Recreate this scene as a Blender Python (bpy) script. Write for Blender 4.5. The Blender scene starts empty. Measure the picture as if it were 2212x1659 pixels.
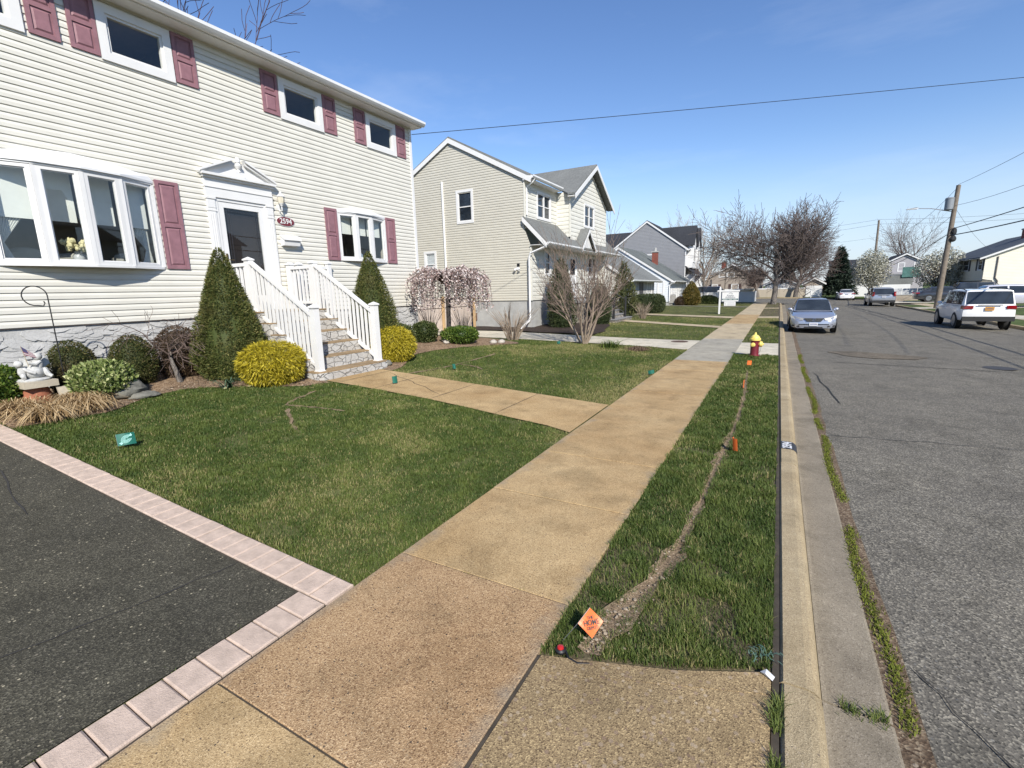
import bpy, math, random
import numpy as np
from mathutils import Vector, Matrix

sc = bpy.context.scene
C = sc.collection
R = math.radians
rng = np.random.default_rng(7)
random.seed(7)

# ---------------------------------------------------------------- camera
cam_d = bpy.data.cameras.new("camera")
cam_d.sensor_fit = 'HORIZONTAL'; cam_d.sensor_width = 36.0
cam_d.lens = 1020.0 / 2212.0 * 36.0
cam_d.clip_start = 0.05; cam_d.clip_end = 3000
cam = bpy.data.objects.new("camera", cam_d); C.objects.link(cam)
pi_, ro_, ya_ = R(11.09), R(-1.44), R(-29.29)
fw = Vector((math.sin(ya_) * math.cos(pi_), math.cos(ya_) * math.cos(pi_), -math.sin(pi_)))
rt = Vector((math.cos(ya_), -math.sin(ya_), 0)); up = rt.cross(fw)
rr = rt * math.cos(ro_) + up * math.sin(ro_); uu = -rt * math.sin(ro_) + up * math.cos(ro_)
M = Matrix((rr, uu, -fw)).transposed().to_4x4(); M.translation = Vector((0, 0, 1.75))
cam.matrix_world = M
sc.camera = cam

# ---------------------------------------------------------------- light
SUN = Vector((0.56, -0.58, 0.60)).normalized()
world = bpy.data.worlds.new("World"); sc.world = world; world.use_nodes = True
nt = world.node_tree; nt.nodes.clear()
sky = nt.nodes.new('ShaderNodeTexSky'); sky.sky_type = 'NISHITA'; sky.sun_disc = False
sky.sun_elevation = math.asin(SUN.z); sky.sun_rotation = math.atan2(SUN.x, SUN.y)
sky.air_density = 1.0; sky.dust_density = 0.0; sky.ozone_density = 1.6
bg = nt.nodes.new('ShaderNodeBackground'); bg.inputs['Strength'].default_value = 0.125
wo = nt.nodes.new('ShaderNodeOutputWorld')
nt.links.new(bg.outputs[0], wo.inputs[0])
# faint high cirrus drawn on the sky dome by direction
tc = nt.nodes.new('ShaderNodeTexCoord'); mp = nt.nodes.new('ShaderNodeMapping')
mp.inputs['Scale'].default_value = (1.2, 3.0, 7.0); mp.inputs['Rotation'].default_value = (0.2, 0.1, 0.6)
nz = nt.nodes.new('ShaderNodeTexNoise'); nz.inputs['Scale'].default_value = 1.6
nz.inputs['Detail'].default_value = 7; nz.inputs['Roughness'].default_value = 0.6
rp = nt.nodes.new('ShaderNodeValToRGB')
rp.color_ramp.elements[0].position = 0.52; rp.color_ramp.elements[0].color = (0, 0, 0, 1)
rp.color_ramp.elements[1].position = 0.85; rp.color_ramp.elements[1].color = (0.12, 0.12, 0.12, 1)
mx = nt.nodes.new('ShaderNodeMix'); mx.data_type = 'RGBA'
mx.inputs['B'].default_value = (7, 7.4, 8, 1)
nt.links.new(tc.outputs['Generated'], mp.inputs[0]); nt.links.new(mp.outputs[0], nz.inputs['Vector'])
nt.links.new(nz.outputs['Fac'], rp.inputs[0]); nt.links.new(rp.outputs[0], mx.inputs['Factor'])
hs_ = nt.nodes.new('ShaderNodeHueSaturation'); hs_.inputs['Saturation'].default_value = 1.18; hs_.inputs['Hue'].default_value = 0.510
nt.links.new(sky.outputs[0], hs_.inputs['Color'])
sp_ = nt.nodes.new('ShaderNodeSeparateXYZ'); nt.links.new(tc.outputs['Generated'], sp_.inputs[0])
hr = nt.nodes.new('ShaderNodeValToRGB'); hr.color_ramp.interpolation = 'EASE'
hr.color_ramp.elements[0].position = 0.0; hr.color_ramp.elements[0].color = (.8, .8, .8, 1)
hr.color_ramp.elements[1].position = 0.26; hr.color_ramp.elements[1].color = (0, 0, 0, 1)
hm = nt.nodes.new('ShaderNodeMix'); hm.data_type = 'RGBA'; hm.inputs['B'].default_value = (3.4, 4.0, 5.2, 1)
nt.links.new(sp_.outputs['Z'], hr.inputs[0]); nt.links.new(hr.outputs[0], hm.inputs['Factor']); nt.links.new(hs_.outputs[0], hm.inputs['A'])
nt.links.new(hm.outputs['Result'], mx.inputs['A']); nt.links.new(mx.outputs['Result'], bg.inputs['Color'])

sd = bpy.data.lights.new("sun", 'SUN'); sd.energy = 4.7; sd.angle = R(0.53); sd.color = (1, 0.95, 0.865)
so = bpy.data.objects.new("sun", sd); C.objects.link(so); so.location = (20, -12, 40)
so.rotation_euler = SUN.to_track_quat('Z', 'Y').to_euler()

sc.view_settings.view_transform = 'Standard'; sc.view_settings.look = 'None'
sc.view_settings.exposure = 0.45; sc.view_settings.gamma = 1.0
sc.view_settings.use_curve_mapping = False
try:
    sc.cycles.max_bounces = 6; sc.cycles.transparent_max_bounces = 12
    sc.cycles.glossy_bounces = 3; sc.cycles.transmission_bounces = 4
    sc.cycles.caustics_reflective = False; sc.cycles.caustics_refractive = False
except Exception:
    pass

# ---------------------------------------------------------------- materials
MATS = {}

def _new(name):
    m = bpy.data.materials.new(name); m.use_nodes = True
    t = m.node_tree; b = t.nodes['Principled BSDF']
    return m, t, b

def ramp(t, src, stops):
    r = t.nodes.new('ShaderNodeValToRGB'); cr = r.color_ramp
    while len(cr.elements) > len(stops): cr.elements.remove(cr.elements[-1])
    while len(cr.elements) < len(stops): cr.elements.new(0.5)
    for e, (p, c) in zip(cr.elements, stops):
        e.position = p; e.color = (*c, 1) if len(c) == 3 else c
    t.links.new(src, r.inputs[0]); return r

def noise(t, scale, detail=4, rough=0.55, vec=None, dist=0.0, kind='Object', stretch=None):
    n = t.nodes.new('ShaderNodeTexNoise'); n.inputs['Scale'].default_value = scale
    n.inputs['Detail'].default_value = detail; n.inputs['Roughness'].default_value = rough
    n.inputs['Distortion'].default_value = dist
    if vec is None:
        c = t.nodes.new('ShaderNodeTexCoord'); vec = c.outputs[kind]
    if stretch:
        mpn = t.nodes.new('ShaderNodeMapping'); mpn.inputs['Scale'].default_value = stretch
        t.links.new(vec, mpn.inputs[0]); vec = mpn.outputs[0]
    t.links.new(vec, n.inputs['Vector']); return n

def mixc(t, fac, a, b, mode='MIX'):
    m = t.nodes.new('ShaderNodeMix'); m.data_type = 'RGBA'; m.blend_type = mode
    for k, v in (('Factor', fac), ('A', a), ('B', b)):
        if hasattr(v, 'links') or hasattr(v, 'is_linked'): t.links.new(v, m.inputs[k])
        elif k == 'Factor': m.inputs[k].default_value = v
        else: m.inputs[k].default_value = (*v, 1)
    return m.outputs['Result']

def bump(t, b, height, strength, dist=0.01):
    n = t.nodes.new('ShaderNodeBump'); n.inputs['Strength'].default_value = strength
    n.inputs['Distance'].default_value = dist
    t.links.new(height, n.inputs['Height']); t.links.new(n.outputs[0], b.inputs['Normal'])

def plain(name, col, rough=0.6, var=0.12, scale=6.0, bmp=0.0, bscale=60.0, metal=0.0, spec=0.5, coat=0.0):
    """painted / plastic / wood surface: base colour with mild dirt variation and optional fine bump"""
    if name in MATS: return MATS[name]
    m, t, b = _new(name)
    n = noise(t, scale, 5, 0.6)
    d = tuple(c * (1 - var) for c in col); l = tuple(min(1, c * (1 + var * 0.5)) for c in col)
    r = ramp(t, n.outputs['Fac'], [(0.3, d), (0.7, l)])
    t.links.new(r.outputs[0], b.inputs['Base Color'])
    b.inputs['Roughness'].default_value = rough; b.inputs['Metallic'].default_value = metal
    b.inputs['Specular IOR Level'].default_value = spec
    b.inputs['Coat Weight'].default_value = coat; b.inputs['Coat Roughness'].default_value = 0.04
    if bmp:
        n2 = noise(t, bscale, 6, 0.65); bump(t, b, n2.outputs['Fac'], bmp)
    MATS[name] = m; return m

def aggregate(name, base, light, dark, fine=260.0, rough=0.9, lows=None, bmp=0.5, density=0.5, big=None, stain=(0.8, 0.8, 0.8), edge=None):
    """concrete / asphalt with visible stones: voronoi cells of two sizes coloured at random over a noisy matrix"""
    if name in MATS: return MATS[name]
    m, t, b = _new(name)
    c = t.nodes.new('ShaderNodeTexCoord'); v = c.outputs['Object']
    vo = t.nodes.new('ShaderNodeTexVoronoi'); vo.inputs['Scale'].default_value = fine
    t.links.new(v, vo.inputs['Vector'])
    sep = t.nodes.new('ShaderNodeSeparateColor'); t.links.new(vo.outputs['Color'], sep.inputs[0])
    r = ramp(t, sep.outputs[0], [(0.0, dark), (0.5 - density * 0.3, base), (0.5 + density * 0.3, base), (1.0, light)])
    col = r.outputs[0]
    if big:
        vb = t.nodes.new('ShaderNodeTexVoronoi'); vb.inputs['Scale'].default_value = big[0]
        t.links.new(v, vb.inputs['Vector'])
        sb = t.nodes.new('ShaderNodeSeparateColor'); t.links.new(vb.outputs['Color'], sb.inputs[0])
        near = ramp(t, vb.outputs['Distance'], [(0.28, (1, 1, 1)), (0.42, (0, 0, 0))])
        pick = ramp(t, sb.outputs[1], [(1 - big[1], (0, 0, 0)), (1 - big[1] + 0.02, (1, 1, 1))])
        f = mixc(t, 1.0, near.outputs[0], pick.outputs[0], 'MULTIPLY')
        bc = ramp(t, sb.outputs[2], [(0.0, big[2]), (0.5, big[3]), (1.0, big[4])])
        col = mixc(t, f, col, bc.outputs[0])
    n = noise(t, 0.9, 6, 0.6, v); n2 = noise(t, 5.0, 5, 0.6, v)
    s1 = ramp(t, n.outputs['Fac'], [(0.3, stain), (0.7, (1.08, 1.06, 1.02))])
    s2 = ramp(t, n2.outputs['Fac'], [(0.25, (0.88, 0.88, 0.88)), (0.75, (1.1, 1.1, 1.1))])
    col = mixc(t, 1.0, col, s1.outputs[0], 'MULTIPLY'); col = mixc(t, 1.0, col, s2.outputs[0], 'MULTIPLY')
    n3 = noise(t, 2.3, 8, .7, v, .6); s3 = ramp(t, n3.outputs['Fac'], [(.34, (.74, .74, .73)), (.52, (1, 1, 1))]); col = mixc(t, 1.0, col, s3.outputs[0], 'MULTIPLY')
    if edge:      # grey weathering that creeps in from the slab edges
        sx_ = t.nodes.new('ShaderNodeSeparateXYZ'); t.links.new(v, sx_.inputs[0])
        m1 = t.nodes.new('ShaderNodeMath'); m1.operation = 'SUBTRACT'; m1.inputs[1].default_value = edge[0]; t.links.new(sx_.outputs[0], m1.inputs[0])
        m2 = t.nodes.new('ShaderNodeMath'); m2.operation = 'ABSOLUTE'; t.links.new(m1.outputs[0], m2.inputs[0])
        ne = noise(t, 2.6, 6, .65, v); m3 = t.nodes.new('ShaderNodeMath'); m3.operation = 'MULTIPLY_ADD'; m3.inputs[1].default_value = .55; t.links.new(ne.outputs['Fac'], m3.inputs[0]); t.links.new(m2.outputs[0], m3.inputs[2])
        er = ramp(t, m3.outputs[0], [(edge[1], (0, 0, 0)), (edge[1] + .16, (.75, .75, .75))]); col = mixc(t, er.outputs[0], col, mixc(t, 1.0, s2.outputs[0], (.245, .22, .175), 'MULTIPLY'))
    if lows: col = mixc(t, lows[0], col, lows[1])
    t.links.new(col, b.inputs['Base Color']); b.inputs['Roughness'].default_value = rough
    b.inputs['Specular IOR Level'].default_value = 0.25
    bump(t, b, vo.outputs['Distance'], bmp, 0.004)
    MATS[name] = m; return m

def leafmat(name, c0, c1, c2=None, rough=0.55, trans=0.25, patch=None):
    """foliage: colour from a per-leaf tint attribute, broken by position noise; a little translucency"""
    if name in MATS: return MATS[name]
    m, t, b = _new(name)
    a = t.nodes.new('ShaderNodeAttribute'); a.attribute_name = 'tint'
    sep = t.nodes.new('ShaderNodeSeparateColor'); t.links.new(a.outputs['Color'], sep.inputs[0])
    stops = [(0.0, c0), (0.6, c1)] + ([(1.0, c2)] if c2 else [])
    r = ramp(t, sep.outputs[0], stops); col = r.outputs[0]
    if patch:
        g = t.nodes.new('ShaderNodeNewGeometry')
        n = noise(t, patch[0], 5, 0.6, g.outputs['Position'])
        pr = ramp(t, n.outputs['Fac'], [(patch[1], (0, 0, 0)), (patch[2], (1, 1, 1))])
        col = mixc(t, pr.outputs[0], col, mixc(t, sep.outputs[1], patch[3], patch[4]))
    t.links.new(col, b.inputs['Base Color']); b.inputs['Roughness'].default_value = rough
    b.inputs['Specular IOR Level'].default_value = 0.3
    if trans:
        tr = t.nodes.new('ShaderNodeBsdfTranslucent'); t.links.new(col, tr.inputs['Color'])
        ms = t.nodes.new('ShaderNodeMixShader'); ms.inputs[0].default_value = trans
        o = t.nodes['Material Output']
        t.links.new(b.outputs[0], ms.inputs[1]); t.links.new(tr.outputs[0], ms.inputs[2]); t.links.new(ms.outputs[0], o.inputs[0])
    MATS[name] = m; return m

def glassmat(name, tint=(0.9, 0.95, 0.95), refl=1.0):
    if name in MATS: return MATS[name]
    m, t, b = _new(name); t.nodes.remove(b)
    lw = t.nodes.new('ShaderNodeLayerWeight'); lw.inputs['Blend'].default_value = .5; fr = t.nodes.new('ShaderNodeMath'); fr.operation = 'POWER'; fr.inputs[1].default_value = 4.0; t.links.new(lw.outputs['Facing'], fr.inputs[0])
    ad = t.nodes.new('ShaderNodeMath'); ad.operation = 'MULTIPLY_ADD'; ad.inputs[1].default_value = 0.85; ad.inputs[2].default_value = 0.085
    t.links.new(fr.outputs[0], ad.inputs[0])
    tr = t.nodes.new('ShaderNodeBsdfTransparent'); tr.inputs[0].default_value = (*tint, 1)
    gl = t.nodes.new('ShaderNodeBsdfGlossy'); gl.inputs['Roughness'].default_value = 0.015
    ms = t.nodes.new('ShaderNodeMixShader')
    t.links.new(ad.outputs[0], ms.inputs[0]); t.links.new(tr.outputs[0], ms.inputs[1]); t.links.new(gl.outputs[0], ms.inputs[2])
    t.links.new(ms.outputs[0], t.nodes['Material Output'].inputs[0])
    MATS[name] = m; return m

def darkglass(name, col=(0.012, 0.016, 0.022), rough=0.03):
    if name in MATS: return MATS[name]
    m, t, b = _new(name)
    n = noise(t, 1.3, 3)
    r = ramp(t, n.outputs['Fac'], [(0.3, col), (0.7, tuple(c * 2.2 for c in col))])
    t.links.new(r.outputs[0], b.inputs['Base Color'])
    b.inputs['Roughness'].default_value = rough; b.inputs['IOR'].default_value = 1.55
    MATS[name] = m; return m

def stonemat(name, cols, scale=6.0, mortar=(0.35, 0.33, 0.3), rough=0.9, bmp=0.6, kind='Object'):
    if name in MATS: return MATS[name]
    m, t, b = _new(name)
    c = t.nodes.new('ShaderNodeTexCoord'); nn = noise(t, 3.0, 4, 0.6, c.outputs[kind])
    mpn = t.nodes.new('ShaderNodeMapping'); mpn.inputs['Scale'].default_value = (1, 1, 1.9)
    va = t.nodes.new('ShaderNodeVectorMath'); va.operation = 'MULTIPLY_ADD'; va.inputs[1].default_value = (0.12,) * 3
    t.links.new(nn.outputs['Color'], va.inputs[0]); t.links.new(c.outputs[kind], va.inputs[2]); t.links.new(va.outputs[0], mpn.inputs[0])
    vo = t.nodes.new('ShaderNodeTexVoronoi'); vo.inputs['Scale'].default_value = scale
    ve = t.nodes.new('ShaderNodeTexVoronoi'); ve.feature = 'DISTANCE_TO_EDGE'; ve.inputs['Scale'].default_value = scale
    for q in (vo, ve): t.links.new(mpn.outputs[0], q.inputs['Vector'])
    sep = t.nodes.new('ShaderNodeSeparateColor'); t.links.new(vo.outputs['Color'], sep.inputs[0])
    k = len(cols) - 1
    r = ramp(t, sep.outputs[0], [(i / k, cc) for i, cc in enumerate(cols)])
    n2 = noise(t, 25, 6, 0.65, c.outputs[kind])
    s2 = ramp(t, n2.outputs['Fac'], [(0.25, (0.75, 0.75, 0.75)), (0.75, (1.15, 1.15, 1.15))])
    col = mixc(t, 1.0, r.outputs[0], s2.outputs[0], 'MULTIPLY')
    e = ramp(t, ve.outputs['Distance'], [(0.0, (0, 0, 0)), (0.05, (1, 1, 1))])
    col = mixc(t, e.outputs[0], mortar, col)
    t.links.new(col, b.inputs['Base Color']); b.inputs['Roughness'].default_value = rough
    hh = mixc(t, 0.25, e.outputs[0], n2.outputs['Color'])
    bump(t, b, hh, bmp, 0.03)
    MATS[name] = m; return m

def shingle(name, c0, c1):
    if name in MATS: return MATS[name]
    m, t, b = _new(name)
    n = noise(t, 9, 5, 0.7, stretch=(1, 1, 2.0)); n2 = noise(t, 70, 4, 0.7); n3 = noise(t, 0.6, 4)
    r = ramp(t, n.outputs['Fac'], [(0.3, c0), (0.7, c1)])
    s = ramp(t, n2.outputs['Fac'], [(0.3, (0.7, 0.7, 0.7)), (0.7, (1.25, 1.25, 1.25))])
    s3 = ramp(t, n3.outputs['Fac'], [(0.3, (0.85, 0.85, 0.85)), (0.7, (1.1, 1.1, 1.1))])
    col = mixc(t, 1.0, r.outputs[0], s.outputs[0], 'MULTIPLY'); col = mixc(t, 1.0, col, s3.outputs[0], 'MULTIPLY')
    t.links.new(col, b.inputs['Base Color']); b.inputs['Roughness'].default_value = 0.95
    b.inputs['Specular IOR Level'].default_value = 0.15
    bump(t, b, n2.outputs['Fac'], 0.5, 0.01)
    MATS[name] = m; return m

def brick(name, c0, c1, scale=4.0):
    if name in MATS: return MATS[name]
    m, t, b = _new(name)
    n = noise(t, 7, 5, 0.7); r = ramp(t, n.outputs['Fac'], [(0.3, c0), (0.7, c1)])
    g = t.nodes.new('ShaderNodeTexCoord'); w = t.nodes.new('ShaderNodeTexWave'); w.bands_direction = 'Z'
    w.inputs['Scale'].default_value = scale; t.links.new(g.outputs['Object'], w.inputs['Vector'])
    e = ramp(t, w.outputs['Fac'], [(0.0, (0.55, 0.5, 0.46)), (0.14, (1, 1, 1))])
    t.links.new(mixc(t, 1.0, r.outputs[0], e.outputs[0], 'MULTIPLY'), b.inputs['Base Color'])
    b.inputs['Roughness'].default_value = 0.9
    MATS[name] = m; return m

# ---------------------------------------------------------------- mesh builder
class MB:
    def __init__(s): s.v = []; s.f = []; s.n = 0; s.tint = []
    def add(s, verts, faces, tint=None):
        s.v.extend(tuple(map(float, q)) for q in verts)
        s.f.extend(tuple(i + s.n for i in fc) for fc in faces)
        s.tint.extend([tint or (0.5, 0.5, 0.5)] * len(verts))
        s.n += len(verts)
    def poly(s, *pts): s.add(pts, [tuple(range(len(pts)))])
    def box(s, x0, x1, y0, y1, z0, z1):
        s.frame(Vector((0, 0, 0)), Vector((1, 0, 0)), Vector((0, 1, 0)), Vector((0, 0, 1)), x0, x1, y0, y1, z0, z1)
    def frame(s, P, U, N, Z, u0, u1, n0, n1, z0, z1):
        P, U, N, Z = Vector(P), Vector(U), Vector(N), Vector(Z)
        pts = [P + U * a + N * b + Z * c for c in (z0, z1) for b in (n0, n1) for a in (u0, u1)]
        s.add(pts, [(0, 2, 3, 1), (4, 5, 7, 6), (0, 1, 5, 4), (2, 6, 7, 3), (0, 4, 6, 2), (1, 3, 7, 5)])
    def prism(s, pts, d):
        """closed polygon pts (3D) extruded by vector d"""
        d = Vector(d); n = len(pts); P = [Vector(p) for p in pts]
        s.add(P + [p + d for p in P], [tuple(range(n))[::-1], tuple(range(n, 2 * n))] + [(i, (i + 1) % n, (i + 1) % n + n, i + n) for i in range(n)])
    def tube(s, pts, rad, n=6, cap=True, tint=None):
        P = [Vector(p) for p in pts]; k = len(P)
        if not hasattr(rad, '__len__'): rad = [rad] * k
        vs = []; prev = None
        for i, p in enumerate(P):
            d = (P[min(i + 1, k - 1)] - P[max(i - 1, 0)])
            if d.length < 1e-9: d = Vector((0, 0, 1))
            d.normalize()
            if prev is None:
                a = d.cross(Vector((0, 0, 1)) if abs(d.z) < 0.9 else Vector((1, 0, 0))).normalized()
            else:
                a = (prev - d * prev.dot(d));
                a = a.normalized() if a.length > 1e-6 else d.orthogonal().normalized()
            prev = a; b = d.cross(a)
            for j in range(n):
                t = 2 * math.pi * j / n
                vs.append(p + (a * math.cos(t) + b * math.sin(t)) * rad[i])
        fs = [(i * n + j, i * n + (j + 1) % n, (i + 1) * n + (j + 1) % n, (i + 1) * n + j) for i in range(k - 1) for j in range(n)]
        if cap: fs += [tuple(range(n))[::-1], tuple(range((k - 1) * n, k * n))]
        s.add(vs, fs, tint)
    def lathe(s, prof, n=24, c=(0, 0, 0), ax=(0, 0, 1), sx=(1, 0, 0)):
        A = Vector(ax).normalized(); X = Vector(sx) if abs(A.dot(Vector(sx))) < .95 else Vector((0, 1, 0)); X = (X - A * X.dot(A)).normalized(); Y = A.cross(X); c = Vector(c)
        vs = [c + A * z + (X * math.cos(2 * math.pi * j / n) + Y * math.sin(2 * math.pi * j / n)) * r for r, z in prof for j in range(n)]
        k = len(prof)
        fs = [(i * n + j, i * n + (j + 1) % n, (i + 1) * n + (j + 1) % n, (i + 1) * n + j) for i in range(k - 1) for j in range(n)]
        if prof[0][0] > 1e-4: fs.append(tuple(range(n))[::-1])
        if prof[-1][0] > 1e-4: fs.append(tuple(range((k - 1) * n, k * n)))
        s.add(vs, fs)
    def ball(s, c, r, seg=14, ring=9, wob=0.0, seed=0, tint=None):
        g = random.Random(seed); c = Vector(c)
        r = (r, r, r) if not hasattr(r, '__len__') else r
        vs = []
        for i in range(ring + 1):
            th = math.pi * i / ring
            for j in range(seg):
                ph = 2 * math.pi * j / seg; k = 1 + wob * (g.random() - 0.5) * 2
                vs.append(c + Vector((r[0] * math.sin(th) * math.cos(ph), r[1] * math.sin(th) * math.sin(ph), r[2] * math.cos(th))) * k)
        fs = [(i * seg + j, (i + 1) * seg + j, (i + 1) * seg + (j + 1) % seg, i * seg + (j + 1) % seg) for i in range(ring) for j in range(seg)]
        s.add(vs, fs, tint)
    def build(s, name, mat, parent=None, smooth=False, local=False, ang=38, tint=False):
        me = bpy.data.meshes.new(name)
        v = s.v
        if parent is not None and not local:
            o = root_of(parent)['_base']; v = [(a - o[0], b - o[1], c - o[2]) for a, b, c in v]
        me.from_pydata(v, [], s.f); me.update()
        if tint:
            ca = me.color_attributes.new('tint', 'FLOAT_COLOR', 'POINT')
            ca.data.foreach_set('color', np.c_[np.array(s.tint, dtype=np.float32), np.ones(len(s.tint), dtype=np.float32)].ravel())
        return finish(name, me, mat, parent, smooth, ang)

def finish(name, me, mat, parent=None, smooth=False, ang=38):
    for m in (mat if isinstance(mat, (list, tuple)) else [mat]): me.materials.append(m)
    if smooth:
        me.polygons.foreach_set('use_smooth', [True] * len(me.polygons))
        try: me.set_sharp_from_angle(angle=R(ang))
        except Exception: pass
    ob = bpy.data.objects.new(name, me); C.objects.link(ob)
    if parent is not None: ob.parent = parent
    return ob

def root_of(o):
    while o.parent is not None: o = o.parent
    return BASE[o.name]
BASE = {}

def thing(name, label, cat, loc=(0, 0, 0), rotz=0.0, group=None):
    o = bpy.data.objects.new(name, None); C.objects.link(o); o.empty_display_size = 0.2
    o.location = loc; o.rotation_euler = (0, 0, rotz); o['label'] = label; o['category'] = cat
    if group: o['group'] = group
    BASE[o.name] = {'_base': tuple(loc)}
    return o

def tag(o, label, cat, group=None):
    o['label'] = label; o['category'] = cat
    if group: o['group'] = group
    return o

def struct(o, kind='structure'):
    o['kind'] = kind; return o

def single(name, label, cat, mb, mat, loc, group=None, **k):
    """a thing that is one mesh: origin at its base"""
    mb.v = [(a - loc[0], b - loc[1], c - loc[2]) for a, b, c in mb.v]
    o = mb.build(name, mat, None, **k); o.location = loc
    return tag(o, label, cat, group)

def dup(root, loc, rotz, label, group=None):
    r = root.copy(); C.objects.link(r); r.location = loc; r.rotation_euler = (0, 0, rotz); r['label'] = label
    if group: r['group'] = group
    for ch in list(root.children):
        c = ch.copy(); C.objects.link(c); c.parent = r
        for g in list(ch.children):
            d = g.copy(); C.objects.link(d); d.parent = c
    return r

def npmesh(name, V, F, mat, parent=None, tint=None, smooth=False):
    """fast mesh from arrays; F is (n,3) or (n,4)"""
    me = bpy.data.meshes.new(name); k = F.shape[1]
    me.vertices.add(len(V)); me.vertices.foreach_set('co', np.ascontiguousarray(V, dtype=np.float32).ravel())
    me.loops.add(F.size); me.loops.foreach_set('vertex_index', np.ascontiguousarray(F, dtype=np.int32).ravel())
    me.polygons.add(len(F)); me.polygons.foreach_set('loop_start', np.arange(0, F.size, k, dtype=np.int32))
    try: me.polygons.foreach_set('loop_total', np.full(len(F), k, dtype=np.int32))
    except Exception: pass
    me.update(calc_edges=True); me.validate()
    if tint is not None:
        ca = me.color_attributes.new('tint', 'FLOAT_COLOR', 'POINT')
        ca.data.foreach_set('color', np.c_[tint, np.ones(len(tint))].astype(np.float32).ravel())
    return finish(name, me, mat, parent, smooth)

def text_mb(body, size, ext, O, U, V, N, align='CENTER', mbo=None, sx=1.0, bold=0.0):
    """text as mesh: origin O, reading along U, up along V, thickness along N"""
    cu = bpy.data.curves.new('lettering', 'FONT'); cu.body = body; cu.size = size; cu.extrude = ext
    cu.align_x = align; cu.align_y = 'CENTER'; cu.resolution_u = 3; cu.offset = bold
    ob = bpy.data.objects.new('lettering', cu); C.objects.link(ob)
    bpy.context.view_layer.update()
    me = bpy.data.meshes.new_from_object(ob.evaluated_get(bpy.context.evaluated_depsgraph_get()))
    mb = mbo or MB(); O, U, V, N = map(Vector, (O, U, V, N))
    mb.add([O + U * v.co.x * sx + V * v.co.y + N * v.co.z for v in me.vertices], [tuple(p.vertices) for p in me.polygons])
    bpy.data.objects.remove(ob); bpy.data.curves.remove(cu); bpy.data.meshes.remove(me)
    return mb

# ---------------------------------------------------------------- terrain height
AY = [(-60, .056), (11.5, .056), (14.5, .022), (17.5, .022), (20, .033), (26, .033), (31, .02), (120, .02)]
def slopeY(Y):
    for (a, va), (b, vb) in zip(AY, AY[1:]):
        if Y <= b: return va + (vb - va) * max(0, Y - a) / (b - a)
    return AY[-1][1]
XK = 9.35                                   # right-hand kerb
def roadz(X): return -.15 - .033 * (min(max(X, .58), XK) - .58)
def hgt(X, Y):
    if X < -2.1: return slopeY(Y) * min(-2.1 - X, 7.6)
    if X < 0.3: return 0.0
    if X < XK: return roadz(X)
    return roadz(XK) + .13
hgtv = np.vectorize(hgt)
# ================================================================ GROUND
def sheet(name, pts_rows, mat, kind='structure', smooth=True, parent=None):
    """rows of points -> grid sheet"""
    nr, nc = len(pts_rows), len(pts_rows[0])
    V = np.array([p for r in pts_rows for p in r], dtype=float)
    i, j = np.meshgrid(np.arange(nr - 1), np.arange(nc - 1), indexing='ij'); a = (i * nc + j).ravel()
    F = np.stack([a, a + 1, a + nc + 1, a + nc], 1)
    # face upward
    e = np.cross(V[F[0, 1]] - V[F[0, 0]], V[F[0, 2]] - V[F[0, 0]])
    if e[2] < 0: F = F[:, ::-1]
    o = npmesh(name, V, F, mat, parent, smooth=smooth)
    if kind: o['kind'] = kind
    return o

def steps(a, b, d):
    n = max(1, int(round(abs(b - a) / d))); return list(np.linspace(a, b, n + 1))

def hsheet(name, xs, ys, off, mat, kind='structure', wob=0.0):
    rows = [[(x, y, hgt(x, y) + off + (wob * (rng.random() - .5))) for x in xs] for y in ys]
    return sheet(name, rows, mat, kind)

m_soil = aggregate('soil', (.15, .105, .068), (.30, .235, .16), (.07, .045, .028), 90, bmp=0.8, big=(34, .10, (.36, .30, .23), (.28, .21, .14), (.10, .07, .05)))
m_mulch = aggregate('mulch', (0.244, 0.165, 0.102), (0.439, 0.329, 0.228), (0.091, 0.055, 0.034), 70, bmp=1.0, big=(26, .25, (.34, .26, .19), (.26, .18, .12), (.09, .06, .04)))
m_lawnbase = plain('lawn_turf', (.11, .115, .045), 0.95, 0.5, 1.3, 0.6, 40, spec=.1)
m_far_lawn = plain('distant_lawn', (.085, .115, .038), 0.95, 0.4, 0.7, 0.5, 25, spec=.1)
STONES = ((.42, .33, .22), (.22, .15, .10), (.05, .045, .04))
m_sw_pink = aggregate('sidewalk_reddish', (0.394, 0.269, 0.150), (0.611, 0.459, 0.280), (0.165, 0.094, 0.052), 200, big=(80, .08, *STONES), bmp=.5, density=.6, stain=(.80, .72, .64), edge=(-1.52, .80))
m_sw_tan = aggregate('sidewalk_tan', (0.435, 0.318, 0.172), (0.604, 0.468, 0.276), (0.212, 0.144, 0.077), 220, big=(85, .06, *STONES), bmp=.4, density=.7, stain=(.82, .73, .62), edge=(-1.52, .84))
m_sw_grey = aggregate('sidewalk_grey', (0.362, 0.338, 0.278), (0.445, 0.420, 0.355), (0.259, 0.235, 0.192), 150, bmp=.25, density=.9)
m_sw_pale = aggregate('sidewalk_pale', (0.468, 0.384, 0.259), (0.570, 0.480, 0.332), (0.342, 0.278, 0.176), 130, bmp=.25, density=.9)
m_drive2 = aggregate('driveway_concrete', (0.586, 0.537, 0.432), (0.683, 0.634, 0.528), (0.464, 0.415, 0.324), 130, bmp=.2, density=.9)
m_apron = aggregate('apron_concrete', (0.308, 0.224, 0.122), (0.509, 0.386, 0.210), (0.125, 0.084, 0.047), 180, big=(38, .42, (.50, .40, .27), (.24, .165, .11), (.05, .043, .038)), bmp=.45, density=.65, stain=(.70, .70, .70))
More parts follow.
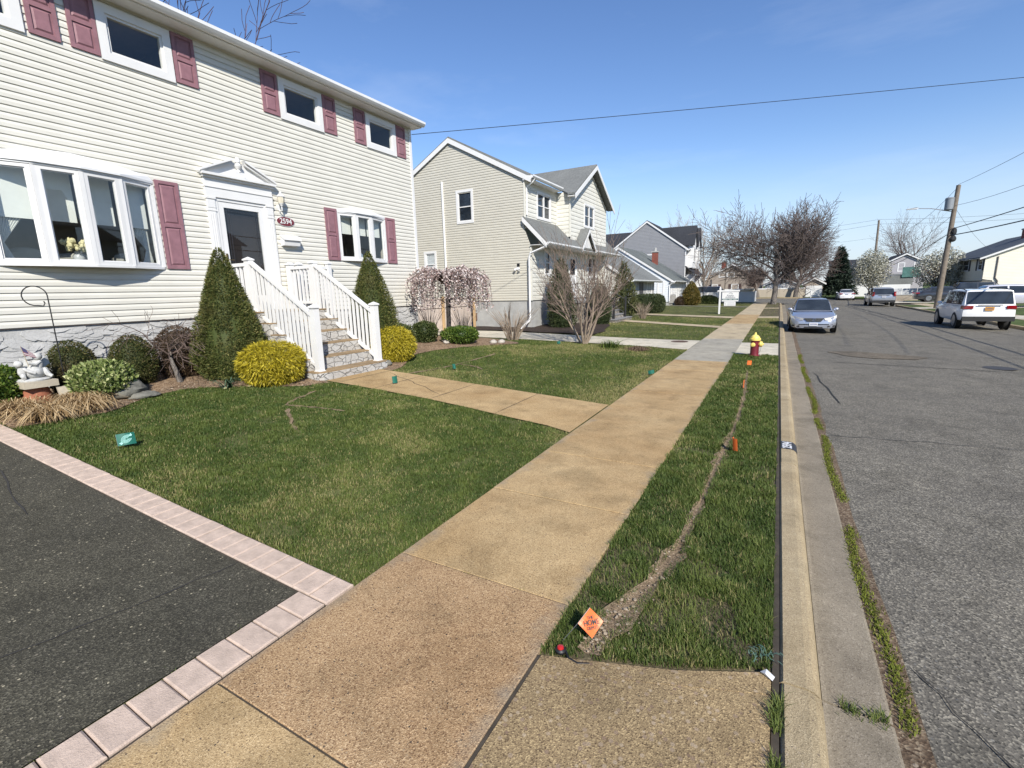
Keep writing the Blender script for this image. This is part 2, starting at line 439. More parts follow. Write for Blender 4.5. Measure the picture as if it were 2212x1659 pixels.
m_kerb = aggregate('kerb_concrete', (0.371, 0.305, 0.201), (0.515, 0.440, 0.300), (0.226, 0.182, 0.119), 240, big=(70, .07, (.5, .43, .32), (.3, .24, .17), (.15, .12, .1)), bmp=.4, density=.8, stain=(.82, .76, .66))
m_gutter = aggregate('gutter_concrete', (0.254, 0.221, 0.168), (0.343, 0.303, 0.240), (0.171, 0.144, 0.110), 180, bmp=.25, density=.9, stain=(.78, .76, .74))
m_road = aggregate('road_asphalt', (0.141, 0.130, 0.109), (0.323, 0.298, 0.241), (0.057, 0.054, 0.046), 105, bmp=.5, density=.6, big=(52, .10, (.36, .34, .29), (.26, .25, .22), (.07, .07, .07)), stain=(.85, .84, .83))
m_asph = aggregate('driveway_asphalt', (0.060, 0.056, 0.041), (0.139, 0.129, 0.096), (0.030, 0.028, 0.022), 150, bmp=.7, density=.55, big=(62, .09, (.42, .38, .27), (.26, .23, .17), (.10, .092, .08)), stain=(.85, .85, .85))
m_crack = plain('crack_filler', (.03, .028, .025), .9, .3)
m_joint = plain('joint_dirt', (.06, .048, .034), .95, .4, 12)

# base terrain to the horizon
g_ = sheet('ground', [[(x, y, -0.75) for x in (-900, -300, 0, 300, 900)] for y in (-400, -50, 100, 400, 1500)], m_far_lawn)
# lawns
XS = steps(-60, -12, 8) + steps(-11.2, -2.1, .7)
YS = steps(-15, -3, 3) + steps(-2, 20, .5) + steps(21, 60, 3)
hsheet('lawn', XS, YS, -0.012, m_lawnbase)
sheet('verge', [[(x, y, -.012) for x in (-.95, -.4, .11)] for y in steps(-15, 52.5, 2.5)], aggregate('verge_soil', (.12, .10, .055), (.20, .165, .10), (.06, .05, .028), 80, bmp=.8))

# sidewalk slabs
JY = [-2.75, -1.5, -.27, .96, 2.205, 3.42, 4.52, 5.62, 6.82, 8.02, 9.25, 10.5, 11.55, 11.98, 13.2, 14.7, 16.15, 17.3, 18.5, 19.7, 20.9, 22.1, 23.3, 24.6, 25.9, 27.1, 28.4, 29.7, 31, 32.3, 33.6, 34.9, 36.2, 37.5, 38.8, 40.1, 41.4, 42.7, 44, 45.3, 46.6, 47.9, 49.2, 50.5, 51.8, 53.1, 54.4]
def slabs(name, ys, mat, x0=-2.135, x1=-.905, top=.012, skew=0.0):
    mb = MB(); g = .0035; b = .004
    for y0, y1 in zip(ys, ys[1:]):
        a0, a1 = y0 + g, y1 - g; w = (rng.random() - .5) * .006
        def q(x, y, z): return (x, y, z)
        z = top + w
        o = [(x0, a0), (x1, a0), (x1, a1), (x0, a1)]; i = [(x0 + b, a0 + b), (x1 - b, a0 + b), (x1 - b, a1 - b), (x0 + b, a1 - b)]
        vs = [(x, y, -.1) for x, y in o] + [(x, y, z - .003) for x, y in o] + [(x, y, z) for x, y in i]
        fs = [(k, (k + 1) % 4, (k + 1) % 4 + 4, k + 4) for k in range(4)] + [(k + 4, (k + 1) % 4 + 4, (k + 1) % 4 + 8, k + 8) for k in range(4)] + [(8, 9, 10, 11)]
        mb.add(vs, fs)
    return struct(mb.build(name, mat))
slabs('sidewalk', JY[0:4], m_sw_tan); slabs('sidewalk', JY[3:5], m_sw_pink); slabs('sidewalk', JY[4:14], m_sw_tan)
slabs('sidewalk', JY[13:18], m_sw_grey); slabs('sidewalk', JY[17:24], m_sw_pale); slabs('sidewalk', JY[23:30], m_sw_tan); slabs('sidewalk', JY[29:], m_sw_pale)
sheet('sidewalk_joint_soil', [[(x, y, .0055) for x in (-2.12, -.92)] for y in steps(-2.7, 54, 3)], m_joint)

# driveway apron between sidewalk and kerb (near), with a trowelled border along its grass edge
def flat_poly(name, pts, mat, z, thick=.12):
    mb = MB(); mb.prism([(x, y, z - thick) for x, y in pts], (0, 0, thick)); return struct(mb.build(name, mat))
flat_poly('driveway_apron', [(-.885, -3), (.095, -3), (.095, 2.19), (-.3, 2.0), (-.885, 1.80)], m_apron, .008)
flat_poly('apron_groove', [(-.86, 1.70), (.09, 2.05), (.09, 2.054), (-.86, 1.704)], m_apron, .0098, .002)
flat_poly('expansion_joint', [(-.903, -3), (-.887, -3), (-.887, 1.8), (-.903, 1.8)], m_joint, .004)
flat_poly('expansion_joint', [(.099, -3), (.128, -3), (.125, 53), (.103, 53)], m_joint, -.004)
# crossing aprons further along
for (y0, y1, mm) in ((13.45, 16.35, m_drive2), (29.2, 30.6, m_sw_pale), (41.3, 42.3, m_sw_pale)):
    flat_poly('driveway_apron', [(-.9, y0), (.098, y0), (.098, y1), (-.9, y1)], mm, .006)

# left kerb and gutter
KJ = [-4, 2.16, 5.22, 8.3, 11.4, 13.3, 16.5, 19.6, 22.7, 25.8, 28.9, 32, 35.1, 38.2, 41.3, 44.4, 47.5, 50.6, 53]
mk, mg = MB(), MB()
kp = [(.131, -.3), (.131, -.012), (.145, .003), (.235, .003), (.262, -.004), (.284, -.022), (.297, -.06), (.309, -.150), (.309, -.3)]
for i, (y0, y1) in enumerate(zip(KJ, KJ[1:])):
    dx = (rng.random() - .5) * .006; low = 0
    mk.prism([(x + dx, y0 + .006, z) for x, z in kp], (0, y1 - y0 - .012, 0))
GJ = [-4, 2.29, 6.06, 7.95, 12.3, 14.6, 17.8, 21, 24, 27, 30, 33, 36, 39, 42, 45, 48, 51, 53]
for i, (y0, y1) in enumerate(zip(GJ, GJ[1:])):
    e = (rng.random() - .5) * .02
    mg.prism([(.3095, y0 + .007, -.3), (.3095, y0 + .007, -.128), (.33, y0 + .007, -.134), (.555 + e, y0 + .007, -.139), (.575 + e, y0 + .007, -.147), (.575 + e, y0 + .007, -.3)], (0, y1 - y0 - .014, 0))
struct(mk.build('kerb', m_kerb)); struct(mg.build('gutter', m_gutter))
# corner return of the kerb into the side street
mc = MB(); pr = [(0.0, -.3), (0.0, .003), (.11, .003), (.15, -.02), (.178, -.15), (.178, -.3)]
rows = []
for k in range(13):
    a = R(90) * k / 12; c = Vector((-2.87, 53, 0)); rad = 3.0
    rows.append([(c.x + (rad + x) * math.cos(a), c.y + (rad + x) * math.sin(a), z) for x, z in pr])
rows.append([(-40, 56 + x, z) for x, z in pr])
nr, nc = len(rows), len(pr)
mc.add([p for r in rows for p in r], [(i * nc + j, i * nc + j + 1, (i + 1) * nc + j + 1, (i + 1) * nc + j) for i in range(nr - 1) for j in range(nc - 1)])
struct(mc.build('kerb', m_kerb))
flat_poly('corner_pavement', [(-2.13, 54.4), (-.9, 54.4), (-.9, 55.85), (-2.13, 55.85)], m_sw_pale, .012)

# roads
XR_ = steps(.55, XK + .05, .8)
sheet('road', [[(x, y, roadz(x) + .0 + (.012 * math.sin(x * .9 + y * .31) * math.sin(y * .23) if x > 1.5 else 0) * .5) for x in XR_] for y in steps(-8, 60, 1.0)], m_road)
sheet('side_street', [[(x, y, roadz(x) - .006) for x in [-120, -40, -10, .58] + steps(1.5, XK, 1.5) + [40, 120]] for y in steps(55.9, 78.5, 2.8)], m_road)
sheet('far_lawn', [[(x, y, (roadz(x) + .12) if not (5.2 < x < 9 and y < 90) else roadz(x) + .1) for x in [-120, -40, -10, 0, 5, 9, 12, 40, 120]] for y in (78.5, 82, 100, 160)], m_far_lawn)
flat_poly('far_kerb', [(-120, 78.4), (3.0, 78.4), (3.0, 78.6), (-120, 78.6)], m_kerb, -.03, .3)

def ribbon(name, pts, w, zf, mat, wj=.4, kind='structure'):
    L, Rr = [], []
    for i, p in enumerate(pts):
        a = pts[max(0, i - 1)]; b = pts[min(len(pts) - 1, i + 1)]
        d = Vector((b[0] - a[0], b[1] - a[1])).normalized(); n = Vector((-d.y, d.x)); ww = w * (1 + wj * (rng.random() - .5) * 2) * .5
        if i in (0, len(pts) - 1): ww *= .3
        L.append((p[0] + n.x * ww, p[1] + n.y * ww)); Rr.append((p[0] - n.x * ww, p[1] - n.y * ww))
    return sheet(name, [[(x, y, zf(x, y)) for x, y in row] for row in zip(L, Rr)], mat, kind)
def wiggle(a, b, n, amp):
    return [(a[0] + (b[0] - a[0]) * t + (rng.random() - .5) * amp, a[1] + (b[1] - a[1]) * t + (rng.random() - .5) * amp) for t in np.linspace(0, 1, n)]
rz = lambda x, y: roadz(x) + .009
for a, b, n, am, w in (((.7, 7.0), (2.3, 7.4), 16, .05, .013), ((2.3, 7.4), (6.8, 7.9), 26, .07, .012), ((.72, 2.75), (1.05, 2.05), 10, .03, .007), ((1.05, 2.05), (1.35, 1.2), 9, .03, .007),
                       ((4.9, 40), (9.2, 20), 40, .12, .05), ((5.6, 50), (6.2, 33), 30, .12, .05), ((1.2, 14.0), (4.5, 14.3), 18, .06, .03), ((.8, 12), (1.0, 9), 10, .05, .02)):
    ribbon('road_crack', wiggle(a, b, n, am), w, rz, m_crack)
# silted sandy patch on the road in front of the parked sedan
m_sand = aggregate('road_silt', (.145, .12, .088), (.24, .21, .16), (.08, .066, .05), 70, bmp=.3)
ca = [(2.45 + (1.05 + .12 * math.sin(5 * a)) * math.cos(a), 15.95 + (.62 + .1 * math.sin(3 * a + 1)) * math.sin(a)) for a in np.linspace(0, 2 * math.pi, 28)[:-1]]
mb = MB(); mb.poly(*[(x, y, roadz(x) + .011) for x, y in ca]); struct(mb.build('road_patch', m_sand))
mb = MB(); mb.lathe([(0, 0), (.27, .0), (.3, -.004)], 24, (4.6, 14.9, roadz(4.6) + .016)); single('manhole_cover', 'round dark iron utility cover set in the asphalt road', 'manhole cover', mb, plain('cast_iron', (.05, .047, .045), .7, .3, 20, .4, 40), (4.6, 14.9, roadz(4.6)))
# dirt line with grass between gutter and asphalt
ribbon('gutter_dirt', [(.62 + (rng.random() - .5) * .015, y) for y in steps(-4, 40, .5)], .12, lambda x, y: -.144, m_soil, .3)

# own driveway, paver border
hsheet('driveway', steps(-16, -2.385, .6), steps(-7, 1.565, .6), .006, m_asph)
for a, b, n in (((-2.95, 1.55), (-3.2, .35), 12), ((-3.2, .35), (-3.6, -.4), 8), ((-6.9, 1.4), (-4.9, 1.1), 12)):
    ribbon('driveway_crack', wiggle(a, b, n, .03), .011, lambda x, y: hgt(x, y) + .0095, m_crack)
m_paver = plain('paver_stone', (.52, .405, .325), .85, .22, 14, .5, 120)
def paver(mb, x0, x1, y0, y1, top):
    b = .008; g = .003; z = lambda x: hgt(x, 1.6) + top + (rng.random() - .5) * .004
    o = [(x0 + g, y0 + g), (x1 - g, y0 + g), (x1 - g, y1 - g), (x0 + g, y1 - g)]; i = [(x0 + g + b, y0 + g + b), (x1 - g - b, y0 + g + b), (x1 - g - b, y1 - g - b), (x0 + g + b, y1 - g - b)]
    z0 = (rng.random() - .5) * .005
    vs = [(x, y, hgt(x, 1.6) - .05) for x, y in o] + [(x, y, hgt(x, 1.6) + top - .006 + z0) for x, y in o] + [(x, y, hgt(x, 1.6) + top + z0) for x, y in i]
    mb.add(vs, [(k, (k + 1) % 4, (k + 1) % 4 + 4, k + 4) for k in range(4)] + [(k + 4, (k + 1) % 4 + 4, (k + 1) % 4 + 8, k + 8) for k in range(4)] + [(8, 9, 10, 11)])
mp_ = MB(); x = -2.145
while x > -9.4: paver(mp_, x - .149, x, 1.575, 1.785, .016); x -= .149
y = 1.572
while y > -3: paver(mp_, -2.375, -2.15, y - .146, y, .016); y -= .146
struct(mp_.build('paver_border', m_paver))
hsheet('paver_joint_sand', steps(-9.4, -2.16, .6), [1.56, 1.79], .004, m_joint)
sheet('paver_joint_sand', [[(x, y, .004) for x in (-2.38, -2.145)] for y in (-3, 1.58)], m_joint)

# front walk: slabs following the slope, flared where it meets the sidewalk
WL = [(-2.15, 5.26), (-2.5, 5.37), (-3.07, 5.42), (-3.9, 5.52), (-4.6, 5.585), (-5.5, 5.60), (-6.3, 5.6), (-6.95, 5.58)]
WRt = lambda x: 6.83 + (-2.1 - x) * .018
rows = [[(x, yl + (WRt(x) - yl) * t, hgt(x, yl) + .012) for t in np.linspace(0, 1, 5)] for x, yl in WL]
m_walk = aggregate('front_walk_tan', (0.447, 0.327, 0.174), (0.622, 0.480, 0.281), (0.218, 0.148, 0.078), 220, big=(85, .06, *STONES), bmp=.4, density=.7, stain=(.78, .69, .58))
sheet('front_walk', rows, m_walk)
for xx in (-3.35, -4.6, -5.8, -6.62):
    yl = np.interp(-xx, [-p[0] for p in WL], [p[1] for p in WL])
    ribbon('walk_joint', [(xx, y) for y in steps(yl, WRt(xx), .3)], .012, lambda x, y: hgt(x, 6) + .0155, m_joint, .2)
ribbon('walk_crack', wiggle((-6.5, 6.75), (-4.6, 5.9), 14, .05), .011, lambda x, y: hgt(x, 6) + .0155, m_joint)

# planting beds
BEDL = [(1.80, -7.75), (2.25, -7.7), (2.72, -7.66), (3.26, -8.05), (3.7, -8.2), (4.1, -8.15), (4.5, -7.6), (5.1, -6.9), (5.55, -6.75)]
BEDR = [(6.95, -6.65), (7.3, -6.72), (7.76, -6.98), (8.3, -7.35), (8.85, -7.62), (9.6, -7.65), (10.43, -7.45), (11.46, -6.95), (12.4, -6.7), (12.9, -7.0)]
def bedx(Y):
    for B in (BEDL, BEDR):
        if B[0][0] <= Y <= B[-1][0]: return float(np.interp(Y, [p[0] for p in B], [p[1] for p in B]))
    return -9.9
def mound(X, Y): return .05 * min(1, max(0, bedx(Y) - X) / .8)
for B in (BEDL, BEDR):
    ys = steps(B[0][0], B[-1][0], .22)
    sheet('planting_bed', [[(bedx(y) + (-9.75 - bedx(y)) * t, y, hgt(bedx(y) + (-9.75 - bedx(y)) * t, y) + .004 + .05 * min(1, t * 3) + (rng.random() - .5) * .02 * (t > 0)) for t in np.linspace(0, 1, 11)] for y in ys], m_mulch)
def gz(X, Y): return hgt(X, Y) + mound(X, Y) + .004

# second house: driveway, paths, dark mulch
rows = [[(x, y0 + (y1 - y0) * t, hgt(x, 15) + .012) for t in np.linspace(0, 1, 5)] for x, y0, y1 in ((-2.14, 14.0, 16.55), (-3.2, 14.2, 16.35), (-4.3, 14.32, 16.3), (-6, 14.35, 16.35), (-8, 14.35, 16.5), (-10, 14.35, 16.6), (-13, 14.35, 16.7), (-24, 14.35, 16.8))]
sheet('neighbour_driveway', rows, m_drive2)
for xx in (-4.4, -6.9, -9.4):
    ribbon('driveway_joint', [(xx, y) for y in steps(14.35, 16.4, .4)], .014, lambda x, y: hgt(x, 15) + .016, m_joint, .2)
mb = MB(); mb.lathe([(0, 0), (.25, 0), (.27, -.004)], 24, (-2.7, 15.95, .034)); single('drain_cover', 'round rusty cover in the pale neighbour driveway near the sidewalk', 'drain cover', mb, plain('rusty_iron', (.10, .055, .035), .85, .4, 15), (-2.7, 15.95, .02))
m_dmul = aggregate('dark_mulch', (.045, .032, .026), (.09, .065, .05), (.018, .013, .01), 60, bmp=.9)
sheet('mulch_strip', [[(x, y, hgt(x, y) + .03 + .03 * (rng.random() - .5)) for x in steps(-13, -5.9, .35)] for y in steps(16.75, 18.3, .25)], m_dmul)
sheet('mulch_strip', [[(x0 + (-9.2 - x0) * t, y, hgt(x0 + (-9.2 - x0) * t, y) + .03 + .02 * (rng.random() - .5)) for t in np.linspace(0, 1, 7)] for y, x0 in ((18.3, -6.0), (19.2, -6.2), (20.4, -6.4), (21.6, -6.9), (23.2, -7.1))], m_dmul)
def hpath(name, y0a, y1a, y0b, y1b, xa, xb, mat):
    sheet(name, [[(x, y0a + (y0b - y0a) * t + ((y1a - y0a) + ((y1b - y0b) - (y1a - y0a)) * t) * s_, hgt(x, y0a) + .014) for s_ in (0, .5, 1)] for t, x in [(t, xa + (xb - xa) * t) for t in np.linspace(0, 1, 7)]], mat)
hpath('garden_path', 21.9, 22.9, 23.3, 24.3, -2.14, -6.9, m_sw_pale)
hpath('garden_path', 28.7, 30.1, 29.6, 31.0, -2.14, -7.8, m_sw_pale)
hpath('garden_path', 43.6, 44.3, 44.4, 45.0, -2.14, -8.6, m_sw_grey)

# right-hand side of the street
zr = roadz(XK)
mk = MB(); kq = [(XK, -.9), (XK, zr - .02), (XK + .02, zr + .115), (XK + .05, zr + .132), (XK + .16, zr + .132), (XK + .16, -.9)]
mk.prism([(x, -8, z) for x, z in kq], (0, 63, 0)); struct(mk.build('kerb', m_kerb))
sheet('right_verge', [[(x, y, zr + .118) for x in (XK + .155, 10.6, 11.0)] for y in steps(-8, 55, 9)], m_far_lawn)
sheet('right_sidewalk', [[(x, y, zr + .128) for x in (10.95, 12.2)] for y in steps(-8, 58, 6)], m_sw_pale)
sheet('right_lawn', [[(x, y, zr + .116 + max(0, x - 13) * .02) for x in (12.15, 14, 18, 26, 60)] for y in steps(-8, 90, 14)], m_far_lawn)
for y0, y1 in ((34.5, 37.6), (59.5, 64.5), (46.8, 49.5)):
    sheet('right_driveway', [[(x, y, zr + .135 + max(0, x - 13) * .02) for x in (XK + .1, 12.2, 14, 18, 24)] for y in (y0, (y0 + y1) / 2, y1)], m_drive2)

# bare trench scar in the verge
TR = [(-.69, 1.93, .13), (-.675, 2.05, .17), (-.63, 2.29, .15), (-.53, 2.70, .14), (-.475, 3.08, .10), (-.455, 3.51, .08), (-.43, 4.18, .075), (-.42, 4.8, .10), (-.40, 5.42, .12), (-.37, 5.99, .10), (-.36, 6.92, .12), (-.36, 8.15, .11), (-.40, 9.36, .12), (-.44, 10.3, .10), (-.45, 10.96, .05)]
ty = steps(1.93, 10.96, .12)
tx = lambda y: float(np.interp(y, [p[1] for p in TR], [p[0] for p in TR])); tw = lambda y: float(np.interp(y, [p[1] for p in TR], [p[2] for p in TR]))
m_trench = aggregate('trench_soil', (0.239, 0.173, 0.108), (0.337, 0.256, 0.168), (0.113, 0.078, 0.048), 110, bmp=.9, big=(48, .14, (.5, .43, .33), (.34, .26, .18), (.12, .09, .07)))
sheet('trench_soil', [[(tx(y) + s_ * tw(y) * (1 + .35 * math.sin(y * 9) + .3 * math.sin(y * 23 + 1)) * .8, y, .006 - .012 * (1 - abs(s_) * 1.6) + (rng.random() - .5) * .010) for s_ in (-.6, -.3, 0, .3, .6)] for y in ty], m_trench)
TRK = [[(-6.45, 5.0), (-6.3, 4.55), (-6.1, 4.2), (-5.6, 4.35), (-5.05, 4.45)], [(-5.9, 4.1), (-5.4, 3.75), (-4.9, 3.5)], [(-6.2, 6.95), (-6.1, 7.4), (-6.0, 8.13), (-6.05, 9.2), (-6.15, 10.4)], [(-6.05, 8.4), (-5.5, 8.3), (-5.2, 8.1)]]
for t_ in TRK:
    f = []
    for a, b in zip(t_, t_[1:]): f += wiggle(a, b, 6, .05)[:-1]
    ribbon('dry_soil_track', f, .055, lambda x, y: hgt(x, y) + .004, m_trench, .8)

# ================================================================ GRASS
def inpoly(px, py, poly):
    ins = np.zeros(len(px), bool); n = len(poly)
    for i in range(n):
        (x1, y1), (x2, y2) = poly[i], poly[(i + 1) % n]
        c = ((y1 > py) != (y2 > py)) & (px < (x2 - x1) * (py - y1) / ((y2 - y1) + 1e-12) + x1); ins ^= c
    return ins
def hg(px, py):
    s_ = np.interp(py, [a[0] for a in AY], [a[1] for a in AY]); return np.where(px < -2.1, s_ * np.minimum(-2.1 - px, 7.6), 0.0)
def segdist(px, py, pts):
    d = np.full(len(px), 9.0)
    for (x1, y1), (x2, y2) in zip(pts, pts[1:]):
        vx, vy = x2 - x1, y2 - y1; t = np.clip(((px - x1) * vx + (py - y1) * vy) / (vx * vx + vy * vy), 0, 1)
        d = np.minimum(d, np.hypot(px - x1 - t * vx, py - y1 - t * vy))
    return d
def blades(px, py, pz, h0, w0, lean=.6, tilt_var=1.0):
    n = len(px); a = rng.random(n) * 2 * np.pi; b = a + np.pi / 2 + (rng.random(n) - .5)
    h = h0 * (.55 + .8 * rng.random(n)); w = w0 * (.7 + .6 * rng.random(n)); ln = lean * (.2 + rng.random(n)) * h * tilt_var
    P = np.stack([px, py, pz], 1); Wd = np.stack([np.cos(a), np.sin(a), 0 * a], 1) * w[:, None] * .5
    D = np.stack([np.cos(b), np.sin(b), 0 * a], 1); Zv = np.array([0, 0, 1.0])
    m = P + D * (ln * .3)[:, None] + Zv * (h * .6)[:, None]; tp = P + D * ln[:, None] + Zv * (h * .92)[:, None]
    V = np.stack([P - Wd, P + Wd, m + Wd * .8, m - Wd * .8, tp], 1).reshape(-1, 3)
    k = np.arange(n) * 5
    F = np.concatenate([np.stack([k, k + 1, k + 2], 1), np.stack([k, k + 2, k + 3], 1), np.stack([k + 3, k + 2, k + 4], 1)])
    t = np.repeat(np.stack([rng.random(n), rng.random(n), rng.random(n)], 1), 5, 0)
    return V, F, t
def vnoise(px, py, s, seed):
    g = np.random.default_rng(seed); T = g.random((64, 64)); x, y = px * s + 100, py * s + 100
    i, j = np.floor(x).astype(int), np.floor(y).astype(int); fx, fy = x - i, y - j; fx = fx * fx * (3 - 2 * fx); fy = fy * fy * (3 - 2 * fy)
    a = T[i % 64, j % 64]; b = T[(i + 1) % 64, j % 64]; c = T[i % 64, (j + 1) % 64]; d = T[(i + 1) % 64, (j + 1) % 64]
    return (a * (1 - fx) + b * fx) * (1 - fy) + (c * (1 - fx) + d * fx) * fy

m_grass = leafmat('grass_blades', (.062, .102, .020), (.165, .205, .047), (.42, .35, .165), .6, .32)
def lawn(name, x0, x1, y0, y1, n, mask, zoff=0.0, hh=.030, ww=.0036, dry=None, near=2.5):
    px = x0 + rng.random(n) * (x1 - x0); py = y0 + rng.random(n) * (y1 - y0)
    dist = np.hypot(px, py); keep = rng.random(n) < np.clip((near / dist) ** 1.1, .05, 1)
    k2 = mask(px, py)
    bald = vnoise(px, py, 2.1, 3) * .6 + vnoise(px, py, 7.0, 4) * .4
    keep &= k2 & ~((bald < .27) & (rng.random(n) < .7))
    px, py = px[keep], py[keep]; dist = dist[keep]
    sc_ = np.clip(dist / near, 1, 6) ** .75
    v = vnoise(px, py, 1.6, 9)
    v2 = vnoise(px, py, 6.5, 11); v3 = vnoise(px, py, 15, 13); v4 = vnoise(px, py, 11, 17)
    V, F, t = blades(px, py, hg(px, py) + zoff - .012, hh * (.45 + .5 * v + .7 * v2 ** 2) * sc_ ** .25, ww * sc_, .75)
    dr = vnoise(px, py, .55, 21) * .55 + vnoise(px, py, 2.3, 22) * .3 + vnoise(px, py, 9, 23) * .15
    d_ = np.clip((dr - .40) * 4, 0, 1) if dry is None else np.clip((dr - .5) * 3 + dry(px, py), 0, 1)
    tr = rng.random(len(px)); straw = rng.random(len(px)) < (.03 + .5 * d_ ** 1.5 + .35 * np.clip(v4 - .62, 0, 1) * 2)
    tt = np.where(straw, .8 + .2 * tr, np.clip(.02 + .42 * tr * (.6 + .5 * d_) + .18 * d_ + .42 * (v2 - .4) + .25 * (v3 - .5), 0, .7))
    t = np.stack([np.repeat(tt, 5), t[:, 1], t[:, 2]], 1)
    o = npmesh(name, V, F, m_grass, None, t); o['kind'] = 'stuff'; return o
wl = lambda px: np.interp(-px, [-p[0] for p in WL], [p[1] for p in WL])
bx = np.vectorize(bedx)
def near_track(px, py, w): return np.minimum.reduce([segdist(px, py, t_) for t_ in TRK]) < w * (.5 + rng.random(len(px)))
lawn('grass', -8.3, -2.15, 1.79, 5.7, 520000, lambda x, y: (y < wl(x) - .0) & (x > bx(y) + .02) & ~near_track(x, y, .022), near=3.4, dry=lambda x, y: .55 * np.exp(-(((x + 5.3) / 1.5) ** 2 + ((y - 4.1) / .9) ** 2)) + .25 * np.exp(-(((x + 3.6) / .7) ** 2 + ((y - 4.3) / .6) ** 2)) - .15)
lawn('grass', -7.8, -2.15, 6.8, 14.25, 420000, lambda x, y: (y > WRt(x) + .02) & (x > bx(y) + .02) & ~near_track(x, y, .022) & ~((y > 14.05) & (x > -3)), near=4.2)
lawn('grass', -.905, .10, 1.8, 13.5, 330000, lambda x, y: (y > np.interp(x, [-.885, -.3, .095], [1.82, 2.03, 2.22]) + .035 * rng.random(len(x)) ** 2) & (np.abs(x - np.interp(y, [p[1] for p in TR], [p[0] for p in TR])) > np.interp(y, [p[1] for p in TR], [p[2] for p in TR]) * (.10 + .42 * rng.random(len(x)))  * (y < 10.96)), near=2.6, hh=.042, dry=lambda x, y: np.zeros(len(x)) - .02)
lawn('grass', -.905, .10, 16.4, 29, 60000, lambda x, y: x < 9, near=4.5)
lawn('grass', -7.2, -2.16, 16.6, 28.6, 150000, lambda x, y: (x > np.where(y < 18.4, -5.9, -7.0)) & ~((y > 21.6) & (y < 24.3) & (y > 21.9 - (x + 2.14) * .29 - .0) & (y < 22.9 - (x + 2.14) * .29)) , near=5)
lawn('grass', -8.6, -.0, 30.2, 54, 60000, lambda x, y: ((x < -2.15) | (x > -.88)) & ~((y > 43.4) & (y < 45.2) & (x < -2)), near=8)
# moss and weeds rooted in the joint along the gutter
def clump(name, pts, n, spread, hh, ww, z, mat=None):
    px = np.concatenate([x + rng.normal(0, spread, n) for x, y in pts]); py = np.concatenate([y + rng.normal(0, spread * 1.8, n) for x, y in pts])
    V, F, t = blades(px, py, np.full(len(px), z), hh, ww, 1.0); t[:, 0] = np.clip(t[:, 0] * .75, 0, .75)
    o = npmesh(name, V, F, mat or m_moss, None, t); o['kind'] = 'stuff'; return o
m_moss = leafmat('moss', (.09, .12, .014), (.20, .22, .03), (.2, .18, .07), .8, .2)
pts = [(.615 + .02 * math.sin(y * 3), y) for y in np.arange(-.5, 15, .06) if math.sin(y * 2.3) + math.sin(y * 5.1 + 1) * .6 > -.75]
clump('gutter_moss', pts, 60, .020, .020, .006, -.146)
clump('joint_weeds', [(.115, 1.95), (.118, 2.02), (.115, 1.90), (.112, 1.7)], 60, .012, .05, .004, -.005, m_grass)
clump('joint_weeds', [(.40, 2.30), (.44, 2.29), (.50, 2.29), (.54, 2.30)], 50, .012, .03, .004, -.14, m_grass)
clump('joint_weeds', [(-2.40, y) for y in (-.1, .1, .4, .9, 1.2)], 40, .014, .025, .004, .0, m_grass)
clump('joint_weeds', [(-1.62, 2.206), (-1.58, 2.206), (-1.2, 2.206)], 18, .008, .012, .004, .0, m_moss)
clump('joint_weeds', [(x, 1.80) for x in np.arange(-8, -2.2, .35)], 26, .03, .03, .004, .0, m_grass) if False else None
# pebbles lying on the trench soil
m_peb = plain('pebble', (.32, .255, .18), .8, .5, 30)
mb = MB()
for k in range(200):
    y = 1.93 + abs(rng.normal(0, .35)) * 1.0 if k < 70 else 1.95 + rng.random() * 8.8
    if y > 10.9: continue
    x = tx(y) + rng.normal(0, tw(y) * .33); s_ = .004 + .008 * rng.random() ** 2
    mb.ball((x, y, .006), (s_ * (1 + .5 * rng.random()), s_, s_ * .6), 6, 4, .15, k)
o = mb.build('pebbles', m_peb); o['kind'] = 'stuff'
# wood chips, clippings in the beds
mb = MB()
for k in range(1500):
    B = BEDL if k < 1000 else BEDR; y = B[0][0] + rng.random() * (B[-1][0] - B[0][0]); x = bedx(y) - rng.random() ** 1.3 * 1.6
    a = rng.random() * 6.3; l = .012 + .03 * rng.random(); z = gz(x, y) + .012
    d = Vector((math.cos(a) * l, math.sin(a) * l, (rng.random() - .5) * .015)); n = Vector((-math.sin(a), math.cos(a), 0)) * (.004 + .006 * rng.random()); p = Vector((x, y, z))
    mb.add([p - d - n, p + d - n, p + d + n, p - d + n], [(0, 1, 2, 3)], (rng.random(),) * 3)
m_chip = leafmat('wood_chips', (.10, .065, .04), (.27, .20, .14), (.42, .34, .25), .9, 0)
o = mb.build('wood_chips', m_chip, tint=True); o['kind'] = 'stuff'
# ================================================================ HOUSES: shared builders
Zv_ = Vector((0, 0, 1))
m_white = plain('white_trim', (.70, .695, .68), .45, .05, 3)
m_white2 = plain('white_vinyl', (.71, .705, .69), .35, .04, 3)
m_cream = plain('cream_siding', (.65, .63, .56), .55, .06, 2.2, .08, 90)
m_sand = plain('sand_siding', (.52, .495, .42), .6, .06, 1.6, .08, 90)
m_offwh = plain('ivory_shake', (.66, .645, .575), .6, .08, 3, .15, 60)
m_mauve = plain('mauve_shutter', (.27, .135, .155), .6, .18, 9, .25, 70)
m_glass = glassmat('window_glass', (.93, .96, .95))
m_dglass = darkglass('dark_window_glass')
m_room = plain('room_wall', (.50, .46, .40), .9, .1)
m_shade = plain('roller_shade', (.80, .80, .75), .9, .05)
m_black = plain('black_iron', (.012, .012, .013), .5, .2)
m_gut = plain('gutter_white', (.76, .76, .75), .35, .08, 2)

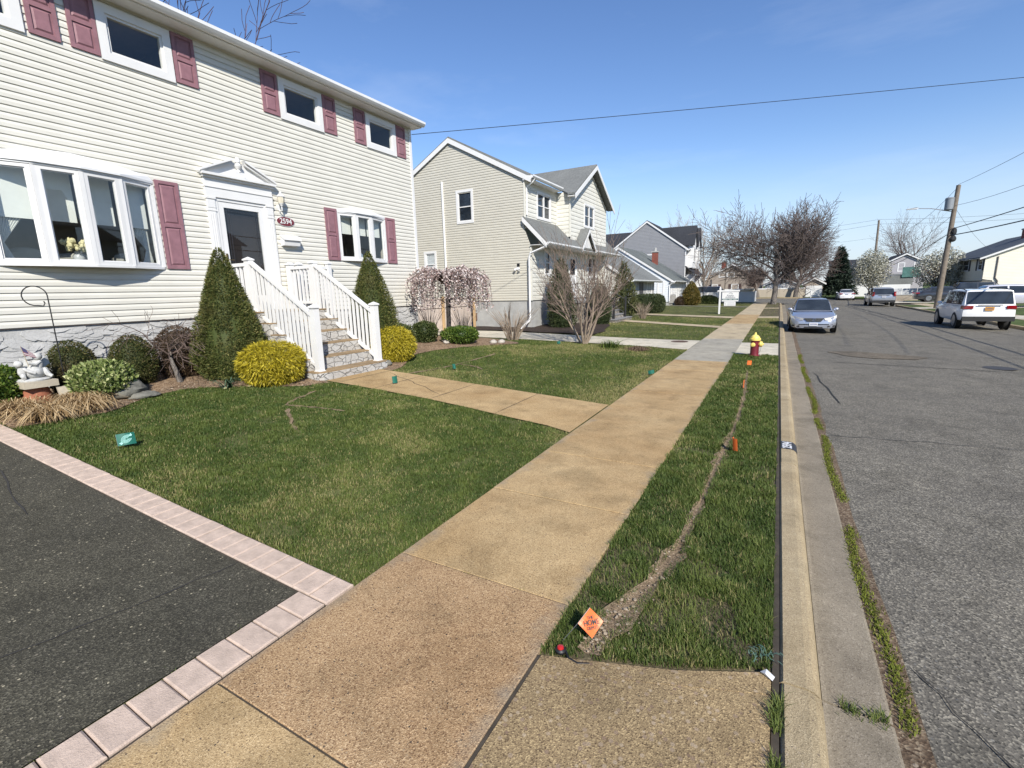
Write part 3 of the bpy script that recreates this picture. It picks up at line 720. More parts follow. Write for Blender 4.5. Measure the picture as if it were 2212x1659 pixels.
def subtract(iv, cuts):
    out = [iv]
    for c0, c1 in cuts:
        nx = []
        for a, b in out:
            if c1 <= a or c0 >= b: nx.append((a, b)); continue
            if c0 > a: nx.append((a, c0))
            if c1 < b: nx.append((c1, b))
        out = nx
    return out

def siding(mb, P, U, N, outline, z0, z1, course=.1, d=.016, openings=(), top=.003):
    """lapped boards as real slanted strips. outline(z) -> [(u0,u1)]; openings [(u0,u1,z0,z1)]"""
    P, U, N = Vector(P), Vector(U), Vector(N); n = max(1, int(round((z1 - z0) / course))); c = (z1 - z0) / n
    for i in range(n):
        za, zb = z0 + i * c, z0 + (i + 1) * c; zm = (za + zb) / 2
        cuts = [(o[0], o[1]) for o in openings if o[2] < zm < o[3]]
        A = [q for iv in outline(za + 1e-4) for q in subtract(iv, cuts)]; B = [q for iv in outline(zb - 1e-4) for q in subtract(iv, cuts)]
        if len(A) != len(B): B = A
        for (a0, a1), (b0, b1) in zip(A, B):
            if a1 - a0 < .01: continue
            pt = lambda u, z, o: P + U * u + Zv_ * z + N * o
            zq = (za + zb) / 2; mb.add([pt(a0, za, d), pt(a1, za, d), pt(b1, zb, top), pt(b0, zb, top), pt(a0, za, 0), pt(a1, za, 0), pt((a0 + b0) / 2, zq, d * .96), pt((a1 + b1) / 2, zq, d * .96)], [(0, 1, 7, 6), (6, 7, 2, 3), (4, 5, 1, 0)])

def fframe(mb, P, U, N, u0, u1, z0, z1, w, n0, n1):
    """rectangular frame of four butted bars"""
    mb.frame(P, U, N, Zv_, u0, u1, n0, n1, z0, z0 + w); mb.frame(P, U, N, Zv_, u0, u1, n0, n1, z1 - w, z1)
    mb.frame(P, U, N, Zv_, u0, u0 + w, n0, n1, z0 + w, z1 - w); mb.frame(P, U, N, Zv_, u1 - w, u1, n0, n1, z0 + w, z1 - w)

def window(root, P, U, N, u0, u1, z0, z1, casing=.1, kind='fixed', glass=None, mat=None, name='window', sash_mat=None, grid=None):
    """cased window: casing proud of the wall, sash set back, pane as sub-part"""
    mb = MB()
    fframe(mb, P, U, N, u0, u1, z0, z1, casing, -.03, .045)
    a0, a1, c0, c1 = u0 + casing, u1 - casing, z0 + casing, z1 - casing
    s = .038
    fframe(mb, P, U, N, a0, a1, c0, c1, s, -.05, .018)
    if kind == 'hung':
        zm = (c0 + c1) / 2; mb.frame(P, U, N, Zv_, a0 + s, a1 - s, -.045, .022, zm - .02, zm + .02)
    if kind == 'slide':
        um = (a0 + a1) / 2; mb.frame(P, U, N, Zv_, um - .02, um + .02, -.045, .02, c0 + s, c1 - s)
    if kind == 'twin':
        um = (a0 + a1) / 2; mb.frame(P, U, N, Zv_, um - .045, um + .045, -.05, .03, c0, c1)
        zm = (c0 + c1) / 2
        for q0, q1 in ((a0 + s, um - .046), (um + .046, a1 - s)): mb.frame(P, U, N, Zv_, q0, q1, -.045, .016, zm - .018, zm + .018)
    if grid:
        for k in range(1, grid[0]): u = a0 + (a1 - a0) * k / grid[0]; mb.frame(P, U, N, Zv_, u - .012, u + .012, -.012, .006, c0 + s, c1 - s)
        for k in range(1, grid[1]): z = c0 + (c1 - c0) * k / grid[1]; mb.frame(P, U, N, Zv_, a0 + s, a1 - s, -.012, .0055, z - .012, z + .012)
    w = mb.build(name, mat or m_white, root)
    g = MB(); pt = lambda u, z: Vector(P) + Vector(U) * u + Zv_ * z - Vector(N) * .02
    g.poly(pt(a0, c0), pt(a1, c0), pt(a1, c1), pt(a0, c1)); g.build('pane', glass or m_dglass, w)
    return w

def shutter(root, P, U, N, u0, u1, z0, z1, panels=2, mat=None):
    mb = MB(); st = .055
    mb.frame(P, U, N, Zv_, u0, u1, .012, .026, z0, z1)
    fframe(mb, P, U, N, u0, u1, z0, z1, st, .0262, .042)
    ph = (z1 - z0 - 2 * st - (panels - 1) * st) / panels
    for k in range(panels):
        q0 = z0 + st + k * (ph + st)
        if k: mb.frame(P, U, N, Zv_, u0 + st, u1 - st, .0262, .042, q0 - st, q0)
        # raised bevelled panel
        a0, a1, c0, c1 = u0 + st + .018, u1 - st - .018, q0 + .018, q0 + ph - .018; b = .022
        pt = lambda u, z, o: Vector(P) + Vector(U) * u + Zv_ * z + Vector(N) * o
        vs = [pt(a0, c0, .0262), pt(a1, c0, .0262), pt(a1, c1, .0262), pt(a0, c1, .0262), pt(a0 + b, c0 + b, .04), pt(a1 - b, c0 + b, .04), pt(a1 - b, c1 - b, .04), pt(a0 + b, c1 - b, .04)]
        mb.add(vs, [(4, 5, 6, 7)] + [(k2, (k2 + 1) % 4, (k2 + 1) % 4 + 4, k2 + 4) for k2 in range(4)])
    return mb.build('shutter', mat or m_mauve, root)

def roof_slab(mb, a, b, c, d, t=.12):
    """sloping roof plane a-b-c-d given thickness downward"""
    mb.prism([a, b, c, d], (0, 0, -t))

def bow(root, joints, X, z0, z1, zr0, zr1, pc=.05):
    """bow window on a wall facing +X: joints [(y, projection)]"""
    mb = MB(); gl = MB(); n = len(joints)
    P = [Vector((X + p, y, 0)) for y, p in joints]
    # seat and head boards
    for (za, zb) in ((z0, z0 + .035), (z1 - .05, z1)):
        poly = [Vector((X + p + .025, y, za)) for y, p in joints] + [Vector((X - .02, joints[-1][0], za)), Vector((X - .02, joints[0][0], za))]
        poly[0].x = X + .03; poly[n - 1].x = X + .03
        mb.prism(poly, (0, 0, zb - za))
    for i in range(n - 1):
        a, b = P[i], P[i + 1]; U = (b - a); L = U.length; U.normalize(); N = Vector((U.y, -U.x, 0))
        if N.x < 0: N = -N
        fframe(mb, a, U, N, .028, L - .028, z0 + .036, z1 - .051, .052, -.04, .012)
        fframe(mb, a, U, N, .081, L - .081, z0 + .089, z1 - .104, .016, -.036, -.008)
        pt = lambda u, z: a + U * u + Zv_ * z - N * .016
        gl.poly(pt(.08, z0 + .088), pt(L - .08, z0 + .088), pt(L - .08, z1 - .103), pt(.08, z1 - .103))
    for i, p in enumerate(P):                       # mullion posts
        q = Vector((p.x - .012 if 0 < i < n - 1 else X + .004, p.y, 0))
        mb.frame(q, (0, 1, 0), (1, 0, 0), Zv_, -.027, .027, -.012, .026, z0 + .036, z1 - .051)
    w = mb.build('bow_window', m_white, root)
    gl.build('pane', m_glass, w)
    rf = MB(); o = .05; m = (joints[0][0] + joints[-1][0]) / 2; hw = (joints[-1][0] - joints[0][0]) / 2 + .05
    fr, bk = [], []
    for i, (y, p) in enumerate(joints):
        yy = y + (-.04 if i == 0 else .04 if i == n - 1 else 0)
        fr.append(Vector((X + p + (o if 0 < i < n - 1 else .02), yy, z1 + .012))); t = abs(yy - m) / hw
        bk.append(Vector((X - .01, m + (yy - m) * (.93 if 0 < i < n - 1 else 1), zr1 - (zr1 - zr0) * t ** 2)))
    for i in range(n - 1):
        rf.poly(fr[i], fr[i + 1], bk[i + 1], bk[i])
        rf.poly(fr[i] - Zv_ * .035, fr[i + 1] - Zv_ * .035, fr[i + 1], fr[i])
    rf.build('bow_roof', m_gut, w)
    return w

# ================================================================ HOUSE 1 (cream colonial with mauve shutters)
XW = -9.6; PW = (XW, 0, 0); UY = (0, 1, 0); NX = (1, 0, 0)
h1 = thing('house', 'cream two-storey house with mauve shutters and a pedimented front door', 'house', (XW, 6, .45))
OPEN = [(2.52, 4.50, 2.34, 3.70), (8.62, 10.10, 2.66, 3.78), (5.62, 6.62, 1.4, 3.78), (2.2, 3.2, 5.55, 6.27), (4.2, 5.16, 5.55, 6.27), (7.32, 8.33, 5.55, 6.27), (9.78, 10.78, 5.55, 6.27)]
mb = MB(); siding(mb, PW, UY, NX, lambda z: [(-4, 11.42)], 1.41, 6.46, .0985, .019, OPEN, .002)
w1 = mb.build('wall', m_cream, h1)
mb = MB(); siding(mb, (0, 11.46, 0), (1, 0, 0), (0, 1, 0), lambda z: [(-17, XW)], 1.41, 6.46, .0985, .018)
mb.box(-17, XW - .03, -4, -3.98, 1.4, 6.4); mb.box(-17, -16.98, -4, 11.45, 1.4, 6.4)
pk = lambda x: 6.46 + (3.7 - abs(x + 13.3)) * .42
siding(mb, (0, 11.46, 0), (1, 0, 0), (0, 1, 0), lambda z: [(-13.3 - max(0, (8.02 - z) / .42), -13.3 + max(0, (8.02 - z) / .42))], 6.46, 8.0, .1, .018)
mb.build('wall', m_cream, h1)
def scalloped(name, col, scale=5.0):
    """rough trowelled stucco with curved overlapping lips, in relief only"""
    m, t, b_ = _new(name); c = t.nodes.new('ShaderNodeTexCoord'); nn = noise(t, 4.0, 4, .6, c.outputs['Object'])
    va = t.nodes.new('ShaderNodeVectorMath'); va.operation = 'MULTIPLY_ADD'; va.inputs[1].default_value = (.22,) * 3
    t.links.new(nn.outputs['Color'], va.inputs[0]); t.links.new(c.outputs['Object'], va.inputs[2])
    mpn = t.nodes.new('ShaderNodeMapping'); mpn.inputs['Scale'].default_value = (1, 1, 1.7); t.links.new(va.outputs[0], mpn.inputs[0])
    vo = t.nodes.new('ShaderNodeTexVoronoi'); vo.inputs['Scale'].default_value = scale; t.links.new(mpn.outputs[0], vo.inputs['Vector'])
    sp = t.nodes.new('ShaderNodeSeparateColor'); t.links.new(vo.outputs['Color'], sp.inputs[0])
    n1 = noise(t, 2.0, 6, .65, c.outputs['Object']); r = ramp(t, n1.outputs['Fac'], [(.3, tuple(k * .84 for k in col)), (.7, tuple(k * 1.1 for k in col))])
    t.links.new(r.outputs[0], b_.inputs['Base Color']); b_.inputs['Roughness'].default_value = .92; b_.inputs['Specular IOR Level'].default_value = .2
    n2 = noise(t, 30, 5, .6, c.outputs['Object']); hgt_ = mixc(t, .25, sp.outputs[0] if False else vo.outputs['Color'], n2.outputs['Color'])
    bump(t, b_, hgt_, .9, .035); return m
m_found = scalloped('foundation_stucco', (.45, .445, .43))
m_concf = plain('foundation_concrete', (.38, .38, .365), .9, .22, 3, .4, 30)
mb = MB(); mb.box(-16.9, XW - .018, -4, 11.38, -.2, 1.408)
g = random.Random(77)
for k in range(1500):       # overlapping trowelled lips standing off the face
    y = -1 + g.random() * 12.2; z = .35 + g.random() * 1.0; ry = .06 + .10 * g.random(); rz0 = .035 + .05 * g.random(); off = .012 + .016 * g.random(); ti = (g.random() - .5) * .6; ring = []
    for j in range(10):
        a = 2 * math.pi * j / 10; dy, dz = ry * math.cos(a) * (.8 + .4 * g.random()), rz0 * math.sin(a) * (.8 + .4 * g.random()); ring.append((y + dy * math.cos(ti) - dz * math.sin(ti), min(1.40, z + dy * math.sin(ti) + dz * math.cos(ti)), math.sin(a)))
    xf = XW - .018; fr = [(xf + .003 + off * (.5 - .5 * s_), yy, zz_) for yy, zz_, s_ in ring]; bk = [(xf, yy, zz_) for yy, zz_, s_ in ring]
    mb.add(fr + bk, [tuple(range(10))] + [(i, i + 10, (i + 1) % 10 + 10, (i + 1) % 10) for i in range(10)])
mb.build('foundation', m_found, h1)
mb = MB(); mb.box(XW - .06, XW + .034, 11.40, 11.49, 1.40, 6.42); mb.build('corner_board', m_white, h1)
mb = MB(); mb.box(XW - .01, XW + .012, -4, 11.39, 1.395, 1.409); mb.build('starter_strip', plain('strip_dark', (.10, .085, .08), .7), h1)
# eave: soffit, fascia, gutter, roof plane
mb = MB(); mb.box(XW - .02, XW + .30, -4, 11.62, 6.39, 6.405); mb.box(XW + .301, XW + .325, -4, 11.62, 6.39, 6.53); mb.box(-17, XW + .30, 11.47, 11.62, 6.40, 6.44)
mb.build('soffit', m_white, h1)
gp = [(0, .0), (0, .115), (.012, .115), (.012, .012), (.05, .010), (.082, .045), (.105, .07), (.112, .115), (.125, .115), (.122, .06), (.09, .02), (.06, -.006)]
mb = MB(); mb.prism([(XW + .327 + x, -4, 6.415 + z) for x, z in gp], (0, 15.66, 0)); mb.build('gutter', m_gut, h1)
mb = MB()
roof_slab(mb, (XW + .36, -4.1, 6.56), (XW + .36, 11.64, 6.56), (-13.3, 11.64, 8.08), (-13.3, -4.1, 8.08), .05)
roof_slab(mb, (-13.3, -4.1, 8.08), (-13.3, 11.64, 8.08), (-17.2, 11.64, 6.5), (-17.2, -4.1, 6.5), .05)
mb.build('roof', shingle('roof_shingle_dark', (.05, .05, .052), (.10, .10, .10)), h1)
# upper windows with shutters
for u0, u1 in ((2.14, 3.26), (4.15, 5.21), (7.27, 8.38), (9.73, 10.83)):
    window(h1, PW, UY, NX, u0, u1, 5.50, 6.32, .125, 'fixed', m_glass)
for u0, u1 in ((3.31, 3.66), (3.78, 4.14), (5.23, 5.60), (6.88, 7.25), (8.40, 8.77), (9.34, 9.71), (10.85, 11.22), (1.75, 2.12)):
    shutter(h1, PW, UY, NX, u0, u1, 5.53, 6.33, 2)
for u0, u1 in ((2.07, 2.42), (4.61, 4.98)): shutter(h1, PW, UY, NX, u0, u1, 2.30, 3.80, 2)
for u0, u1 in ((8.17, 8.53), (10.20, 10.56)): shutter(h1, PW, UY, NX, u0, u1, 2.61, 3.82, 2)
bow(h1, [(2.46, 0.0), (2.99, .20), (3.51, .26), (4.03, .20), (4.56, 0.0)], XW, 2.285, 3.745, 3.84, 4.0)
bow(h1, [(8.55, 0.0), (9.04, .12), (9.57, .12), (10.16, 0.0)], XW, 2.61, 3.80, 3.86, 3.955)
# rooms behind the glass
def room(y0, y1, z0, z1, dep=2.4):
    mb = MB(); x0, x1 = XW - dep, XW - .025
    mb.poly((x0, y0, z0), (x0, y1, z0), (x0, y1, z1), (x0, y0, z1)); mb.poly((x0, y0, z0), (x1, y0, z0), (x1, y1, z0), (x0, y1, z0))
    mb.poly((x0, y0, z1), (x0, y1, z1), (x1, y1, z1), (x1, y0, z1)); mb.poly((x0, y0, z0), (x0, y0, z1), (x1, y0, z1), (x1, y0, z0)); mb.poly((x0, y1, z0), (x1, y1, z0), (x1, y1, z1), (x0, y1, z1))
    # returns around the opening
    mb.build('room', m_room, h1)
room(2.1, 5.0, 1.55, 3.95); room(8.2, 10.6, 1.55, 3.95, 2.0); room(2.0, 3.5, 4.6, 6.36, 1.6); room(3.9, 5.5, 4.6, 6.36, 1.6); room(7.0, 8.7, 4.6, 6.36, 1.6); room(9.4, 11.1, 4.6, 6.36, 1.6)
for y0, y1, z0, z1 in ((2.56, 3.0, 2.97, 3.72), (3.03, 3.49, 2.97, 3.72), (3.53, 3.99, 2.97, 3.72), (4.05, 4.46, 2.97, 3.72), (8.66, 9.05, 3.28, 3.78), (9.08, 9.55, 3.28, 3.78), (9.6, 10.06, 3.28, 3.78)):
    mb = MB(); mb.box(XW - .10, XW - .095, y0, y1, z0, z1); mb.build('roller_shade', m_shade, h1)
# tied-back sheer curtain and chair backs seen inside
for y0, s in ((2.55, 1), (4.47, -1)):
    mb = MB()
    for k in range(9):
        t = k / 8; mb.tube([(XW - .16, y0 + s * .02 * k, 3.7), (XW - .14, y0 + s * (.03 + .035 * k), 3.0), (XW - .14, y0 + s * (.02 + .006 * k), 2.62), (XW - .14, y0 + s * .018 * k, 2.36)], [.012, .016, .008, .02], 5)
    mb.build('curtain', plain('sheer_curtain', (.66, .66, .62), .9), h1)
for y0, y1, zt in ((2.75, 3.2, 2.52), (3.25, 3.9, 2.46), (4.1, 4.4, 2.5)):
    mb = MB(); mb.box(XW - .75, XW - .55, y0, y1, 1.6, zt); mb.ball((XW - .65, (y0 + y1) / 2, zt), (.1, (y1 - y0) / 2, .09), 12, 6)
    mb.build('armchair', plain('ivory_upholstery', (.45, .43, .38), .9), h1, smooth=True)
mb = MB(); mb.ball((XW - .12, 9.35, 2.75), (.05, .06, .09), 10, 6); mb.build('ornament', plain('pale_blue_ceramic', (.35, .45, .55), .3), h1, smooth=True)

# entrance surround: pilasters, entablature, broken pediment with urn
mb = MB()
for y0, y1 in ((5.45, 5.60), (6.66, 6.81)):
    mb.frame(PW, UY, NX, Zv_, y0, y1, .0, .05, 1.5, 3.62); mb.frame(PW, UY, NX, Zv_, y0 - .015, y1 + .015, .0, .065, 3.62, 3.66)
    mb.frame(PW, UY, NX, Zv_, y0 - .015, y1 + .015, .0, .065, 1.44, 1.7)
    for k in range(3): mb.frame(PW, UY, NX, Zv_, y0 + .025 + k * .04, y0 + .042 + k * .04, .0502, .056, 1.75, 3.36)
    mb.frame(PW, UY, NX, Zv_, y0 - .008, y1 + .008, .0, .058, 3.40, 3.425); mb.frame(PW, UY, NX, Zv_, y0, y1, .0502, .056, 3.46, 3.6)
mb.frame(PW, UY, NX, Zv_, 5.44, 6.82, .0, .06, 3.661, 3.83); mb.frame(PW, UY, NX, Zv_, 5.43, 6.83, .0, .075, 3.831, 3.85)
mb.frame(PW, UY, NX, Zv_, 5.44, 6.82, .0, .055, 3.851, 4.0); mb.frame(PW, UY, NX, Zv_, 5.41, 6.85, .0, .10, 4.001, 4.04); mb.frame(PW, UY, NX, Zv_, 5.38, 6.88, .0, .15, 4.041, 4.085)
mb.prism([(XW, 5.42, 4.086), (XW, 6.84, 4.086), (XW, 6.13, 4.40)], (.045, 0, 0))
for s in (-1, 1):
    for o0, o1, dn in ((0, .15, 0), (-.002, .11, -.05)):
        a = Vector((XW, 6.13 + s * .77, 4.09 + dn * .5)); b = Vector((XW, 6.13 + s * .13, 4.385 + dn))
        n = Vector((0, -(b - a).normalized().z * s, abs((b - a).normalized().y))) * .05
        mb.prism([a, b, b + n, a + n], (o1, 0, 0))
ent = mb.build('door_surround', m_white2, h1)
mb = MB(); c = (XW + .075, 6.13, 4.20)
mb.frame(PW, UY, NX, Zv_, 6.04, 6.22, .046, .12, 4.087, 4.19)
mb.lathe([(.0, 0), (.05, .0), (.05, .02), (.025, .04), (.035, .06), (.07, .10), (.075, .13), (.05, .15), (.035, .17), (.05, .19), (.045, .24), (.02, .28), (0, .29)], 14, (XW + .08, 6.13, 4.19)); mb.build('urn', m_white2, ent, smooth=True)
# storm door
mb = MB(); fframe(mb, PW, UY, NX, 5.601, 6.659, 1.45, 3.66, .055, -.03, .035); fframe(mb, PW, UY, NX, 5.657, 6.603, 1.50, 3.604, .11, -.02, .02)
mb.frame(PW, UY, NX, Zv_, 5.767, 6.493, -.02, .018, 1.61, 1.80)
dr = mb.build('storm_door', m_white2, h1)
mb = MB(); P0 = (XW + .0, 0, 0); mb.poly((XW, 5.765, 1.80), (XW, 6.495, 1.80), (XW, 6.495, 3.496), (XW, 5.765, 3.496)); mb.build('pane', glassmat('door_glass', (.75, .78, .78)), dr)
mb = MB()
for y in (5.82, 5.87, 6.39, 6.44): mb.frame(PW, UY, NX, Zv_, y - .003, y + .003, .001, .004, 1.8, 3.496)
for z in (3.38, 3.44, 1.9, 1.96): mb.frame(PW, UY, NX, Zv_, 5.765, 6.495, .001, .0035, z - .003, z + .003)
mb.build('leading', plain('lead_came', (.10, .10, .11), .4, metal=.6), dr)
mb = MB(); mb.box(XW + .02, XW + .045, 5.69, 5.72, 2.42, 2.62); mb.tube([(XW + .04, 5.705, 2.5), (XW + .075, 5.72, 2.5), (XW + .075, 5.82, 2.5)], .009, 8); mb.build('handle', plain('aged_brass', (.25, .18, .08), .35, metal=.9), dr)
mb = MB(); mb.box(XW - .13, XW - .09, 5.65, 6.61, 1.45, 3.66); mb.box(XW - .0899, XW - .085, 5.8, 6.45, 2.0, 3.4)
mb.build('front_door', plain('dark_wood_door', (.045, .03, .024), .5, .3, 8), h1)

# things fixed to the front wall
o_ = (XW, 6.97, 3.56); t = thing('wall_lamp', 'white carriage lamp beside the front door of the cream house', 'wall lamp', o_)
lx = XW + .13
mb = MB(); mb.lathe([(.0, 0), (.05, 0), (.055, .02), (.02, .03)], 12, (XW, 6.97, 3.66), (1, 0, 0), (0, 1, 0)); mb.tube([(XW + .02, 6.97, 3.64), (XW + .05, 6.97, 3.57), (lx, 6.97, 3.58), (lx, 6.97, 3.70)], .012, 8); mb.lathe([(.0, 0), (.025, .01), (.03, .03), (.05, .05), (.055, .065)], 12, (lx, 6.97, 3.66)); mb.build('bracket', m_white2, t, smooth=True)
mb = MB(); mb.lathe([(.055, 0), (.075, .07), (.07, .13)], 8, (lx, 6.97, 3.725)); mb.build('lamp_glass', plain('frosted_glass', (.62, .57, .45), .2), t, smooth=True)
mb = MB(); mb.lathe([(.085, 0), (.08, .015), (.05, .05), (.03, .06), (.035, .075), (.012, .10), (.016, .115), (0, .13)], 12, (lx, 6.97, 3.855)); mb.build('cap', m_white2, t, smooth=True)
t = thing('house_number_sign', 'oval maroon sign reading 2594 on cream siding', 'sign', (XW, 7.10, 3.375))
def oval(mb, c, ry, rz, x0, x1, n=36): mb.prism([(x0, c[0] + ry * math.cos(2 * math.pi * k / n), c[1] + rz * math.sin(2 * math.pi * k / n)) for k in range(n)], (x1 - x0, 0, 0))
mb = MB(); oval(mb, (7.10, 3.375), .222, .103, XW + .012, XW + .028); mb.build('rim', m_white2, t)
mb = MB(); oval(mb, (7.10, 3.375), .212, .093, XW + .0282, XW + .033); mb.build('plaque', plain('maroon_enamel', (.16, .028, .035), .35), t)
text_mb('2594', .155, .002, (XW + .036, 7.10, 3.375), (0, 1, 0), (0, 0, 1), (1, 0, 0), sx=.95, bold=.002).build('lettering', m_white2, t)
t = thing('mailbox', 'white wall mailbox with a domed lid on the cream siding', 'mailbox', (XW, 7.13, 2.86))
mb = MB(); mb.prism([(XW + .02, 6.93, 2.85), (XW + .13, 6.93, 2.86), (XW + .15, 6.93, 2.97), (XW + .02, 6.93, 3.06)], (0, .40, 0)); mb.build('body', m_white2, t)
mb = MB(); mb.prism([(XW + .022, 6.915, 3.061), (XW + .175, 6.915, 2.965), (XW + .178, 6.915, 2.98), (XW + .14, 6.915, 3.03), (XW + .08, 6.915, 3.075), (XW + .022, 6.915, 3.09)], (0, .43, 0)); mb.build('lid', m_white2, t, smooth=True)

# bouquet standing in the bow window
t = thing('flower_vase', 'bouquet of cream flowers behind the glass of the large bow window', 'flowers', (XW - .02, 3.40, 2.33))
mb = MB(); mb.lathe([(.04, 0), (.07, .05), (.075, .12), (.045, .17), (.055, .2)], 14, (XW - .02, 3.40, 2.33)); mb.build('vase', plain('pale_ceramic', (.5, .5, .5), .25), t, smooth=True)
mb = MB()
for k in range(26):
    a, e, r_ = rng.random() * 6.28, rng.random(), .05 + .1 * rng.random()
    mb.ball((XW - .02 + r_ * math.cos(a), 3.40 + r_ * 1.25 * math.sin(a), 2.56 + .13 * e), .028 + .02 * rng.random(), 7, 5, .25, k)
mb.build('blooms', plain('cream_petal', (.68, .60, .34), .7, .2, 30), t)
mb = MB()
for k in range(40):
    a = rng.random() * 6.28; r_ = .06 + .1 * rng.random(); p = Vector((XW - .02 + r_ * math.cos(a), 3.40 + r_ * math.sin(a), 2.5 + .1 * rng.random())); q = Vector(((rng.random() - .5), (rng.random() - .5), .6)) * .06; w_ = q.cross(Zv_) * .4
    mb.poly(p, p + q * .5 + w_, p + q, p + q * .5 - w_)
mb.build('leaves', plain('dull_green_leaf', (.07, .11, .04), .6), t)

# ---------------------------------------------------------------- front steps and railings
m_stone = stonemat('step_stone', [(.43, .41, .375), (.47, .455, .425), (.50, .49, .465), (.45, .43, .395)], 5.5, (.33, .315, .29), .85, 1.0)
m_tread = aggregate('tread_concrete', (.30, .215, .125), (.40, .30, .19), (.20, .14, .08), 170, bmp=.3, density=.9)
st = thing('front_steps', 'grey stone-faced front steps with tan treads below the pedimented door', 'steps', (-7.6, 6.25, .27))
fx = [-6.93, -7.27, -7.57, -7.87, -8.18]; tz = [.435, .65, .862, 1.075, 1.285]
for k, (x, z) in enumerate(zip(fx, tz)):
    y0, y1 = (5.46, 7.17) if k == 0 else (5.49, 7.15)
    zb = .1 if k == 0 else tz[k - 1] - .04
    xb = fx[k + 1] - .1 if k < 4 else -8.6
    mb = MB(); n = 24; f = []
    rad = .16 if k == 0 else .06
    out = [(xb, y0), (x + .02 - rad, y0)] + [(x + .02 - rad + rad * math.sin(a), y0 + rad - rad * math.cos(a)) for a in (R(22), R(45), R(68))] + [(x + .02, y0 + rad), (x + .03, (y0 + y1) / 2), (x + .02, y1 - .05), (x - .03, y1), (xb, y1)]
    mb.prism([(a, b, zb) for a, b in out], (0, 0, z - .022 - zb)); s_ = mb.build('step', m_stone, st)
    mb = MB(); mb.prism([(a - .004 if a > xb + .1 else a, b + (.004 if b < 6 else -.004), z - .0219) for a, b in out], (0, 0, .022)); mb.build('tread', m_tread, s_)
mb = MB(); mb.box(-9.58, -8.48, 5.49, 7.15, .2, 1.468); lp = mb.build('landing', m_stone, st)
mb = MB(); mb.box(-9.58, -8.47, 5.48, 7.16, 1.4682, 1.492); mb.build('tread', m_tread, lp)

def post(root, x, y, z0, z1, w=.058):
    mb = MB(); mb.box(x - w, x + w, y - w, y + w, z0, z1 - .05)
    mb.box(x - w - .012, x + w + .012, y - w - .012, y + w + .012, z0, z0 + .02)
    mb.box(x - w - .018, x + w + .018, y - w - .018, y + w + .018, z1 - .0499, z1 - .025)
    q = [(x - w - .018, y - w - .018), (x + w + .018, y - w - .018), (x + w + .018, y + w + .018), (x - w - .018, y + w + .018)]
    mb.add([(a, b, z1 - .025) for a, b in q] + [(x, y, z1 + .02)], [(0, 1, 4), (1, 2, 4), (2, 3, 4), (3, 0, 4)])
    mb.build('post', m_white2, root)
def rail(root, A, B, lo, hi, nb, w=.033):
    A, B = Vector(A), Vector(B); d = B - A; L = d.length; u = Vector((d.x, d.y, 0)).normalized(); s = Vector((-u.y, u.x, 0))
    for h0, h1, ww in ((hi - .06, hi, w + .008), (lo, lo + .06, w)):
        mb = MB(); mb.add([A + s * q * ww + Zv_ * hh for q in (-1, 1) for hh in (h0, h1)] + [B + s * q * ww + Zv_ * hh for q in (-1, 1) for hh in (h0, h1)], [(0, 1, 3, 2), (4, 6, 7, 5), (0, 4, 5, 1), (2, 3, 7, 6), (1, 5, 7, 3), (0, 2, 6, 4)])
        mb.build('rail', m_white2, root)
    for k in range(nb):
        t_ = (k + .7) / (nb + .4); p = A + d * t_; mb = MB(); b_ = .019
        sl = d.z / max(1e-6, Vector((d.x, d.y)).length) * b_
        mb.frame(p, u, s, Zv_, -b_, b_, -b_, b_, lo + .06 - abs(sl) * 0 - .01, hi - .05); mb.build('baluster', m_white2, root)
for y, lab in ((5.60, 'white stair railing on the left side of the stone steps, by the taller cone shrub'), (7.02, 'white stair railing on the right side of the stone steps, beside the mailbox')):
    t = thing('stair_railing', lab, 'railing', (-7.9, y, .44), group='railings of the front steps')
    post(t, -7.06, y, .43, 1.60); post(t, -8.75, y, 1.49, 2.49); post(t, -9.50, y, 1.49, 2.49)
    rail(t, (-7.12, y, .0), (-8.70, y, .985), .50, 1.46, 14)
    rail(t, (-8.81, y, 0), (-9.44, y, 0), 1.60, 2.40, 5)
t = thing('lattice_screen', 'white lattice screen with posts at the back of the landing near the wall', 'screen', (-9.5, 7.66, .4))
post(t, -9.49, 7.24, .4, 2.5, .05); post(t, -9.49, 8.06, .4, 2.55, .05)
mb = MB()
for k in range(9): y = 7.33 + k * .08; mb.box(-9.497, -9.487, y - .016, y + .016, 1.56, 2.38)
for k in range(9): z = 1.6 + k * .09; mb.box(-9.486, -9.476, 7.29, 8.01, z - .016, z + .016)
mb.box(-9.51, -9.47, 7.29, 8.01, 2.381, 2.44); mb.build('lattice', m_white2, t)

# gate across the neighbour driveway between the two houses
m_gatewood = plain('bleached_fence_wood', (.52, .44, .38), .85, .25, 5, .3, 40)
m_raw = plain('new_fence_wood', (.50, .34, .18), .8, .2, 5)
t = thing('wooden_gate', 'weathered board gate with new posts and a lattice top between the cream houses', 'gate', (-12, 15, .25))
mb = MB(); y = 11.7
while y < 17.75: mb.box(-12.012 - .004 * rng.random(), -11.99 + .006 * rng.random(), y, y + .135, .22, 1.17); y += .142
mb.build('board_panel', m_gatewood, t)
for z in (1.171, 1.501):
    mb = MB(); mb.box(-11.985, -11.95, 11.7, 17.9, z, z + .062); mb.build('rail', m_gatewood, t)
mb = MB(); y = 11.7
while y < 17.75: mb.box(-12.01, -11.99, y, y + .132, 1.237, 1.499); y += .142
mb.build('upper_boards', m_gatewood, t)
for y in (15.66, 17.92, 13.3):
    mb = MB(); mb.box(-11.949, -11.86, y - .045, y + .045, .1, 1.62); mb.build('post', m_raw, t)
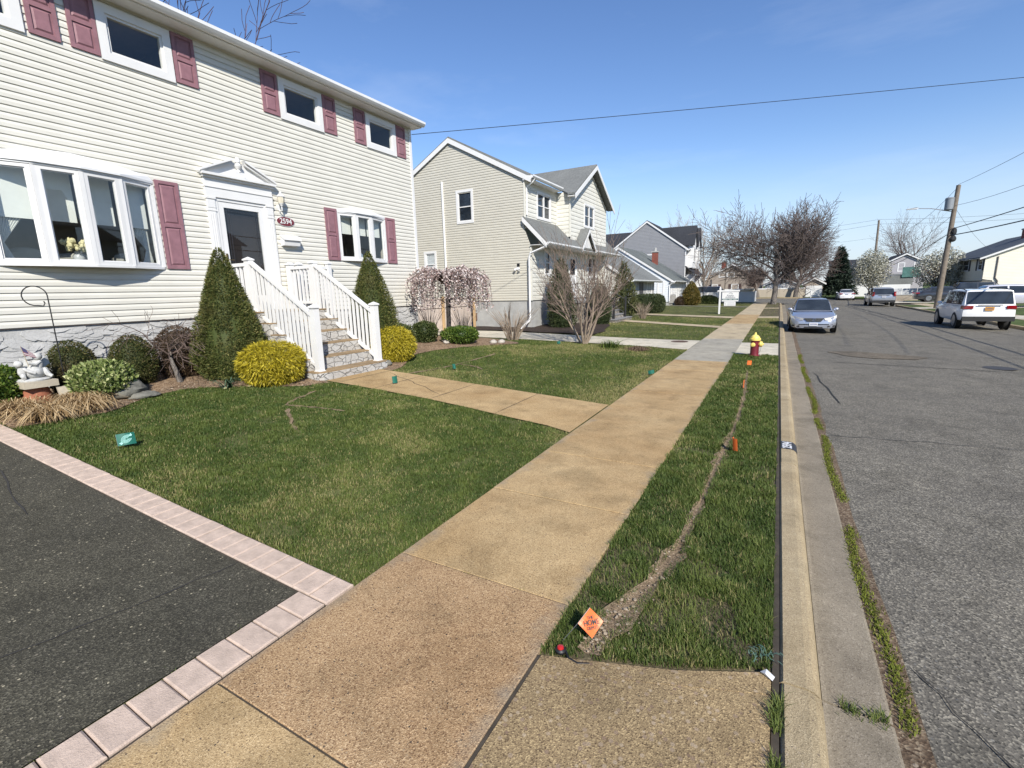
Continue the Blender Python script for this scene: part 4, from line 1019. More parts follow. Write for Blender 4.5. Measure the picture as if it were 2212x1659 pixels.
# ================================================================ HOUSE 2 (sand gable, ivory front)
m_roofg = shingle('roof_shingle_grey', (.13, .135, .13), (.22, .225, .215))
Y2 = 18.2; PG = (0, Y2, 0); UX = (1, 0, 0); NY = (0, -1, 0)
h2 = thing('house', 'ivory and sand two-storey house with a front-facing gable wing and grey roof', 'house', (-9.15, 22, .2))
RX, RZ, SL = -13.05, 8.32, .527
def out2(z):
    r = -9.15 if z < 3.62 else (-9.15 - max(0, (z - 3.62)) * .40 if z < 4.3 else -9.42)
    if z > 6.2: r = min(r, RX + (RZ - z) / SL)
    l = -17.4 if z <= 6.03 else max(-17.4, RX - (RZ - z) / SL)
    return [(l, max(l, r))]
O2 = [(-12.78, -11.92, 4.85, 6.05), (-14.75, -14.08, 2.6, 3.6)]
mb = MB(); siding(mb, PG, UX, NY, out2, 1.36, 8.3, .104, .022, O2); mb.build('wall', m_sand, h2)
P2f, P1f, PWg = (-9.42, 0, 0), (-9.15, 0, 0), (-8.75, 0, 0)
O2f = [(19.35, 20.75, 4.85, 5.95)]
mb = MB(); siding(mb, P2f, UY, NX, lambda z: [(Y2 + .03, 21.62)], 4.30, 6.26, .185, .022, O2f); mb.build('wall', m_offwh, h2)
mb = MB(); siding(mb, P1f, UY, NX, lambda z: [(Y2 + .03, 27.0)], 1.36, 3.62, .185, .022, [(19.5, 20.1, 2.45, 3.5), (25.0, 26.4, 2.4, 3.45), (22.35, 23.35, 1.36, 3.45)]); mb.build('wall', m_offwh, h2)
# wing
WC, WZ, WS = 24.15, 7.80, .60
mb = MB(); siding(mb, PWg, UY, NX, lambda z: [(max(21.5, WC - (WZ - .12 - z) / WS), min(26.75, WC + (WZ - .12 - z) / WS))], 3.9, 7.6, .185, .022, [(23.35, 24.75, 4.85, 5.9)]); mb.build('wall', m_offwh, h2)
mb = MB(); siding(mb, (0, 21.5, 0), UX, NY, lambda z: [(-9.45, -8.76)], 4.2, 6.2, .185, .02); mb.build('wall', m_offwh, h2)
mb = MB(); mb.box(-17.3, -8.77, 26.76, 26.9, 1.3, 6.2); mb.build('wall', m_offwh, h2)
mb = MB(); mb.box(-17.3, -9.17, Y2 + .02, 26.9, -.1, 1.355); mb.build('foundation', m_concf, h2)
mb = MB(); mb.box(-9.43, -9.385, Y2 - .035, Y2 + .06, 4.72, 6.27); mb.box(-9.17, -9.115, Y2 - .035, Y2 + .06, 1.35, 3.56); mb.box(-8.77, -8.715, 21.46, 21.55, 4.2, 6.1); mb.build('corner_board', plain('ivory_trim', (.70, .68, .60), .5), h2)
# roofs
mb = MB(); rz_ = lambda x: RZ + .10 - abs(x - RX) * SL
mb.prism([(-9.08, Y2 - .07, rz_(-9.08)), (-9.08, 27.15, rz_(-9.08)), (RX, 27.15, RZ + .10), (RX, Y2 - .07, RZ + .10)], (0, 0, -.07))
mb.prism([(RX, Y2 - .07, RZ + .10), (RX, 27.15, RZ + .10), (-17.6, 27.15, rz_(-17.6)), (-17.6, Y2 - .07, rz_(-17.6))], (0, 0, -.07))
wz_ = lambda y: WZ + .06 - abs(y - WC) * WS
xi = RX + (RZ - WZ) / SL      # where the wing ridge meets the main roof
for s in (-1, 1):
    ye = WC + s * 2.95
    xe = RX + (RZ + .1 - wz_(ye)) / SL
    mb.prism([(-8.38, WC, WZ + .06), (-8.38, ye, wz_(ye)), (xe - .1, ye, wz_(ye)), (xi - .1, WC, WZ + .06)], (0, 0, -.07))
mb.build('roof', m_roofg, h2)
mb = MB()   # rake boards and fascias
def rake(mb, a, b, w, t):
    a, b = Vector(a), Vector(b); mb.prism([a, b, b - Zv_ * w, a - Zv_ * w], t)
rake(mb, (-9.06, Y2 - .085, rz_(-9.06) - .07), (RX, Y2 - .085, RZ + .03), .20, (0, -.03, 0)); rake(mb, (RX, Y2 - .085, RZ + .03), (-17.6, Y2 - .085, rz_(-17.6) - .07), .20, (0, -.03, 0))
rake(mb, (-8.37, WC, WZ - .01), (-8.37, WC + 2.95, wz_(WC + 2.95) - .07), .19, (.03, 0, 0)); rake(mb, (-8.37, WC, WZ - .01), (-8.37, WC - 2.95, wz_(WC - 2.95) - .07), .19, (.03, 0, 0))
mb.prism([(-9.42, Y2 - .10, 6.17), (-9.05, Y2 - .10, 6.17), (-9.05, Y2 - .10, 6.30), (-9.42, Y2 - .10, 6.36)], (0, .09, 0))
mb.prism([(-8.40, WC - 2.95, wz_(WC - 2.95) - .15), (-8.74, WC - 2.95, wz_(WC - 2.95) - .15), (-8.74, 21.52, wz_(WC - 2.95) - .15), (-8.40, 21.52, wz_(WC - 2.95) - .15)], (0, 0, .03))
mb.box(-9.41, -9.06, Y2 - .005, 21.2, 6.172, 6.19)
mb.build('fascia', m_white, h2)
def gutter_run(root, x, y0, y1, z, name='gutter'):
    mb = MB(); mb.prism([(x + a, y0, z + b) for a, b in gp], (0, y1 - y0, 0)); return mb.build(name, m_gut, root)
gutter_run(h2, -9.06, Y2 - .09, 21.2, 6.22)
# pent roof over the ground floor
mb = MB(); mb.prism([(-9.44, Y2 - .12, 4.80), (-8.38, Y2 - .12, 3.72), (-8.38, 28.2, 3.72), (-9.44, 28.2, 4.80)], (0, 0, -.07))
for s in (-1, 1):
    mb.prism([(-8.28, 22.87, 4.68), (-8.28, 22.87 + s * 1.0, 3.72), (-9.4, 22.87 + s * 1.0, 3.74), (-9.4, 22.87, 4.69)], (0, 0, -.06))
mb.build('pent_roof', m_roofg, h2)
mb = MB(); rake(mb, (-9.46, Y2 - .14, 4.76), (-8.36, Y2 - .14, 3.66), .20, (0, -.03, 0)); mb.box(-9.14, -8.37, Y2 - .1, 28.2, 3.60, 3.62)
rake(mb, (-8.27, 22.87, 4.62), (-8.27, 21.87, 3.66), .14, (.025, 0, 0)); rake(mb, (-8.27, 22.87, 4.62), (-8.27, 23.87, 3.66), .14, (.025, 0, 0)); mb.prism([(-8.45, 22.05, 3.70), (-8.45, 23.7, 3.70), (-8.45, 22.87, 4.5)], (.03, 0, 0))
mb.build('fascia', m_white, h2)
gutter_run(h2, -8.37, Y2 - .14, 21.8, 3.58); gutter_run(h2, -8.37, 23.95, 28.2, 3.58)
# downspouts
mb = MB()
mb.tube([(-8.33, Y2 - .05, 3.60), (-8.45, Y2 - .10, 3.50), (-9.10, Y2 - .16, 3.28), (-9.16, Y2 - .16, 3.1), (-9.16, Y2 - .16, .62), (-9.2, Y2 - .2, .5), (-9.42, Y2 - .62, .15)], .043, 4)
mb.tube([(-9.0, Y2 + .15, 6.24), (-9.1, Y2 + .12, 6.1), (-9.36, Y2 + .1, 5.92), (-9.36, Y2 + .1, 4.85)], .038, 4)
mb.build('downspout', m_gut, h2)
mb = MB(); mb.tube([(-13.52, Y2 - .05, 6.62), (-13.52, Y2 - .05, .4)], .05, 8); mb.build('vent_pipe', m_white2, h2)
window(h2, PG, UX, NY, -12.80, -11.90, 4.75, 6.16, .10, 'hung')
window(h2, PG, UX, NY, -14.78, -14.05, 2.48, 3.68, .10, 'hung', plain('curtained_pane', (.45, .48, .48), .15, .3, 9))
window(h2, P2f, UY, NX, 19.33, 20.78, 4.81, 5.97, .085, 'twin'); window(h2, PWg, UY, NX, 23.3, 24.8, 4.80, 5.94, .085, 'twin')
window(h2, P1f, UY, NX, 19.45, 20.13, 2.40, 3.52, .08, 'hung'); window(h2, P1f, UY, NX, 24.95, 26.45, 2.35, 3.5, .08, 'twin')
mb = MB(); fframe(mb, P1f, UY, NX, 22.33, 23.38, 1.37, 3.5, .08, -.03, .04); mb.frame(P1f, UY, NX, Zv_, 22.411, 23.299, -.04, -.005, 1.4, 3.42)
for u in (22.55, 22.9): mb.frame(P1f, UY, NX, Zv_, u, u + .26, -.0048, .004, 1.55, 2.3)
dd = mb.build('front_door', m_white, h2); mb = MB(); mb.poly((-9.153, 22.55, 2.5), (-9.153, 23.16, 2.5), (-9.153, 23.16, 3.25), (-9.153, 22.55, 3.25)); mb.build('pane', m_dglass, dd)
# small fixtures on the gable wall
t = thing('wall_spotlight', 'small white twin spotlight with dark sensor on the sand gable wall', 'spotlight', (-9.78, Y2, 2.6))
mb = MB(); mb.box(-9.80, -9.68, Y2 - .04, Y2 - .016, 2.78, 2.9); mb.build('sensor', m_black, t)
mb = MB(); mb.box(-9.82, -9.7, Y2 - .05, Y2 - .016, 2.64, 2.76)
for s in (-1, 1): mb.lathe([(.02, 0), (.05, .06), (.055, .12), (0, .11)], 10, (-9.76 + s * .06, Y2 - .07, 2.70), (s * .5, -.6, -.65))
mb.build('lamp_head', m_white2, t, smooth=True)
t = thing('foundation_vent', 'small rusty brown vent low in the grey concrete foundation', 'vent', (-12.2, Y2, .55))
mb = MB(); fframe(mb, PG, UX, NY, -12.45, -11.95, .5, .82, .03, -.02, .03); mb.build('frame', plain('rusty_vent', (.16, .09, .06), .8), t)
mb = MB()
for k in range(5): mb.frame(PG, UX, NY, Zv_, -12.42, -11.98, -.02, .02, .545 + k * .05, .565 + k * .05)
mb.build('louvre', MATS['rusty_vent'], t)
# stone stoop with iron railing
m_field = stonemat('field_stone', [(.20, .17, .14), (.30, .26, .21), (.38, .34, .28), (.25, .23, .20)], 4.5, (.10, .09, .08), .9, 1.0)
m_blue = plain('bluestone', (.22, .215, .21), .8, .15, 4)
t = thing('stone_stoop', 'fieldstone stoop with slate treads in front of the ivory house', 'steps', (-7.6, 23.6, .15))
for k, (xf, z) in enumerate(((-6.72, .31), (-7.05, .49), (-7.38, .67), (-7.71, .85), (-8.04, 1.03), (-8.37, 1.2))):
    mb = MB(); xb = -9.15 if k == 5 else xf - .45; mb.box(xb, xf, 22.2 + .0, 25.1, .02 if k == 0 else z - .22, z - .04); s_ = mb.build('step', m_field, t)
    mb = MB(); mb.box(xb, xf + .03, 22.15, 25.15, z - .0399, z); mb.build('tread', m_blue, s_)
mb = MB(); mb.box(-9.14, -7.9, 20.9, 22.19, .02, 1.15); mb.build('side_wall', m_field, t)
mb = MB(); mb.box(-9.14, -7.86, 20.85, 22.14, 1.151, 1.2); mb.build('side_cap', m_blue, t)
t = thing('iron_railing', 'black iron railing on heavy posts climbing the fieldstone stoop', 'railing', (-7.5, 24, .3), group=None)
for y in (22.7, 24.7):
    mb = MB(); mb.tube([(-6.95, y, .31), (-6.95, y, 1.35)], .055, 8); mb.build('post', m_black, t)
    for z0 in (1.2, .5):
        mb = MB(); mb.tube([(-6.95, y, z0), (-8.4, y, z0 + .84), (-9.1, y, z0 + .84)], .021, 6); mb.build('rail', m_black, t)
    mb = MB()
    for k in range(13): x = -7.05 - k * .11; z0 = .5 + (-6.95 - x) * .575; mb.tube([(x, y, z0), (x, y, z0 + .7)], .009, 4)
    mb.build('balusters', m_black, t)

# ================================================================ HOUSES 3, 4, 5 further along
m_pale = plain('pale_blue_siding', (.70, .73, .76), .6, .05); m_greys = plain('grey_siding', (.235, .24, .255), .65, .08, 2); m_grey3 = plain('warm_grey_siding', (.36, .35, .335), .7, .08)
m_roofd = shingle('roof_shingle_charcoal', (.028, .030, .036), (.055, .058, .066)); m_roof4 = shingle('roof_shingle_green_grey', (.10, .11, .108), (.165, .18, .172))
m_brick = brick('chimney_brick', (.16, .045, .032), (.26, .085, .06), 6.5)
def chimney(root, x, y, z0, z1, w=.35):
    mb = MB(); mb.box(x - w, x + w, y - w, y + w, z0, z1); c = mb.build('chimney', m_brick, root)
    mb = MB(); mb.box(x - w - .06, x + w + .06, y - w - .06, y + w + .06, z1 + .001, z1 + .12); mb.tube([(x, y, z1 + .12), (x, y, z1 + .45)], .13, 8); mb.build('chimney_cap', m_concf, c)

def gable_house(root, x0, x1, yf, yb, zb, ze, rx, rz, wall, roof, front=None, course=.14, ov=.3, trim=None, fd=.0):
    """ridge along Y; gable facing -Y at yf, eave facing the street at x1"""
    trim = trim or m_white; s1 = (rz - ze) / (x1 - rx); s0 = (rz - ze) / (rx - x0)
    mb = MB(); ol = lambda z: [(x0 if z < ze else rx - (rz - z) / s0, x1 if z < ze else rx + (rz - z) / s1)]
    siding(mb, (0, yf, 0), UX, NY, ol, zb, rz, course, .018); mb.build('wall', wall, root)
    mb = MB(); siding(mb, (x1, 0, 0), UY, NX, lambda z: [(yf + .02, yb)], zb, ze, course, .018); mb.box(x0, x1 - .03, yb - .03, yb, zb, ze); mb.box(x0, x0 + .03, yf + .05, yb - .05, zb, ze); mb.build('wall', front or wall, root)
    mb = MB(); mb.box(x0 + .05, x1 - .02, yf + .03, yb - .03, -.4, zb); mb.build('foundation', m_concf, root)
    mb = MB(); t = .1
    mb.prism([(x1 + ov, yf - .1, ze - ov * s1 + t), (x1 + ov, yb + .25, ze - ov * s1 + t), (rx, yb + .25, rz + t), (rx, yf - .1, rz + t)], (0, 0, -.08))
    mb.prism([(rx, yf - .1, rz + t), (rx, yb + .25, rz + t), (x0 - ov, yb + .25, ze - ov * s0 + t), (x0 - ov, yf - .1, ze - ov * s0 + t)], (0, 0, -.08)); rf = mb.build('roof', roof, root)
    mb = MB(); rake(mb, (x1 + ov, yf - .115, ze - ov * s1 + t - .08), (rx, yf - .115, rz + t - .08), .2, (0, -.03, 0)); rake(mb, (rx, yf - .115, rz + t - .08), (x0 - ov, yf - .115, ze - ov * s0 + t - .08), .2, (0, -.03, 0)); mb.box(x1 + .01, x1 + ov - .01, yf - .2, yb + .2, ze - ov * s1 - .06, ze - ov * s1 - .04); mb.build('fascia', trim, root)
    gutter_run(root, x1 + ov + .01, yf - .1, yb + .25, ze - ov * s1 - .04)
    return rf

h3 = thing('house', 'low grey cottage with a big grey roof behind the clipped hedge', 'house', (-9.2, 36, .2))
gable_house(h3, -17.5, -9.2, 32.4, 41.2, .9, 2.62, -13.2, 5.3, m_offwh, m_roofg, m_grey3, .16, .55)
window(h3, (-9.2, 0, 0), UY, NX, 38.6, 40.3, 1.25, 2.4, .09, 'slide'); window(h3, (-9.2, 0, 0), UY, NX, 34.0, 35.3, 1.3, 2.4, .09, 'twin')
mb = MB(); fframe(mb, (-9.2, 0, 0), UY, NX, 36.3, 37.4, .9, 2.5, .08, -.02, .04); mb.frame((-9.2, 0, 0), UY, NX, Zv_, 36.381, 37.319, -.02, .02, .9, 2.42); mb.build('front_door', plain('dark_door', (.06, .06, .065), .4), h3)
chimney(h3, -12.4, 35.2, 4.2, 6.0, .42)
h4 = thing('house', 'pale blue-white cottage with a green-grey roof and brick chimney', 'house', (-8.8, 50, .15))
gable_house(h4, -18, -8.8, 45.6, 54.5, .45, 2.55, -13.6, 5.6, m_pale, m_roof4, m_white, .16, .45)
chimney(h4, -11.2, 50.2, 4.0, 5.25, .26)
window(h4, (0, 45.6, 0), UX, NY, -9.9, -9.3, 1.2, 2.3, .08, 'hung'); window(h4, (-8.8, 0, 0), UY, NX, 46.6, 48.3, 1.1, 2.4, .08, 'twin'); window(h4, (-8.8, 0, 0), UY, NX, 51, 52.4, 1.1, 2.4, .08, 'hung')
mb = MB(); mb.box(-8.79, -8.74, 45.62, 48.6, .3, 1.05); mb.build('stone_skirt', m_stone, h4)
mb = MB(); mb.tube([(-8.3, 45.5, 2.25), (-8.6, 45.5, 2.1), (-8.78, 45.52, 1.95), (-8.78, 45.52, .5)], .05, 4); mb.build('downspout', m_gut, h4)
mb = MB(); fframe(mb, (-8.8, 0, 0), UY, NX, 49.2, 50.3, .5, 2.45, .08, -.02, .04); mb.frame((-8.8, 0, 0), UY, NX, Zv_, 49.281, 50.219, -.02, .02, .5, 2.37); mb.build('front_door', m_white2, h4)
h5 = thing('house', 'tall slate-grey two-storey house with charcoal roofs and white trim', 'house', (-9.6, 60, .1))
gable_house(h5, -18.2, -9.5, 57.5, 64, .4, 6.15, -13.85, 9.3, m_greys, m_roofd, m_white, .16, .4)
# long rear roof stretching left, front cross gables with bays
mb = MB(); mb.prism([(-32, 57.9, 6.3), (-14, 57.9, 6.3), (-14, 61, 8.6), (-32, 61, 8.6)], (0, 0, -.1)); mb.prism([(-14, 64, 6.3), (-32, 64, 6.3), (-32, 61, 8.6), (-14, 61, 8.6)], (0, 0, -.1))
for yc in (59.2, 62.2):
    for s in (-1, 1): mb.prism([(-8.6, yc, 8.6), (-8.6, yc + s * 1.25, 6.4), (-11, yc + s * 1.25, 6.4), (-12.6, yc, 8.6)], (0, 0, -.08))
mb.prism([(-9.45, 57.4, 4.1), (-8.4, 57.4, 3.2), (-8.4, 64, 3.2), (-9.45, 64, 4.1)], (0, 0, -.08)); mb.build('roof', m_roofd, h5)
mb = MB(); mb.box(-31.8, -14, 58.2, 63.8, .2, 6.25); mb.build('wall', m_greys, h5)
mb = MB()
for yc in (59.2, 62.2):
    mb.box(-9.48, -8.8, yc - 1.0, yc + 1.0, 3.9, 6.38); mb.prism([(-8.8, yc - 1.15, 6.4), (-8.8, yc + 1.15, 6.4), (-8.8, yc, 8.4)], (-.7, 0, 0))
mb.build('bay', m_white, h5)
for yc in (59.2, 62.2): window(h5, (-8.78, 0, 0), UY, NX, yc - .8, yc + .8, 4.5, 6.1, .1, 'twin')
window(h5, (0, 57.5, 0), UX, NY, -13.8, -12.7, 5.0, 5.6, .12, 'fixed', grid=(3, 2))
mb = MB(); mb.box(-9.52, -9.42, 57.44, 57.56, .4, 6.1); mb.tube([(-9.0, 57.4, 3.15), (-9.2, 57.4, 2.95), (-9.55, 57.42, 2.75)], .05, 4); mb.build('corner_board', m_white, h5)
for y in (58, 63.5):
    mb = MB(); mb.box(-9.4, -8.5, y, y + .3, .1, 3.15); mb.build('porch_post', m_white, h5)
# ================================================================ PLANTS
def leaf_arrays(P, Dn, L, W, tint):
    """one folded rhombus leaf per point: P base, Dn unit direction, L length, W width (arrays)"""
    n = len(P); r = rng.normal(size=(n, 3)); S = np.cross(Dn, r); S /= np.linalg.norm(S, axis=1)[:, None] + 1e-9
    L = np.broadcast_to(L, n)[:, None]; W = np.broadcast_to(W, n)[:, None]
    nrm = np.cross(Dn, S)
    V = np.stack([P, P + Dn * L * .45 + S * W * .5 + nrm * W * .12, P + Dn * L, P + Dn * L * .45 - S * W * .5 + nrm * W * .12], 1).reshape(-1, 3)
    k = np.arange(n) * 4; F = np.concatenate([np.stack([k, k + 1, k + 2], 1), np.stack([k, k + 2, k + 3], 1)])
    return V, F, np.repeat(tint, 4, 0)
def unit(a): return a / (np.linalg.norm(a, axis=1)[:, None] + 1e-9)
def lumps(dirs, k, amp, seed):
    """smooth bumpy scale factor over a sphere of directions"""
    g = np.random.default_rng(seed); c = unit(g.normal(size=(k, 3))); a = g.random(k) * 2 - .8
    s = np.zeros(len(dirs))
    for i in range(k): s += a[i] * np.exp(-((1 - dirs @ c[i]) * max(22, k * .42)))
    return 1 + amp * np.clip(s, -1.3, .7)
def core(mb, prof, c, ry=1.0, n=18, seed=0, wob=.06):
    g = random.Random(seed); rows = len(prof)
    vs = [(c[0] + r * math.cos(2 * math.pi * j / n) * (1 + wob * (g.random() - .5)), c[1] + ry * r * math.sin(2 * math.pi * j / n) * (1 + wob * (g.random() - .5)), c[2] + z) for r, z in prof for j in range(n)]
    mb.add(vs, [(i * n + j, i * n + (j + 1) % n, (i + 1) * n + (j + 1) % n, (i + 1) * n + j) for i in range(rows - 1) for j in range(n)], (.1, .5, .5))

def shrub(name, label, cat, c, prof, n, L, W, mat, ry=1.0, out=.75, up_=.25, droop=0.0, depth=.22, amp=.10, k=60, seed=1, group=None, corek=.78, trunk=None, tintpow=1.0):
    """revolved foliage body: prof [(radius, height)] filled with leaf faces through its outer shell, plus an inner core of foliage"""
    t = thing(name, label, cat, c, group=group); c = np.array(c, float)
    pr = np.array([p[0] for p in prof]); ph = np.array([p[1] for p in prof])
    hh = np.linspace(ph[0], ph[-1], 200); rr_ = np.interp(hh, ph, pr); w = rr_ + .03 * pr.max(); w = w / w.sum()
    z = rng.choice(hh, n, p=w) + (rng.random(n) - .5) * (hh[1] - hh[0]); r0 = np.interp(z, ph, pr); a = rng.random(n) * 2 * np.pi
    mid = .4 * ph[-1]; dz = (z - mid) / max(ph[-1], .01) * 1.6
    dirs = unit(np.stack([np.cos(a), np.sin(a), dz], 1))
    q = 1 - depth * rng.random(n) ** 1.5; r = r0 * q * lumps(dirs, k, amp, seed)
    P = np.stack([c[0] + r * np.cos(a), c[1] + ry * r * np.sin(a), c[2] + z], 1)
    sl = np.gradient(rr_, hh); nz_ = -np.interp(z, hh, sl)
    nrm = unit(np.stack([np.cos(a), np.sin(a), np.clip(nz_, -1, 3)], 1))
    Dn = unit(nrm * out + rng.normal(size=(n, 3)) * .45 + np.array([0, 0, up_ - droop]))
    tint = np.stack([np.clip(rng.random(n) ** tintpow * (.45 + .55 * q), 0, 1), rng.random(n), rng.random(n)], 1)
    V, F, T = leaf_arrays(P, Dn, L * (.6 + .8 * rng.random(n)), W * (.6 + .8 * rng.random(n)), tint)
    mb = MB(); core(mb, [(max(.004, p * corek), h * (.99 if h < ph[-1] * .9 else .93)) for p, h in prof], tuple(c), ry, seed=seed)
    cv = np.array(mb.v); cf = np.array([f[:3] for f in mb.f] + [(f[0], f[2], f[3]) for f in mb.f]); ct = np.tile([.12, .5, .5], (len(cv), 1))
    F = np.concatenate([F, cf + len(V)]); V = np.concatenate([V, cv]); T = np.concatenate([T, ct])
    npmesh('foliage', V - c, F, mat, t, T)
    if trunk:
        m2 = MB(); m2.tube([(c[0], c[1], c[2] - .05), (c[0], c[1], c[2] + trunk[1])], trunk[0], 8); m2.build('trunk', m_bark, t)
    return t

m_bark = plain('bark', (.115, .092, .075), .95, .35, 14, .9, 25)
m_barkg = plain('grey_bark', (.17, .15, .13), .95, .3, 12, .9, 25)
m_twig = plain('twig_bark', (.135, .095, .078), .9, .3, 8)
m_twigw = plain('pale_twig', (.30, .235, .175), .9, .25, 10)
l_spruce = leafmat('spruce_needles', (.045, .066, .016), (.12, .135, .034), (.22, .19, .065), .65, .2, (2.2, .55, .8, (.115, .09, .03), (.085, .09, .03)))
l_gold = leafmat('gold_cypress', (.16, .14, .008), (.46, .37, .022), (.66, .55, .07), .5, .2)
l_yew = leafmat('yew_needles', (.03, .042, .010), (.075, .085, .024), (.15, .115, .045), .6, .1, (3, .5, .75, (.09, .055, .03), (.05, .045, .02)))
l_red = leafmat('bronze_shrub', (.03, .022, .012), (.09, .055, .035), (.14, .10, .05), .6, .1)
l_var = leafmat('variegated_leaf', (.05, .085, .02), (.22, .27, .08), (.55, .56, .28), .5, .2)
l_lush = leafmat('lush_leaf', (.025, .055, .010), (.085, .14, .02), (.22, .27, .06), .45, .2)
l_box = leafmat('boxwood_leaf', (.025, .042, .010), (.065, .085, .025), (.13, .14, .05), .5, .15)
l_arb = leafmat('arborvitae_spray', (.02, .034, .012), (.055, .072, .026), (.09, .10, .04), .6, .12)
l_straw = leafmat('dry_straw', (.20, .125, .055), (.42, .29, .145), (.62, .48, .29), .8, .15)
l_bloss = leafmat('cherry_blossom', (.30, .19, .17), (.60, .50, .47), (.78, .72, .69), .7, .25)
l_pear = leafmat('pear_blossom', (.20, .19, .12), (.44, .43, .34), (.66, .65, .58), .7, .25)
l_conif = leafmat('far_conifer', (.012, .022, .014), (.028, .045, .03), (.05, .07, .045), .6, .1)
l_rust = leafmat('winter_cypress', (.06, .055, .012), (.16, .13, .03), (.26, .15, .04), .6, .15)

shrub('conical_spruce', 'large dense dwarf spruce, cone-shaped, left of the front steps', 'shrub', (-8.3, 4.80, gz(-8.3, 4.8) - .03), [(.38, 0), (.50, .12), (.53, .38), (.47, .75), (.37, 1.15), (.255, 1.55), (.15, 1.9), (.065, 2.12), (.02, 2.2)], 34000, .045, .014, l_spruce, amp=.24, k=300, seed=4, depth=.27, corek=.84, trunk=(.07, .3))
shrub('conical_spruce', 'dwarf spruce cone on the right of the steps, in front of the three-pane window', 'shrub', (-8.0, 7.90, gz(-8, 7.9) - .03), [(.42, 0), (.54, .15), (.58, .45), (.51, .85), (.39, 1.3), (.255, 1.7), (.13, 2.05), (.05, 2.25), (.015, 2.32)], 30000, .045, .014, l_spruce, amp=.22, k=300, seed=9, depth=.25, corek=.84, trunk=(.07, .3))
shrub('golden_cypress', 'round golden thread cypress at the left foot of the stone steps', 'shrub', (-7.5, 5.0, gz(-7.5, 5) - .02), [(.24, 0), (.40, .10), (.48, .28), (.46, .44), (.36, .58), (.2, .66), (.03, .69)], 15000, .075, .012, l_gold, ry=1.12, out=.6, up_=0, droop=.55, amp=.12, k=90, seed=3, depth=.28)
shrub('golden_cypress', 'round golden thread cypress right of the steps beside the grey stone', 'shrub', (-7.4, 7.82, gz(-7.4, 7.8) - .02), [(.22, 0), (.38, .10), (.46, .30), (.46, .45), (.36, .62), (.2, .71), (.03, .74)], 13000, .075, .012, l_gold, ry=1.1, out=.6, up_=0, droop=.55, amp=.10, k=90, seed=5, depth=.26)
shrub('dome_yew', 'dark clipped dome shrub right behind the shepherd hook', 'shrub', (-9.02, 2.86, .44), [(.22, 0), (.29, .2), (.29, .4), (.23, .58), (.13, .70), (.02, .75)], 8000, .035, .013, l_yew, amp=.05, seed=6, depth=.14)
shrub('dome_yew', 'dark clipped dome shrub behind the lichen-covered rock and bare maple', 'shrub', (-9.0, 3.62, .44), [(.22, 0), (.30, .2), (.30, .42), (.24, .6), (.13, .72), (.02, .77)], 8000, .035, .013, l_yew, amp=.05, seed=7, depth=.14)
shrub('bronze_shrub', 'bronze-brown rounded shrub behind the twiggy weeping maple', 'shrub', (-9.05, 4.33, .46), [(.25, 0), (.34, .2), (.36, .45), (.30, .65), (.17, .79), (.02, .84)], 8000, .035, .014, l_red, amp=.07, seed=8, depth=.2)
shrub('variegated_shrub', 'low variegated shrub with pale green-yellow leaves in the left bed', 'shrub', (-8.42, 2.98, .42), [(.20, 0), (.34, .08), (.38, .22), (.34, .36), (.22, .45), (.03, .49)], 3600, .052, .034, l_var, amp=.18, seed=10, depth=.4, out=.5, up_=.5, ry=1.0)
shrub('leafy_shrub', 'fresh green leafy shrub at the far left edge of the planting bed', 'shrub', (-8.95, 2.02, .42), [(.2, 0), (.30, .12), (.31, .28), (.24, .43), (.12, .5), (.02, .52)], 4200, .05, .03, l_lush, amp=.14, seed=11, depth=.35, out=.5, up_=.5)
shrub('leafy_shrub', 'twiggy grey-green shrub in the bed right of the second spruce cone', 'shrub', (-8.6, 9.35, gz(-8.6, 9.3)), [(.3, 0), (.42, .15), (.42, .34), (.3, .5), (.03, .58)], 3000, .05, .03, l_box, amp=.15, seed=12, depth=.4)
shrub('leafy_shrub', 'rounded grey-green shrub left of the weeping cherry trunk', 'shrub', (-8.62, 10.42, gz(-8.6, 10.4)), [(.24, 0), (.34, .15), (.35, .34), (.26, .5), (.03, .57)], 3600, .045, .028, l_box, amp=.12, seed=13, depth=.35)
shrub('leafy_shrub', 'low bright green shrub at the foot of the weeping cherry, to its right', 'shrub', (-7.85, 11.05, gz(-7.85, 11)), [(.34, 0), (.5, .10), (.52, .25), (.4, .38), (.03, .44)], 5200, .05, .03, l_lush, amp=.16, seed=14, depth=.35, up_=.5)

